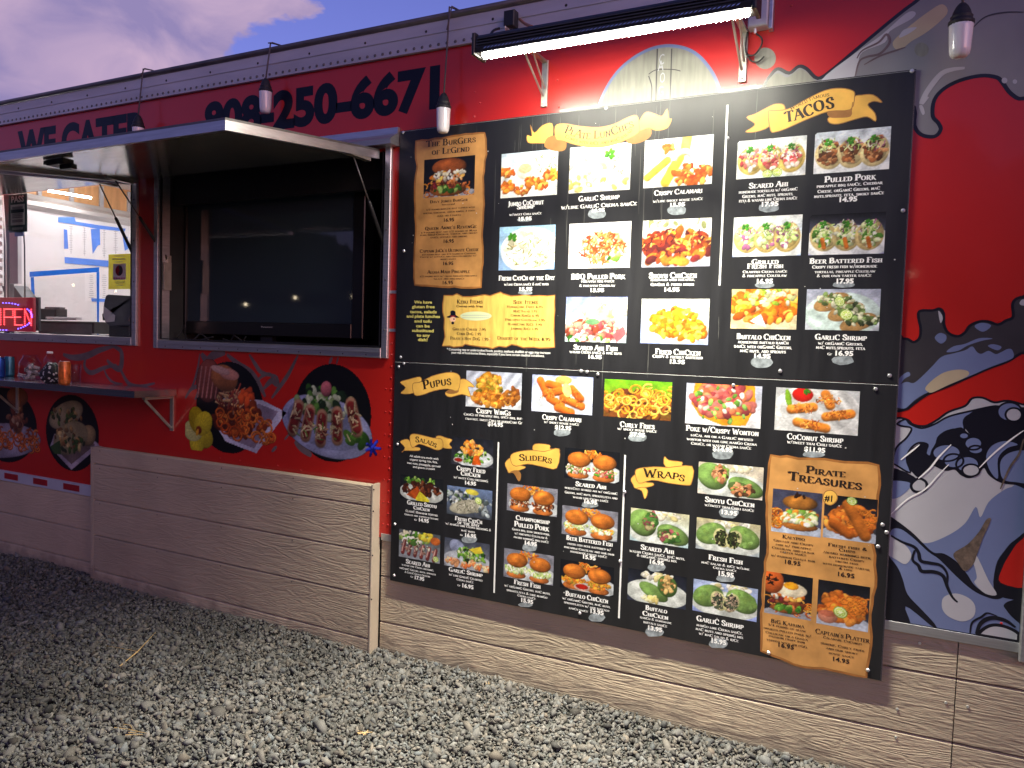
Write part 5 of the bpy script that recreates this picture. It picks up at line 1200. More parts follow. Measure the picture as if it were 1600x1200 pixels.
def dd_curly(p):
    a = p.asp
    p.poly([(.30*a,.68),(.42*a,.86),(.72*a,.95),(1.0*a,.50),(.78*a,.40),(.4*a,.4)],(.78,.78,.86)); p.poly([(.36*a,.70),(.46*a,.83),(.70*a,.90),(.92*a,.50),(.74*a,.44)],(.55,.50,.58))
    p.pile(50,.55*a,.62,.26*a,.16,.05,[(.50,.20,.08),(.36,.13,.06)])
    for k in range(46): p.ring((.36+.5*p.r.rand())*a,.52+.28*p.r.rand(),.035+.035*p.r.rand(),.016,p.r.rand()*6,4+2*p.r.rand(),[(.82,.40,.14),(.72,.30,.10),(.88,.50,.20)][k % 3],.8)
    p.shred(90,.46*a,.40,.16*a,.11,.09,.011,[(.62,.45,.34),(.80,.66,.45),(.40,.16,.16),(.55,.25,.18)]); p.pile(14,.62*a,.38,.08*a,.07,.03,[(.8,.3,.12)])
    p.ell(.24*a,.24,.13*a,.24,.15,(.48,.24,.20),.5)
    for k in range(5): p.cap((.17+.045*k)*a,.10,(.13+.045*k)*a,.42,.012,(.70,.46,.42))
    p.ell(.40*a,.20,.14*a,.14,.2,(.62,.38,.22),.5); p.ell(.45*a,.16,.10*a,.06,.1,(.75,.52,.46),.3); p.ell(.36*a,.12,.10*a,.04,.2,(.78,.62,.58),.2)
    # yellow hibiscus
    for k in range(5):
        t = k*2*pi/5+.55; cx = .145*a+.085*cos(t); cy = .775+.115*sin(t); col = (.80,.74,.16) if k in (0,1,4) else ((.82,.82,.50) if k == 2 else (.70,.62,.08))
        p.ell(cx,cy,.150,.120,t,col,.22,.05)
        for j in range(6): u = t+(j-2.5)*.22; p.cap(.145*a,.775,.145*a+.19*cos(u),.775+.20*sin(u),.004,tuple(v*.8 for v in col),0,.6)
    p.ell(.145*a,.775,.05,.05,0,(.46,.16,.05),.2,.5); p.ell(.13*a,.80,.022,.04,.3,(.92,.66,.14),.2)
def dd_ahi(p):
    a = p.asp; p.ell(.46*a,.64,.45*a,.30,.18,(.62,.64,.80),.25,.05); p.ell(.45*a,.62,.38*a,.24,.18,(.50,.52,.66),.1,.05)
    p.pile(70,.45*a,.42,.28*a,.15,.035,[(.18,.34,.12),(.32,.50,.20),(.52,.62,.40),(.10,.18,.10),(.70,.74,.62)]); p.pile(12,.75*a,.74,.12*a,.05,.04,[(.18,.34,.10),(.30,.48,.16)])
    for k,(x,y,t) in enumerate(((.17,.58,.5),(.29,.62,.35),(.42,.66,.1),(.57,.62,-.05),(.72,.52,-.5))):
        p.cap(x*a+.06*t,y-.12,x*a-.10*t,y+.13,.080,(.62,.46,.36),.5); p.cap(x*a+.06*t,y-.10,x*a-.10*t,y+.11,.058,(.46,.13,.12),.4); p.shred(16,x*a-.02*t,y,.06,.12,.06,.010,[(.80,.72,.56),(.66,.52,.38),(.32,.10,.09)])
    p.ell(.46*a,.27,.055*a,.08,.2,(.70,.38,.42),.5); p.shred(30,.45*a,.70,.34*a,.08,.05,.008,[(.30,.45,.15),(.70,.66,.50)])
    for k in range(14): t = k*.9; L = .05+.045*p.r.rand(); p.cap(.90*a,.80,.90*a+L*cos(t),.80+L*sin(t),.017,[(.10,.12,.60),(.20,.24,.80),(.06,.07,.42)][k % 3],.6)
def dd_wrap(p):
    a = p.asp; p.poly([(.12*a,.72),(.50*a,.97),(.98*a,.62),(.75*a,.5),(.2*a,.55)],(.66,.62,.66)); p.poly([(.18*a,.72),(.50*a,.90),(.90*a,.62),(.7*a,.5)],(.42,.36,.34))
    p.ell(.40*a,.30,.32*a,.16,-.35,(.62,.58,.44),.4); p.pile(40,.42*a,.32,.26*a,.12,.025,[(.26,.36,.14),(.50,.36,.20),(.65,.55,.35),(.16,.24,.10)])
    p.ell(.78*a,.52,.14*a,.13,-.4,(.58,.50,.34),.5); p.ell(.48*a,.58,.32*a,.20,-.35,(.60,.56,.40),.4); p.pile(60,.46*a,.60,.27*a,.15,.025,[(.20,.32,.12),(.60,.48,.28),(.70,.62,.40),(.14,.20,.10),(.45,.30,.16)])
    p.poly([(.12*a,.72),(.3*a,.62),(.32*a,.80),(.2*a,.80)],(.20,.30,.14))
def dd_sand(p):
    a = p.asp; p.ell(.45*a,.72,.55*a,.22,-.1,(.66,.64,.70),.3,.05)
    for k in range(60): p.ring((.1+.85*p.r.rand())*a,.58+.2*p.r.rand(),.035+.05*p.r.rand(),.017,p.r.rand()*6,4+2*p.r.rand(),[(.80,.40,.16),(.66,.30,.12),(.86,.48,.22)][k % 3],.8)
    for x in (.20,.68): p.cap(x*a,.14,x*a,.50,.12,(.55,.34,.20),.5); p.pile(26,x*a,.42,.13*a,.14,.03,[(.62,.42,.30),(.40,.20,.12),(.70,.58,.45)]); p.ell(x*a,.15,.15*a,.12,0,(.62,.36,.20),.5)
wall_dish('dish_print','printed curly fries and sandwich with a yellow hibiscus flower on a black oval',None,21,dd_curly,(288,562,446,712),(306,566,412,710))
wall_dish('dish_print','printed seared fish salad plate with a small blue bow on a black oval',None,22,dd_ahi,(436,566,598,724),(460,569,580,722))
wall_dish('dish_print','printed wrap halves in a paper tray on a black oval',None,23,dd_wrap,(66,612,156,738),(70,617,153,736))
wall_dish('dish_print','printed sandwich with curly fries on a black oval',None,24,dd_sand,(-48,600,62,724),(-40,606,56,722))

# big wall lettering
def big_text():
    def put(name, txt, xl, xr, yb, ht_px, wt):
        a = W(xl,yb); c = W(xr,yb); zc = W(*[(xl+xr)/2, yb])[2]
        return a, c
    zt = W(449,143)[2]; zb = W(449,196)[2]
    x0 = W(318,180)[0]; x1 = W(697,150)[0]
    m = MB(); set_line(m,'808-250-6671',(x0,zb),(x1,zb),zt-zb,YW-.0003,'S',.052); m.build('phone_number','ink',truck)
    x0 = W(28,215)[0]; x1 = W(222,180)[0]; zt = W(205,179)[2]; m = MB(); set_line(m,'WE CATER',(x0,zt-.21),(x1,zt-.21),.21,YW-.0003,'S',.052); m.build('catering_lettering','ink',truck)
big_text()

# ================================================================== MENU BOARDS
BX0, BX1 = -2.456, -.016
ZT, ZS, ZB = 2.852, 1.624, .418
ub = thing('menu_board', ((BX0+BX1)/2, 0, ZS), 'upper black menu board with burgers, plate lunches and tacos', 'menu board', 'menu boards screwed to the truck side')
lb = thing('menu_board', ((BX0+BX1)/2, 0, ZB), 'lower black menu board with pupus, salads, sliders, wraps and pirate treasures', 'menu board', 'menu boards screwed to the truck side')
def panel(par, z0, z1, wave):
    """thin sheet, slightly bowed between its screws"""
    nx, nz = 48, 2; v = []; f = []
    xs = np.linspace(BX0, BX1, nx+1)
    edge = MB()
    v = []; 
    for x in xs: v += [(x, 0, z1), (x, 0, z0)]
    for i in range(nx): f.append((2*i, 2*i+1, 2*i+3, 2*i+2))
    mesh_obj('panel_face', v, f, 'board', par)
    b = MB(); b.box(BX0,BX1,.0008,.0072,z0,z1); b.build('panel_core','boardedge',par)
panel(ub, ZS+.0006, ZT, 0); panel(lb, ZB, ZS-.0006, 1)
for par, z0, z1 in ((ub, ZS, ZT), (lb, ZB, ZS)):
    mesh_obj('top_edge', [(BX0,-.0004,z1-.0050),(BX1,-.0004,z1-.0050),(BX1,.0010,z1-.0010),(BX0,.0010,z1-.0010)], [(0,1,2,3)], 'boardedge', par)
    mesh_obj('side_edge', [(BX1-.003,-.0004,z0+.003),(BX1+.0004,.0030,z0+.003),(BX1+.0004,.0030,z1-.003),(BX1-.003,-.0004,z1-.003)], [(0,1,2,3)], 'boardedge', par)
def screws(par, pts):
    base = None
    for px,py in pts:
        p = W(px,py); x = min(max(p[0],BX0+.012),BX1-.012); z = p[2]
        if base is None:
            b = MB(); n = 10; r = .0085
            v = [(0,-.005,0)]+[(r*.6*cos(2*pi*k/n),-.0045,r*.6*sin(2*pi*k/n)) for k in range(n)]+[(r*cos(2*pi*k/n),-.0005,r*sin(2*pi*k/n)) for k in range(n)]
            f = [(0,1+(k+1) % n,1+k) for k in range(n)]+[(1+k,1+(k+1) % n,n+1+(k+1) % n,n+1+k) for k in range(n)]
            me = bpy.data.meshes.new('screw'); me.from_pydata(v,[],f); me.update(); me.materials.append(MT['screw']); base = me
        o = bpy.data.objects.new('screw', base); COL.objects.link(o); o.parent = par; o.location = Vector((x,-.0005,z)) - wloc(par)
screws(ub,[(630,207),(631,392),(626,558),(947,169),(1425,111),(1411,329),(1219,580),(1390,587),(1137,216)])
screws(lb,[(623,573),(631,568),(908,580),(917,581),(934,585),(1368,608),(1379,820),(1372,854),(621,694),(617,819),(616,899),(976,769),(969,877),(906,958),(1201,1020),(1356,1047),(1395,833),(1146,602)])

def photo(par, tl, br, fn, seed, label, clip=None):
    a = W(*tl); c = W(*br); x0, x1, z0, z1 = a[0], c[0], c[2], a[2]
    p = Pic(x1-x0, z1-z0, 56, seed); fn(p); rgb = p.out(); al = None
    if clip is not None:
        al = np.ones(rgb.shape[:2]); 
        for P in clip:
            q = Pic(x1-x0, z1-z0, 56, 1); q.c[:] = 0; q.poly([(x*q.asp,y) for x,y in P],(1,1,1)); al[q.c[...,0] > .5] = 0
    o = print_grid('food_photo', x0, x1, z0, z1, -.00022, rgb, par, alpha=al); o['label'] = label
tc = [[(-.1,-.1),(.13,-.1),(-.1,.16)],[(1.1,-.1),(.90,-.1),(1.1,.12)]]
TFP = [(.60,.36,.20),(.45,.26,.14),(.78,.56,.36),(.32,.18,.10)]
U = [
 ((663,250),(741,304),d_burger,'photo of a stacked burger with fries on a dark ground'),
 ((784,241),(870,304),d_shrimp,'photo of fried coconut shrimp round a cup of sauce'),
 ((891,231),(984,296),d_garlic,'overexposed photo of garlic shrimp with a parsley leaf'),
 ((1008,220),(1112,287),d_calstrip,'photo of calamari strips with dipping sauce'),
 ((781,355),(866,421),d_fresh,'photo of a pale fish plate with a green leaf'),
 ((890,350),(984,418),d_pork,'photo of a heap of orange pulled pork'),
 ((1005,345),(1109,416),d_shoyu,'photo of dark glazed shoyu chicken'),
 ((885,464),(978,536),d_ahi,'photo of pink seared fish with macaroni salad'),
 ((1003,467),(1106,539),d_fried,'photo of golden fried chicken in a white bowl'),
 ((1153,221),(1258,273),lambda p: d_tacos(p,PINK+[(.92,.90,.86)],True,2,((.86,.88,.88),(.92,.90,.86)),(.93,.80,.42)),'photo of three seared fish tacos with lime slices'),
 ((1274,208),(1389,264),lambda p: d_tacos(p,TFP,True,0),'photo of three pulled pork tacos'),
 ((1147,340),(1251,399),lambda p: d_tacos(p,SLAW,True,0,((.90,.92,.90),(.66,.74,.92)),(.88,.76,.45)),'photo of three grilled fish tacos with slaw'),
 ((1266,336),(1381,396),lambda p: d_tacos(p,SLAW[:3]+GRN[:1],True,0,((.05,.05,.07),(.72,.72,.88)),(.88,.78,.52),(.78,.42,.12)),'photo of three battered fish tacos against black'),
 ((1144,452),(1244,515),d_buffalo,'photo of orange buffalo chicken tacos'),
 ((1261,452),(1373,517),d_tacoslime,'photo of garlic shrimp tacos with two lime slices'),
]
for i,(tl,br,fn,lbl) in enumerate(U): photo(ub, tl, br, fn, 31+i, lbl, tc if i in (9,10,12) else None)
SFISH = SLAW
Lw = [
 ((729,579),(814,641),d_wings,'photo of crispy chicken wings on a white plate'),
 ((832,585),(925,649),d_calamari,'photo of orange calamari strips with a lemon wedge'),
 ((945,592),(1048,658),d_curly,'photo of curly fries against green'),
 ((1073,598),(1188,670),d_poke,'photo of pink poke on a crisp wonton'),
 ((1213,605),(1340,681),d_cocosh,'photo of four coconut shrimp with red dipping sauce'),
 ((706,682),(770,732),lambda p: d_salad(p,OR+[(.90,.62,.36)],(.85,.36,.08),True,lambda q: (q.ell(.18*q.asp,.82,.13*q.asp,.10,0,(.75,.72,.70),.2), q.ell(.18*q.asp,.82,.10*q.asp,.07,0,(.60,.12,.08),.2))),'photo of crispy fried chicken salad with a carrot wedge'),
 ((626,741),(692,788),d_grill,'photo of dark grilled chicken salad with pineapple'),
 ((699,758),(768,813),d_catch,'photo of fish fillet salad with lime'),
 ((624,826),(687,881),d_ahisal,'photo of sliced seared fish salad'),
 ((695,839),(764,896),d_shrsal,'photo of shrimp salad with pineapple wedge'),
 ((793,755),(870,808),lambda p: d_sliders(p,MEATP+[(.9,.85,.75)],False),'photo of two pulled pork sliders'),
 ((788,856),(864,915),lambda p: d_sliders(p,SLAW[:4],False),'photo of two fresh fish sliders'),
 ((883,699),(967,756),lambda p: d_sliders(p,PINK+SLAW[:2]+GRN[:2],True),'photo of two seared fish sliders with fries'),
 ((879,789),(964,847),lambda p: d_sliders(p,SLAW[:4]+OR[:1],False),'photo of two battered fish sliders with slaw'),
 ((876,873),(958,933),lambda p: d_sliders(p,OR[:2]+[(.62,.50,.16),(.80,.62,.22)],True,True),'photo of two buffalo chicken sliders with red sauce'),
 ((1092,721),(1191,782),lambda p: d_wrap(p,[(.85,.62,.45),(.72,.46,.30),(.55,.70,.30),(.30,.20,.12)],((.80,.76,.68),(.84,.80,.76)),1),'photo of green shoyu chicken wraps'),
 ((986,793),(1075,857),lambda p: d_wrap(p,[(.20,.36,.14),(.55,.28,.30),(.32,.50,.22),(.75,.70,.5)],((.82,.80,.66),(.70,.80,.84)),1),'photo of green seared fish wraps'),
 ((1089,808),(1186,871),lambda p: d_wrap(p,[(.10,.10,.08),(.24,.30,.14),(.16,.14,.10)],((.76,.72,.56),(.66,.70,.74)),0),'photo of green fresh fish wraps'),
 ((982,887),(1071,953),lambda p: d_wrap(p,[(.85,.70,.45),(.30,.36,.18),(.72,.52,.3)],dark=True,orient=2),'photo of green buffalo chicken wrap against black'),
 ((1084,904),(1182,972),lambda p: d_wrap(p,[(.16,.17,.14),(.75,.65,.56),(.30,.34,.26)],((.64,.70,.84),(.60,.66,.90)),0),'photo of green garlic shrimp wraps'),
 ((1208,763),(1282,840),d_kalypso,'photo of a tall fish burger with onion rings'),
 ((1289,772),(1368,850),lambda p: d_fishchips(p,False),'photo of fried fish and chips'),
 ((1197,892),(1267,970),d_kahuna,'photo of a pork burger topped with a fried egg'),
 ((1279,905),(1356,988),lambda p: d_fishchips(p,True),'photo of a fried seafood platter with dip and lime'),
]
def parchment(par, name, pts, m, sm=False, edge='parchedge', Y=-.00012, rough=0, w=.010, seed=1):
    P = np.array([(W(x,y)[0],W(x,y)[2]) for x,y in pts])
    if rough:
        r = np.random.RandomState(seed); Q = []
        n = len(P)
        for i in range(n):
            a = P[i]; b = P[(i+1) % n]; L = np.linalg.norm(b-a); k = max(1,int(L/.035))
            for j in range(k): Q.append(a+(b-a)*j/k+r.normal(0,rough,2))
        P = np.array(Q)
    if sm: P = smooth_closed(P, 4)
    o = decal(name, P, Y, m, par)
    b = MB(); ribbon(b, P, w, Y-.00005, True); b.build('burnt_edge', edge, par)
    return o
parchment(ub,'parchment_print',[(650,221),(700,214),(757,207),(759,240),(754,290),(757,320),(753,370),(755,410),(750,449),(700,449),(649,445),(647,400),(650,350),(647,300),(651,260)],'parch',rough=.0025,seed=4)
parchment(ub,'torn_scroll_print',[(693,461),(735,463),(780,460),(830,462),(867,461),(866,500),(866,545),(820,542),(770,543),(720,540),(692,540),(693,500)],'parch2',rough=.006,seed=5,w=.006)
parchment(lb,'treasure_scroll_print',[(1205,712),(1260,716),(1320,722),(1374,727),(1371,790),(1364,850),(1369,900),(1360,960),(1360,1010),(1353,1057),(1300,1048),(1240,1038),(1190,1018),(1189,970),(1192,920),(1201,850),(1196,790),(1200,750)],'parch',rough=.003,seed=6)
for i,(tl,br,fn,lbl) in enumerate(Lw): photo(lb, tl, br, fn, 61+i, lbl)
# divider rules
def rule(par, p0, p1, w=.0085):
    a = W(*p0); c = W(*p1); x = (a[0]+c[0])/2; box('divider_rule', x-w/2, x+w/2, -.0004, -.0001, c[2], a[2], 'white', par)
rule(ub,(1137,164),(1124,446)); rule(lb,(780,691),(771,926)); rule(lb,(977,711),(967,966))

# gold banners ------------------------------------------------------------------------
def ban(par, shapes, Y0=-.00034):
    for i,(crop,pts,m,d) in enumerate(shapes):
        P = smooth_closed(np.array([wc(crop,x,y) for x,y in pts]),3) if d >= 0 else np.array([wc(crop,x,y) for x,y in pts])
        dd = abs(d); decal('banner_print' if m == 'gold' else 'banner_fold', P, Y0-.00005*dd, m, par)
        b = MB(); ribbon(b, P, .0035, Y0-.00005*dd-.00002, True); b.build('banner_outline','golddk',par)
ban(ub,[('U',[(115,780),(140,830),(190,785),(250,772),(255,850),(230,890),(160,895),(100,890),(95,845),(125,850)],'gold',1),
        ('U',[(818,720),(850,700),(900,715),(940,725),(970,680),(980,740),(998,745),(970,800),(900,815),(850,800),(800,860),(780,800)],'gold',1),
        ('U',[(225,860),(290,850),(335,880),(330,935),(270,942),(205,915)],'golddk',2),('U',[(720,865),(780,830),(860,800),(865,850),(800,890),(730,895)],'golddk',2),
        ('U',[(275,870),(270,790),(320,772),(420,788),(540,796),(640,775),(720,735),(780,722),(795,780),(790,830),(700,880),(600,912),(500,920),(400,905),(320,880)],'gold',3)])
ban(ub,[('E',[(195,285),(270,255),(380,195),(440,172),(505,180),(510,240),(420,260),(385,360),(270,405),(185,405),(240,370),(262,335)],'gold',1),
        ('E',[(1090,120),(1150,100),(1250,98),(1325,160),(1260,150),(1205,180),(1265,250),(1270,318),(1200,280),(1100,300),(960,340),(885,330),(880,285),(1000,275),(1060,260)],'gold',1),
        ('E',[(880,235),(1050,215),(1060,275),(960,285),(890,280)],'golddk',2),
        ('E',[(375,240),(420,228),(540,215),(700,130),(850,60),(980,42),(1080,62),(1095,110),(1060,220),(880,235),(700,300),(520,380),(440,405),(395,395)],'gold',3)])
ban(lb,[('G',[(135,145),(210,120),(300,100),(310,140),(240,165),(245,235),(140,238),(180,190)],'gold',1),
        ('G',[(630,130),(690,125),(755,185),(700,185),(722,265),(650,245),(560,268),(518,255),(520,225),(610,225)],'gold',1),
        ('G',[(518,225),(600,190),(620,225),(560,240)],'golddk',2),
        ('G',[(240,160),(300,145),(400,95),(520,65),(600,70),(635,110),(615,215),(530,200),(420,215),(320,250),(255,250)],'gold',3)])
ban(lb,[('G',[(135,640),(200,620),(240,680),(295,690),(290,715),(170,715),(150,730),(175,690)],'gold',1),
        ('G',[(435,600),(470,592),(520,610),(568,625),(545,660),(565,695),(490,690),(440,640)],'gold',1),
        ('G',[(215,600),(250,575),(330,590),(410,610),(480,620),(490,690),(440,710),(360,680),(290,660),(235,690)],'gold',3)])
ban(lb,[('G',[(1258,660),(1380,668),(1385,700),(1460,700),(1440,740),(1255,720)],'gold',1),
        ('G',[(1010,820),(1060,775),(1110,830),(1180,850),(1150,870),(1050,900),(1030,880)],'gold',1),('G',[(1050,895),(1110,880),(1140,915),(1125,970),(1085,905)],'golddk',2),
        ('G',[(1060,750),(1130,722),(1240,712),(1340,722),(1460,700),(1440,860),(1330,850),(1200,825),(1100,845),(1060,810)],'gold',3)])
ban(lb,[('I',[(1165,765),(1200,795),(1310,810),(1312,840),(1395,845),(1350,870),(1175,850)],'gold',1),
        ('I',[(885,950),(940,910),(1000,975),(1068,985),(1060,1010),(930,1030),(905,1000)],'gold',1),('I',[(930,1030),(1000,1022),(1025,1060),(1000,1118),(975,1050)],'gold',2),
        ('I',[(920,890),(960,862),(1080,850),(1200,855),(1395,845),(1390,980),(1350,1003),(1200,985),(1060,960),(950,985)],'gold',3)])
ban(lb,[('K',[(1205,1050),(1225,1005),(1270,992),(1310,1015),(1325,1055),(1305,1095),(1265,1115),(1220,1095)],'gold',3)])

# text ---------------------------------------------------------------------------------
def arc(par, crop, text, pts, hpx, font='P', wt=1.0, m='darktext', Y=-.0007, grow=None):
    P = np.array([wc(crop,x,y) for x,y in pts]); mid = pts[len(pts)//2]; h = wc(crop,mid[0],mid[1]-hpx)[1]-wc(crop,*mid)[1]
    b = MB(); set_arc(b, text, P, h, Y, font, wt, grow); b.build('banner_lettering', m, par)
arc(ub,'U','PlAte LunChes',[(325,830),(440,868),(560,862),(660,835),(765,790)],52,wt=.9)
arc(ub,'U','Comes with rice and mac salad',[(330,862),(420,893),(520,905),(620,892),(690,868),(755,818)],24,wt=.9)
arc(ub,'E','World famous',[(560,228),(640,190),(760,135),(885,108)],36,wt=.8)
arc(ub,'E','TACOS',[(520,330),(620,305),(740,262),(820,228),(930,205)],92,wt=1.25)
arc(lb,'G','Pupus',[(330,205),(400,190),(480,175),(565,165)],72,wt=1.1)
arc(lb,'G','Salads',[(262,645),(320,650),(380,668),(435,692)],48,wt=1.05)
arc(lb,'G','Sliders',[(1128,800),(1220,798),(1310,802),(1398,825)],56,wt=1.0)
arc(lb,'I','Wraps',[(990,935),(1100,940),(1210,945),(1330,975)],72,wt=1.0)
arc(lb,'K','Pirate',[(1062,845),(1160,858),(1270,872),(1395,882)],60,wt=1.15)
arc(lb,'K','Treasures',[(915,905),(1100,930),(1300,958),(1530,990)],74,wt=1.15)
arc(lb,'K','#1',[(1218,1078),(1292,1088)],48,'S',.03)
def block(par, name, rows, m, Y=-.0007):
    b = MB()
    for r in rows:
        crop, txt, xl, xr, yb, h = r[:6]; font = r[6] if len(r) > 6 else 'P'; wt = r[7] if len(r) > 7 else (1.0 if font == 'P' else .02)
        line_px(b, crop, txt, xl, xr, yb, h, Y, font, wt)
    return b.build(name, m, par)
block(ub,'burger_lettering',[('A','The Burgers',300,712,245,52),('A','of Legend',345,660,316,50),('A','Davy Jones Burger',330,645,724,24),
 ('A','(western)',430,538,748,12),('A','1/2 pound burger beef topped with',300,705,783,14),('A','bacon, cheddar, onion rings, 2 fried',275,705,812,14),('A','eggs and 2 sauces',388,588,842,14),('A','16.95',438,532,886,28,'S'),
 ('A',"Queen Anne's Revenge",288,718,948,28),('A','1/2 pound beef and 1/2 pound of Maui',255,722,976,14),('A','pork (bbq) cheddar, cheese and smoky',248,728,996,14),('A','sauce, lettuce and onions',332,640,1020,14),('A','16.95',436,530,1063,28,'S'),
 ('B',"Captain Jack's Ultimate Cheese",245,738,72,28),('B','1/2 pound beef and 1/4 pound of cheddar',262,712,96,13),('B','cheese w/ lettuce and grilled onions w/',248,718,116,13),('B','smoky sauce',415,548,138,13),('B','16.95',432,526,182,28,'S'),
 ('B','Aloha Maui Pineapple',308,662,250,28),('B','1/2 pound beef w/ fresh grilled pineapple',245,725,280,14),('B','glaze and bbq sauce',362,618,302,14),('B','16.95',428,524,342,28,'S'),
 ('B','Keiki Items',553,768,502,32,'P',.9),('B','Comes with fries',547,770,534,18,'S',.012),('B','Grilled Cheese 7.95',518,797,727,22,'P',.85),('B','Corn Dog 7.95',553,757,766,24,'P',.85),("B","Pirate's Hot Dog 7.95",498,818,808,26,'P',.85),
 ('B','Side Items',1022,1227,506,32,'P',.9),('B','Hurricane Fries 6.95',970,1270,539,20,'P',.8),('B','Mac Salad 3.95',1023,1222,576,20,'P',.8),('B','Onion Rings 6.95',1003,1238,612,20,'P',.8),('B','Pineapple Coleslaw 3.95',957,1287,648,20,'P',.8),('B','Hurricane Rice 3.95',977,1263,685,20,'P',.8),('B','Jasmine Rice 1.95',1003,1232,722,20,'P',.8),('B','Dessert of the Week 8.95',890,1335,808,28,'P',.9)],'darktext')
block(ub,'gluten_free_lettering',[('B',t,a,c,y,24,'S',.028) for t,a,c,y in (('We have',200,347,503),('gluten free',180,369,541),('tacos, salads',163,386,583),('and plate lunches',135,414,621),('and tofu',199,345,661),('can be',213,328,701),('substitued',179,362,740),('to any',219,328,779),('dish!',229,311,816))],'yellow')
block(ub,'warning_lettering',[('B','* Consuming raw or undercooked foods, poultry, seafood, shellfish or eggs may increase',470,1335,908,20,'S',.01),('B','your risk of food-borne illness, especially if you have certain medical conditions.',508,1285,934,20,'S',.01)],'white')
Wt = 1.35; Ws = 1.15
def item(par, rows):
    out = []
    for k, r in enumerate(rows):
        crop, t, xl, xr, y, h = r[:6]
        if t[0] in '$0123456789' and t[-1] in '0123456789': out.append((crop,t,xl,xr,y,h,'S',.045))
        else: out.append((crop,t,xl,xr,y,h,'P',Wt if h >= 26 else Ws))
    block(par, 'menu_lettering', out, 'white')
item(ub,[('A','Jumbo Coconut',982,1278,750,42),('A','Shrimp',1055,1200,780,36),('A','w/sweet chili sauce',992,1260,832,20),('A','15.95',1060,1178,876,28)])
item(ub,[('C','Garlic Shrimp',182,522,814,42),('C','w/lime garlic crema sauce',38,668,874,34),('C','16.95',285,400,912,28)])
item(ub,[('C','Crispy Calamari',812,1214,764,42),('C','w/lime smoky house sauce',802,1217,824,24),('C','15.95',935,1070,866,30)])
item(ub,[('B','Fresh Catch of the Day',903,1370,308,40),('B','w/lime crema sauce & mac nuts',948,1318,352,22),('B','15.95',1065,1183,396,28)])
item(ub,[('D','BBQ Pulled Pork',120,572,298,44),('D','pineapple bbq sauce',203,480,326,20),('D','& pineapple coleslaw',188,487,362,20),('D','13.95',272,394,406,30)])
item(ub,[('D','Shoyu Chicken',768,1168,290,46),('D','marinated with pineapple,',782,1152,314,22),('D','ginger & fresh herbs',782,1144,354,24),('D','14.95',888,1022,402,32)])
item(ub,[('D','Seared Ahi Fish',140,508,892,42),('D','wasabi crema sauce & mac nuts',107,540,922,24),('D','16.95',255,375,962,30)])
item(ub,[('D','Fried Chicken',820,1200,930,46),('D','crispy & freshly battered',798,1216,960,26),('D','13.95',933,1068,1004,32)])
item(ub,[('E','Seared Ahi',215,543,868,46),('E','homemade tortillas w/ organic',130,620,906,26),('E','greens, mac nuts, sprouts,',160,586,944,26),('E','feta & wasabi lime crema sauce',132,617,980,26),('E','17.95',310,462,1024,36)])
item(ub,[('E','Pulled Pork',845,1275,814,50),('E','pineapple bbq sauce, cheddar',780,1328,856,26),('E','cheese, organic greens, mac',787,1308,900,26),('E','nuts,sprouts, feta, smoky sauce',758,1340,940,26),('E','14.95',957,1118,986,38)])
item(ub,[('F','Grilled',238,463,226,40),('F','Fresh Fish',200,503,262,40),('F','cilantro crema sauce',163,533,300,22),('F','& pineapple coleslaw',160,530,334,24),('F','16.95',270,415,388,36)])
item(ub,[('F','Beer Battered Fish',720,1328,218,44),('F','crispy fresh fish w/homemade',742,1283,260,28),('F','tortillas, pineapple coleslaw',763,1268,300,24),('F','& our own tarter sauce',780,1236,334,24),('F','17.95',933,1088,388,38)])
item(ub,[('F','Buffalo Chicken',112,563,856,46),('F','housemade buffalo ranch',123,546,892,26),('F','sauce with organic greens,',90,577,930,28),('F','mac nuts, and sprouts',140,522,966,28),('F','14.95',248,396,1010,34)])
item(ub,[('F','Garlic Shrimp',765,1197,860,46),('F','w/ organic greens,',790,1168,902,26),('F','mac nuts,sprouts, feta',773,1183,938,28),('F','gf',868,908,986,20),('F','16.95',922,1085,990,38)])
item(lb,[('G','Crispy Wings',768,1057,412,42),('G','choice of pineapple bbq, spicy bbq, buf-',665,1162,440,22),('G','falo hot, sweet chili or hurricane gf',677,1152,476,22),('G','$14.95',864,992,512,32)])
item(lb,[('I','Crispy Calamari',145,473,466,42),('I','w/ smoky house sauce',160,453,496,22),('I','$12.95',250,388,540,32)])
item(lb,[('I','Curly Fries',793,1083,526,44),('I','w/ smoky house sauce',772,1100,554,24),('I','$7.95',872,1003,598,34)])
item(lb,[('K','Poke w/Crispy Wonton',62,672,518,46),('K','local ahi on a garlic infused',102,623,562,24),('K','wonton with our lime mango crema',68,655,598,24),('K','choice, or wasabi crema sauce',105,608,632,24),('K','$14.95',285,453,668,34)])
item(lb,[('K','Coconut Shrimp',905,1375,582,48),('K','w/sweet thai chili sauce',905,1364,618,26),('K','$11.95',1047,1225,672,36)])
item(lb,[('G','Crispy Fried',605,845,892,38),('G','Chicken',640,805,930,36),('G','w/ sweet chili dressing',580,868,962,20),('G','14.95',668,768,1002,30)])
block(lb,'salad_note_lettering',[('G','All salads are made with',213,455,780,18,'S',.012),('G','organic spring mix, feta,',213,448,808,18,'S',.012),('G','mac nuts, pineapple, sprouts',192,472,840,18,'S',.012),('G','and guava crostini',240,424,868,18,'S',.012)],'white')
item(lb,[('H','Grilled Shoyu',193,440,272,34),('H','Chicken',245,382,306,28),('H','classic Hawaiian teriyaki',180,448,338,20),('H','grilled and topped w/sesame',170,455,366,16),('H','gf',252,276,392,14),('H','14.95',284,374,404,28)])
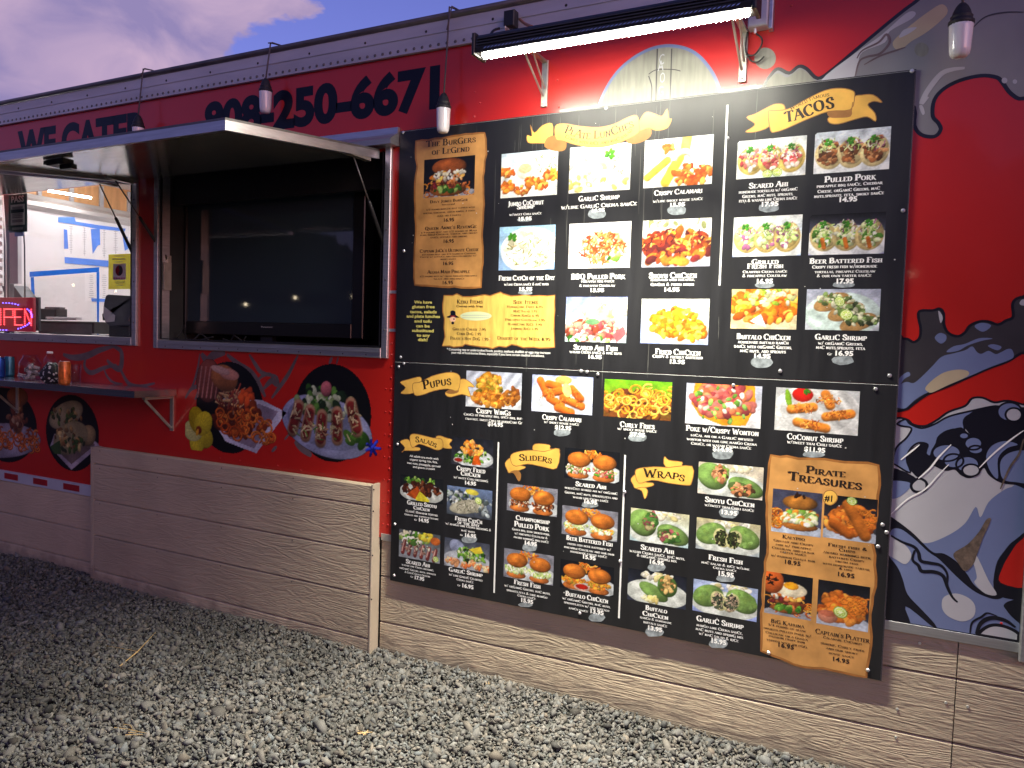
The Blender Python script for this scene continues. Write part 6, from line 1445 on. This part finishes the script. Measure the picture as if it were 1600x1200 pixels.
item(lb,[('H','Fresh Catch',592,820,404,34),('H','of the Day',612,797,432,28),('H','w/ mango lime crema dressing &',512,895,452,20),('H','mac nuts',643,757,488,18),('H','gf',634,660,518,14),('H','16.95',668,768,532,30)])
item(lb,[('H','Seared Ahi',182,385,765,36),('H','wasabi lime crema dressing,',148,418,790,16),('H','organic greens, nuts, sprouts',128,432,820,16),('H','& garlic guava crostini',172,385,846,16),('H','gf',220,244,866,14),('H','17.95',250,336,886,28)])
item(lb,[('H','Garlic Shrimp',540,822,838,34),('H','w/ lime garlic cilantro',540,822,874,20),('H','crema sauce',605,747,902,20),('H','gf',612,638,938,14),('H','16.95',645,747,954,30)])
item(lb,[('H','Championship',1098,1382,404,38),('H','Pulled Pork',1085,1378,460,44),('H','guava bbq, slow smoked pork,',1067,1385,494,20),('H','w/ pineapple coleslaw &',1088,1365,526,20),('H','award winning bbq sauce',1078,1375,558,20),('H','14.95',1165,1275,598,32)])
item(lb,[('H','Fresh Fish',1083,1307,940,38),('H','w/ organic greens, mac nuts,',1003,1390,976,20),('H','sprouts,feta & lime mango',1020,1363,1010,20),('H','crema sauce',1112,1265,1036,18),('H','15.95',1135,1244,1076,30)])
item(lb,[('I','Seared Ahi',422,682,1024,38),('I','perfectly seared ahi w/ organic',332,775,1058,20),('I','greens, mac nuts, sprouts,feta and',332,773,1096,20),('I','wasabi lime crema sauce',400,697,1128,20),('I','16.95',487,603,1158,30)])
item(lb,[('J','Beer Battered Fish',345,735,420,38),('J','fresh fish beer battered w/',355,720,458,20),('J','pineapple coleslaw and our own',326,747,492,20),('J','housemade tarter sauce',378,686,520,20),('J','15.95',476,592,554,32)])
item(lb,[('J','Buffalo Chicken',338,697,890,40),('J','w/ organic greens, mac nuts,',312,718,924,20),('J','sprouts,feta w/ our buffalo',326,706,956,20),('J','ranch sauce',367,527,982,18),('J','13.95',538,657,1010,34)])
item(lb,[('K','Shoyu Chicken',220,637,1112,44),('K','w/sweet thai chili sauce',217,633,1148,24),('K','13.95',348,492,1196,34)])
item(lb,[('J','Seared Ahi',965,1247,492,42),('J','wasabi crema sauce, mac nuts,',872,1338,528,24),('J','& organic spring mix',932,1268,556,24),('J','16.95',1032,1160,596,34)])
item(lb,[('L','Fresh Fish',258,503,354,36),('L','mac salad & rice w/lime',207,550,388,18),('L','crema sauce',290,458,412,16),('L','15.95',320,438,456,32)])
item(lb,[('J','Buffalo',1005,1188,990,38),('J','Chicken',980,1198,1040,38),('J','ranch & homemade',960,1223,1070,20),('J','buffalo sauce',987,1187,1104,22),('J','13.95',1017,1146,1150,34)])
item(lb,[('L','Garlic Shrimp',172,508,800,38),('L','mango lime crema sauce,',172,504,838,20),('L','mac nuts and spring mix',166,506,866,20),('L','w/ mac salad & rice',188,472,894,20),('L','15.95',270,385,932,32)])
block(lb,'treasure_lettering',[('L','Kalypso',780,942,194,24),('L','grilled and crispy',717,1003,224,16),('L','fish w/ pineapple',732,988,252,16),('L','coleslaw and lilikoi',706,1008,278,16),('L','tarter sauce',762,952,300,16),('L','w/ passion guava bun',698,1013,334,16),('L','18.95',788,912,372,28,'S',.025),
 ('L','Fresh fish &',1102,1385,258,22),('L','chips',1180,1298,284,22),('L','award winning beer',1068,1408,312,18),('L','battered crispy',1110,1363,340,18),('L','fresh fish',1155,1320,364,16),('L','with homemade tartar',1065,1400,392,16),('L','& lime',1180,1280,412,14),('L','16.95',1163,1293,460,30,'S',.025),
 ('L','Big Kahuna',698,938,802,26),('L','3/4 pound of slow',675,950,826,16),('L','smoked pulled pork w/',645,988,856,16),('L','coleslaw on a guava',660,962,884,16),('L','passion fruit bun',682,942,906,16),('L','topped with an egg',668,958,936,16),('L','16.95',742,865,962,28,'S',.025),
 ('L',"Captain's Platter",1012,1400,892,34),('L','calamari, coconut',1068,1347,918,18),('L','shrimp, curly fries',1050,1362,962,18),('L','and our smoky',1088,1318,990,16),('L','house sauce',1108,1292,1020,16),('L','14.95',1128,1258,1062,28,'S',.025)],'darktext')
# worn stickers under the prices
def stickers():
    S = [(ub,[('C',335,930,75,40),('C',1000,898,78,42),('E',378,1038,85,36),('F',322,1045,90,46),('F',996,1030,92,36),('F',1003,400,92,24),('F',345,402,80,24),('B',1125,412,60,16),('A',1118,872,60,16)]),
         (lb,[('I',940,605,76,36),('I',310,565,70,30),('K',368,690,86,46),('K',1130,692,90,26),('I',545,1165,70,26),('K',420,1180,80,46),('H',1215,612,62,36),('H',1180,1092,58,20),('H',712,548,64,30),('J',600,1040,68,34),('J',1100,620,74,36),('J',1080,1160,76,40),('L',380,470,66,26),('L',328,930,66,34)])]
    r = random.Random(9)
    for par, L in S:
        for crop,x,y,rx,ry in L:
            P = [wc(crop, x+rx*abs(cos(k))**.7*(1 if cos(k)>0 else -1)*(1+r.uniform(-.06,.06)), y+ry*sin(k)*(1+r.uniform(-.1,.1))) for k in np.arange(0,6.28,.42)]
            decal('price_sticker', smooth_closed(np.array(P),2), -.00062, 'sticker', par)
stickers()
# little pirate head and speech bubble on the torn scroll (a plain generic face)
def kid():
    E = lambda cx,cy,rx,ry,n=20: [wc('B',cx+rx*cos(2*pi*k/n),cy+ry*sin(2*pi*k/n)) for k in range(n)]
    o = decal('speech_bubble', E(712,607,132,38), -.0003, mat('pale_green_print',(.55,.62,.36),rough=.4), ub)
    decal('face_print', E(520,632,26,24), -.0003, mat('skin_print',(.75,.45,.3),rough=.4), ub); decal('hat_print', smooth_closed(np.array([wc('B',*p) for p in ((468,615),(500,598),(500,570),(520,560),(542,572),(545,598),(575,618),(545,620),(520,612),(495,622))]),3), -.0004, 'ink', ub)
    decal('hat_band', [wc('B',*p) for p in ((502,604),(542,604),(542,612),(502,612))], -.0005, 'nred', ub); decal('beard_print', E(520,665,12,12), -.00045, 'ink', ub); decal('eye_patch', E(530,632,7,6,10), -.0005, 'ink', ub)
    b = MB()
    for y in (603,622):
        for k in range(14): a = wc('B',602+16*k,y-5); c = wc('B',612+16*k,y+1); b.box(a[0],c[0],-.0006,-.0005,c[1],a[1])
    b.build('bubble_print','inkgrey',ub)
kid()
# dust streaks that ran down the upper board
def streaks():
    b = MB(); r = random.Random(4)
    for k in range(46):
        x = r.uniform(BX0+.7, BX0+1.5) if k % 3 else r.uniform(BX0+.4,BX1-.4); z1 = ZT-.004-r.random()**2*.5; L = r.uniform(.05,.35)
        if k > 34: z1 = 2.0-r.random()*.2
        P = np.array([(x+r.uniform(-.002,.002),z1-L*t) for t in np.linspace(0,1,5)]); ribbon(b, P, np.array([.0008,.0025,.0018,.0028,.0006]), -.00008)
    b.build('water_streaks', mat('dusty_film',(.075,.075,.07),rough=.6), ub)['kind'] = 'stuff'
    b = MB()
    for par in (0,):
        for k in range(70):
            x = r.uniform(BX0+.03,BX1-.03); z = r.uniform(ZB+.05,ZT-.05); s = r.uniform(.001,.0028); b.box(x-s,x+s,-.0003,-.0001,z-s,z+s)
    b.build('dust_specks', mat('pale_specks',(.5,.5,.48),rough=.8), ub)['kind'] = 'stuff'
streaks()

# ================================================================== LIGHT BAR
def light_bar():
    X0, X1 = -1.742, -.552; Y0, Y1 = -.462, -.376; Z0, Z1 = 2.998, 3.078
    t = thing('light_bar', ((X0+X1)/2, 0, 2.905), 'long black light bar glowing white on two brackets above the menu', 'light')
    b = MB(); n = 10
    prof = [(Y0,Z0),(Y0-.004,Z0+.02),(Y0,Z1-.015),(Y0+.015,Z1),(Y1-.015,Z1),(Y1,Z1-.015),(Y1+.004,Z0+.02),(Y1,Z0)]
    v = [(X0,y,z) for y,z in prof]+[(X1,y,z) for y,z in prof]; k = len(prof)
    mesh_obj('housing', v, [tuple(range(k)), tuple(range(k,2*k))[::-1]]+[(i,k+i,k+(i+1) % k,(i+1) % k) for i in range(k)], 'black', t)
    for x in (X0-.006, X1-.010): box('end_cap', x, x+.016, Y0-.010, Y1+.010, Z0-.008, Z1+.006, 'black', t, .004)
    for z in (Z0+.030, Z0+.042, Z0+.054): box('cooling_fin', X0+.02, X1-.02, Y0-.010, Y0-.001, z, z+.003, 'dkgrey', t)
    # lens under the housing and the emitters in two rows
    b = MB(); yc = (Y0+Y1)/2; m_ = 8; rw = .018; rd = .010
    L = [(yc+rw*cos(a), Z0-.0015-rd*sin(a)) for a in np.linspace(0,pi,m_+1)]
    v = [(X0+.03,y,z) for y,z in L]+[(X1-.03,y,z) for y,z in L]; k = m_+1
    mesh_obj('lens', v, [(i,i+1,k+i+1,k+i) for i in range(m_)], 'ledled', t, smooth=True)
    b = MB()
    for i in range(48):
        for y in (yc-.008, yc+.008):
            x = X0+.05+(X1-X0-.10)*i/47+(0 if y < yc else .012); b.add([(x-.0045,y-.0045,Z0-.0121),(x+.0045,y-.0045,Z0-.0121),(x+.0045,y+.0045,Z0-.0121),(x-.0045,y+.0045,Z0-.0121)],[(0,3,2,1)])
    b.build('led_emitters','leddot',t)
    # the beam that the emitters' lenses throw down the boards and on to the gravel
    al = bpy.data.lights.new('led_beam', 'AREA'); al.shape = 'RECTANGLE'; al.size = X1-X0-.10; al.size_y = .03; al.energy = LED_BEAM; al.spread = radians(LED_SPREAD); al.color = (1.0, .96, .78)
    lo = bpy.data.objects.new('led_beam', al); COL.objects.link(lo); lo.parent = t; lo.location = Vector(((X0+X1)/2, yc, Z0-.0135)) - wloc(t); lo.rotation_euler = (-radians(LED_TILT), 0, 0)
    # small steel slivers standing in for zigzag reflections along the lower front lip
    b = MB(); nn = 62
    for i in range(nn):
        x = X0+.06+(X1-X0-.12)*i/(nn-1); b.add([(x-.009,Y0-.0055,Z0+.010),(x+.002,Y0-.0055,Z0+.014),(x+.009,Y0-.0055,Z0+.020),(x-.002,Y0-.0055,Z0+.017)],[(0,1,2,3)])
    b.build('lip_glints','steel',t)
    for xb in (-1.612, -.678):
        b = MB(); b.bbox(xb-.016,xb+.016,-.004,.007,2.885,3.105,.002); b.bbox(xb-.013,xb+.013,-.440,-.005,3.092,3.102,.002)
        b.tube([(xb-.010,-.230,3.091),(xb-.004,-.008,2.935)],.0055,6); b.tube([(xb+.010,-.16,3.091),(xb+.004,-.008,2.97)],.0045,6)
        b.build('bracket','galv',t); domes('bracket_screw',[(xb,2.905)],.010,'screw',t,-.004,kind=False)
        box('hanger', xb-.012, xb+.012, -.440, -.400, 3.079, 3.0915, 'galv', t)
    # black driver box, cable loop and pigtail
    a = W(792,47,-.02); c = W(809,22,-.02); box('driver_box', a[0], c[0], -.06, -.013, a[2], c[2]+.01, 'black', t, .004)
    P = [W(766,55,-.30), W(772,47,-.24), W(785,44,-.14), W(800,46,-.07)]; b = MB(); b.tube(smooth_open(np.array(P),5).tolist(), .006, 8); b.build('cable','cordblk',t,smooth=True)
    P = [W(812,30,-.04), W(820,37,-.10), W(832,42,-.2)]; b = MB(); b.tube(smooth_open(np.array(P),4).tolist(), .007, 8); b.build('orange_wire',mat('copper_tape',(.35,.13,.05),rough=.4),t,smooth=True)
    P = [W(1181,52,-.04), W(1190,60,-.03), W(1189,72,-.02), W(1178,86,-.02), W(1167,84,-.02), W(1165,70,-.02), W(1168,50,-.03)]; b = MB(); b.tube(smooth_open(np.array(P),6).tolist(), .004, 8); b.build('cable','cordblk',t,smooth=True)
    P = [W(1166,84,-.02), W(1174,95,-.012), W(1185,96,-.012), W(1194,88,-.012)]; b = MB(); b.tube(smooth_open(np.array(P),6).tolist(), .0035, 8); b.build('cable','cordblk',t,smooth=True)
light_bar()
def rail_box():
    Y = -.05; a = W(1168,42,Y); c = W(1203,42,Y)
    t = thing('junction_channel', ((a[0]+c[0])/2, 0, a[2]), 'short grey aluminium channel on the truck rail right of the light bar', 'metal channel')
    z0 = W(1186,40,Y)[2]; box('channel', a[0], c[0]-.012, Y, .008, z0, 3.24, 'aluband', t, .004); box('flange', c[0]-.0115, c[0]+.006, Y+.02, .008, z0-.01, 3.24, 'alu', t, .003)
    b = MB(); p = W(1180,50,Y+.02); b.tube([(p[0],Y+.02,z0-.0005),(p[0],Y+.02,z0-.022)], .006, 8); b.build('cable_clamp','screw',t)
rail_box()

# ================================================================== HANGING BULBS
def bulb(px, sock_top, sock_bot, bulb_bot, Y, cord_top, label, r=.037):
    a = W(px, sock_bot, Y); top = W(px, sock_top, Y); bot = W(px, bulb_bot, Y); x = a[0]; z = a[2]; H = z-bot[2]; S = top[2]-z
    t = thing('hanging_bulb', (x, Y, z), label, 'light bulb', 'hanging bulbs along the roof edge')
    b = MB(); b.lathe((x,Y,z),[(r*.35,-H),(r*.62,-H*.985),(r*.80,-H*.90),(r*.88,-H*.75),(r*.97,-H*.12),(r,-.004),(r*.9,0)],24); b.build('bulb','bulb',t,smooth=True)
    b = MB(); b.lathe((x,Y,z),[(r*.98,-.006),(r*1.06,.0),(r*1.06,.010),(r*.92,.014),(r*.88,S*.32),(r*.92,S*.36),(r*.80,S*.42),(r*.72,S*.60),(r*.5,S*.85),(r*.28,S)],20); b.build('socket','rubber',t,smooth=True)
    P = [(x,Y,z+S*.98)]
    ct = np.array(cord_top); q = (np.array(P[0])+ct)/2
    b = MB(); b.tube([P[0], tuple(q+np.array([.004,-.004,0])), tuple(ct), tuple(ct+np.array([.0,.06,.012])), tuple(ct+np.array([0,.16,-.01]))], .0045, 7)
    b.tube([tuple(q+np.array([.0,-.003,.1])), tuple(ct+np.array([.016,-.002,0])), tuple(ct+np.array([.016,.1,.012]))], .0035, 6); b.build('cord','cord',t,smooth=True)
rb = lambda px, py: tuple(np.array([W(px,py,-.045)[0], -.045, 3.432]))
bulb(693,146,169,208,-.075,(W(693,146,-.075)[0],-.04,3.43),'white bulb hanging in front of the upper menu board corner')
bulb(415,123,143,177,-.075,(W(415,123,-.075)[0],-.04,3.43),'white bulb hanging before the gap in the phone number')
bulb(216,180,199,222,-.075,(W(216,180,-.075)[0],-.04,3.43),'bulb hanging lowest, half hidden by the open left hatch, beside the catering words')
bulb(1502,6,38,90,-.12,(W(1502,6,-.12)[0],-.08,3.43),'tapered white bulb hanging over the grey mural at the upper right',r=.041)

# ================================================================== THINGS ON THE COUNTER SHELF
def can(px, py, h, r, m, label):
    p = WZ(px, py, SZ+.0005); t = thing('drink_can', p, label, 'can')
    b = MB(); b.lathe(p,[(r*.80,0),(r*.97,.010),(r,.016),(r,h-.020),(r*.86,h-.004),(r*.86,h-.0003)],24); b.build('can_body',m,t,smooth=True)
    b = MB(); b.lathe(p,[(r*.86,h-.003),(r*.88,h),(r*.82,h),(r*.80,h-.002)],24); b.build('can_lid','steel',t,smooth=True); return p, t
can(101,601,.155,.037,'orangecan','orange patterned drink can at the right end of the shelf')
p, t = can(-1,590,.150,.037,'bluecan','dark blue drink can with a white round emblem at the left edge')
E_ = [(p[0]+.014*cos(k)+.004, p[2]+.085+.016*sin(k)) for k in np.arange(0,6.28,.5)]; decal('emblem', E_, p[1]-.0385, 'white', t)
can(15,588,.150,.036,mat('teal_can_print',(.03,.16,.24),rough=.25,metal=.4,var=.2,vscale=20),'teal and silver drink can beside the dark blue can')
def shelf_bits():
    # wide glass jar holding rolled cutlery cloths
    p = WZ(47,594,SZ+.0005); t = thing('glass_jar', p, 'wide clear glass jar of folded cloth on the shelf', 'jar'); r = .070
    b = MB(); b.lathe(p,[(r*.8,0),(r,.015),(r,.12),(r*.72,.155),(r*.62,.165),(r*.66,.178)],24); b.build('jar_wall','jar',t,smooth=True)
    rr = random.Random(3); b = MB()
    for k in range(9):
        a = rr.uniform(0,6.28); q = (p[0]+rr.uniform(-.03,.03), p[1]+rr.uniform(-.03,.03), p[2]+.02+.010*k); d = (.035*cos(a),.035*sin(a),rr.uniform(-.01,.01)); b.tube([(q[0]-d[0],q[1]-d[1],q[2]-d[2]),(q[0]+d[0],q[1]+d[1],q[2]+d[2])],.014,7)
    b.build('folded_cloth',mat('patterned_cloth',(.30,.29,.28),rough=.8,var=.9,vscale=55),t)
    # crumpled black and white patterned bag
    p = WZ(76,599,SZ+.0005); n, m_ = 22, 12; v = []; f = []; rr = np.random.RandomState(4)
    for j in range(m_+1):
        a = j/m_; rad = .088*(sin(pi*min(.999,.12+.80*a)))**.6*(1-.25*a)
        for i in range(n):
            k = 2*pi*i/n; w = 1+.12*sin(3*k+2*a*3)+.09*sin(7*k+j)+rr.normal(0,.05); v.append((p[0]+rad*w*cos(k), p[1]+.02+rad*.7*w*sin(k), p[2]+.002+.135*a+rr.normal(0,.003)*(j > 0)))
    for j in range(m_):
        for i in range(n): f.append((j*n+i,j*n+(i+1) % n,(j+1)*n+(i+1) % n,(j+1)*n+i))
    f.append(tuple(m_*n+i for i in range(n)))
    bm = mat('black_white_print_cloth',(.02,.02,.02),rough=.7); nt = bm.node_tree; g = nt.nodes.new('ShaderNodeNewGeometry'); vo = nt.nodes.new('ShaderNodeTexVoronoi'); vo.inputs['Scale'].default_value = 42; rp = nt.nodes.new('ShaderNodeValToRGB')
    rp.color_ramp.elements[0].position = .30; rp.color_ramp.elements[0].color = (.5,.5,.48,1); rp.color_ramp.elements[1].position = .36; rp.color_ramp.elements[1].color = (.012,.012,.013,1)
    nt.links.new(g.outputs['Position'],vo.inputs['Vector']); nt.links.new(vo.outputs['Distance'],rp.inputs[0]); nt.links.new(rp.outputs[0],nt.nodes['Principled BSDF'].inputs['Base Color'])
    o = mesh_obj('crumpled_bag',v,f,bm,None,True,origin=p); tag(o,'crumpled black and white patterned bag between the jar and the orange can','bag')
    # small bottle behind
    p = WZ(78,592,SZ+.0005); p = np.array([p[0]-.02,-.10,SZ+.0005]); p = np.array([W(78,590,-.09)[0],-.09,SZ+.0005]); t = thing('squeeze_bottle', p, 'clear bottle with a small white cap behind the patterned bag', 'bottle')
    b = MB(); b.lathe(p,[(.036,0),(.040,.01),(.040,.13),(.034,.155),(.014,.190)],20); b.build('bottle_wall','cup',t,smooth=True); b = MB(); b.lathe(p,[(.020,.191),(.020,.203),(.017,.206)],18); b.build('cap','white',t,smooth=True)
    p = np.array([W(118,598,-.12)[0],-.12,SZ+.0005]); b = MB(); b.lathe(p,[(.030,0),(.036,.12),(.0375,.128),(.034,.128),(.028,.004)],20); o = b.build('plastic_cup','cup',None,smooth=True,origin=p); tag(o,'empty clear plastic cup behind the orange can','cup')
shelf_bits()

# ================================================================== ADDED TREE SCREEN BEHIND THE CAMERA (darkens what the television and gloss paint reflect)
def add_tree_screen():
    r = np.random.RandomState(12); n = 34000
    x = r.uniform(-32, 14, n); top = 5.6+1.0*np.sin(x*.45)+.8*np.sin(x*1.3+1)+.4*np.sin(x*3.1); z = top*r.uniform(0,1,n)**.7; y = -17-2.2*r.uniform(-1,1,n)*np.sqrt(np.clip(1-(z/(top+.01))**3,.05,1))
    s = r.uniform(.16,.42,n); P = np.stack([x,y,z],1); A = r.normal(size=(n,3)); A /= np.linalg.norm(A,axis=1)[:,None]; B = np.cross(A, r.normal(size=(n,3))); B /= np.linalg.norm(B,axis=1)[:,None]
    V = np.stack([P-A*s[:,None],P+B*s[:,None]*.6,P+A*s[:,None],P-B*s[:,None]*.6],1).reshape(-1,3)
    me = bpy.data.meshes.new('reflection_tree_screen'); me.vertices.add(len(V)); me.vertices.foreach_set('co',V.ravel()); me.loops.add(n*4); me.loops.foreach_set('vertex_index',np.arange(n*4,dtype=np.int32)); me.polygons.add(n); me.polygons.foreach_set('loop_start',np.arange(n,dtype=np.int32)*4); me.update(calc_edges=True)
    o = link('reflection_tree_screen',me,mat('dark_leaves',(.035,.05,.028),rough=.7,var=.4,vscale=2)); tag(o,'added dark tree screen behind the camera that darkens the reflections','trees',kind='stuff')
add_tree_screen()

def lot_lights():
    r = random.Random(8); t = thing('string_lights', (-9,-13,3.2), 'string of small warm bulbs hung across the lot facing the truck', 'string lights')
    b = MB(); P = [(-26+3.2*k, -13, 3.3-.35*(k % 2)) for k in range(11)]; b.tube(smooth_open(np.array(P),3).tolist(), .01, 5); b.build('cord','cordblk',t)
    wm = mat('warm_lit_bulb',(.8,.7,.5),emit=(1,.82,.55),es=25)
    for k in range(13):
        x = -25+2.3*k+r.uniform(-.5,.5); b = MB(); b.lathe((x,-13,2.95+r.uniform(-.5,.3)),[(.02,0),(.035,.03),(.03,.07),(.012,.09)],10); b.build('bulb',wm,t)
lot_lights()
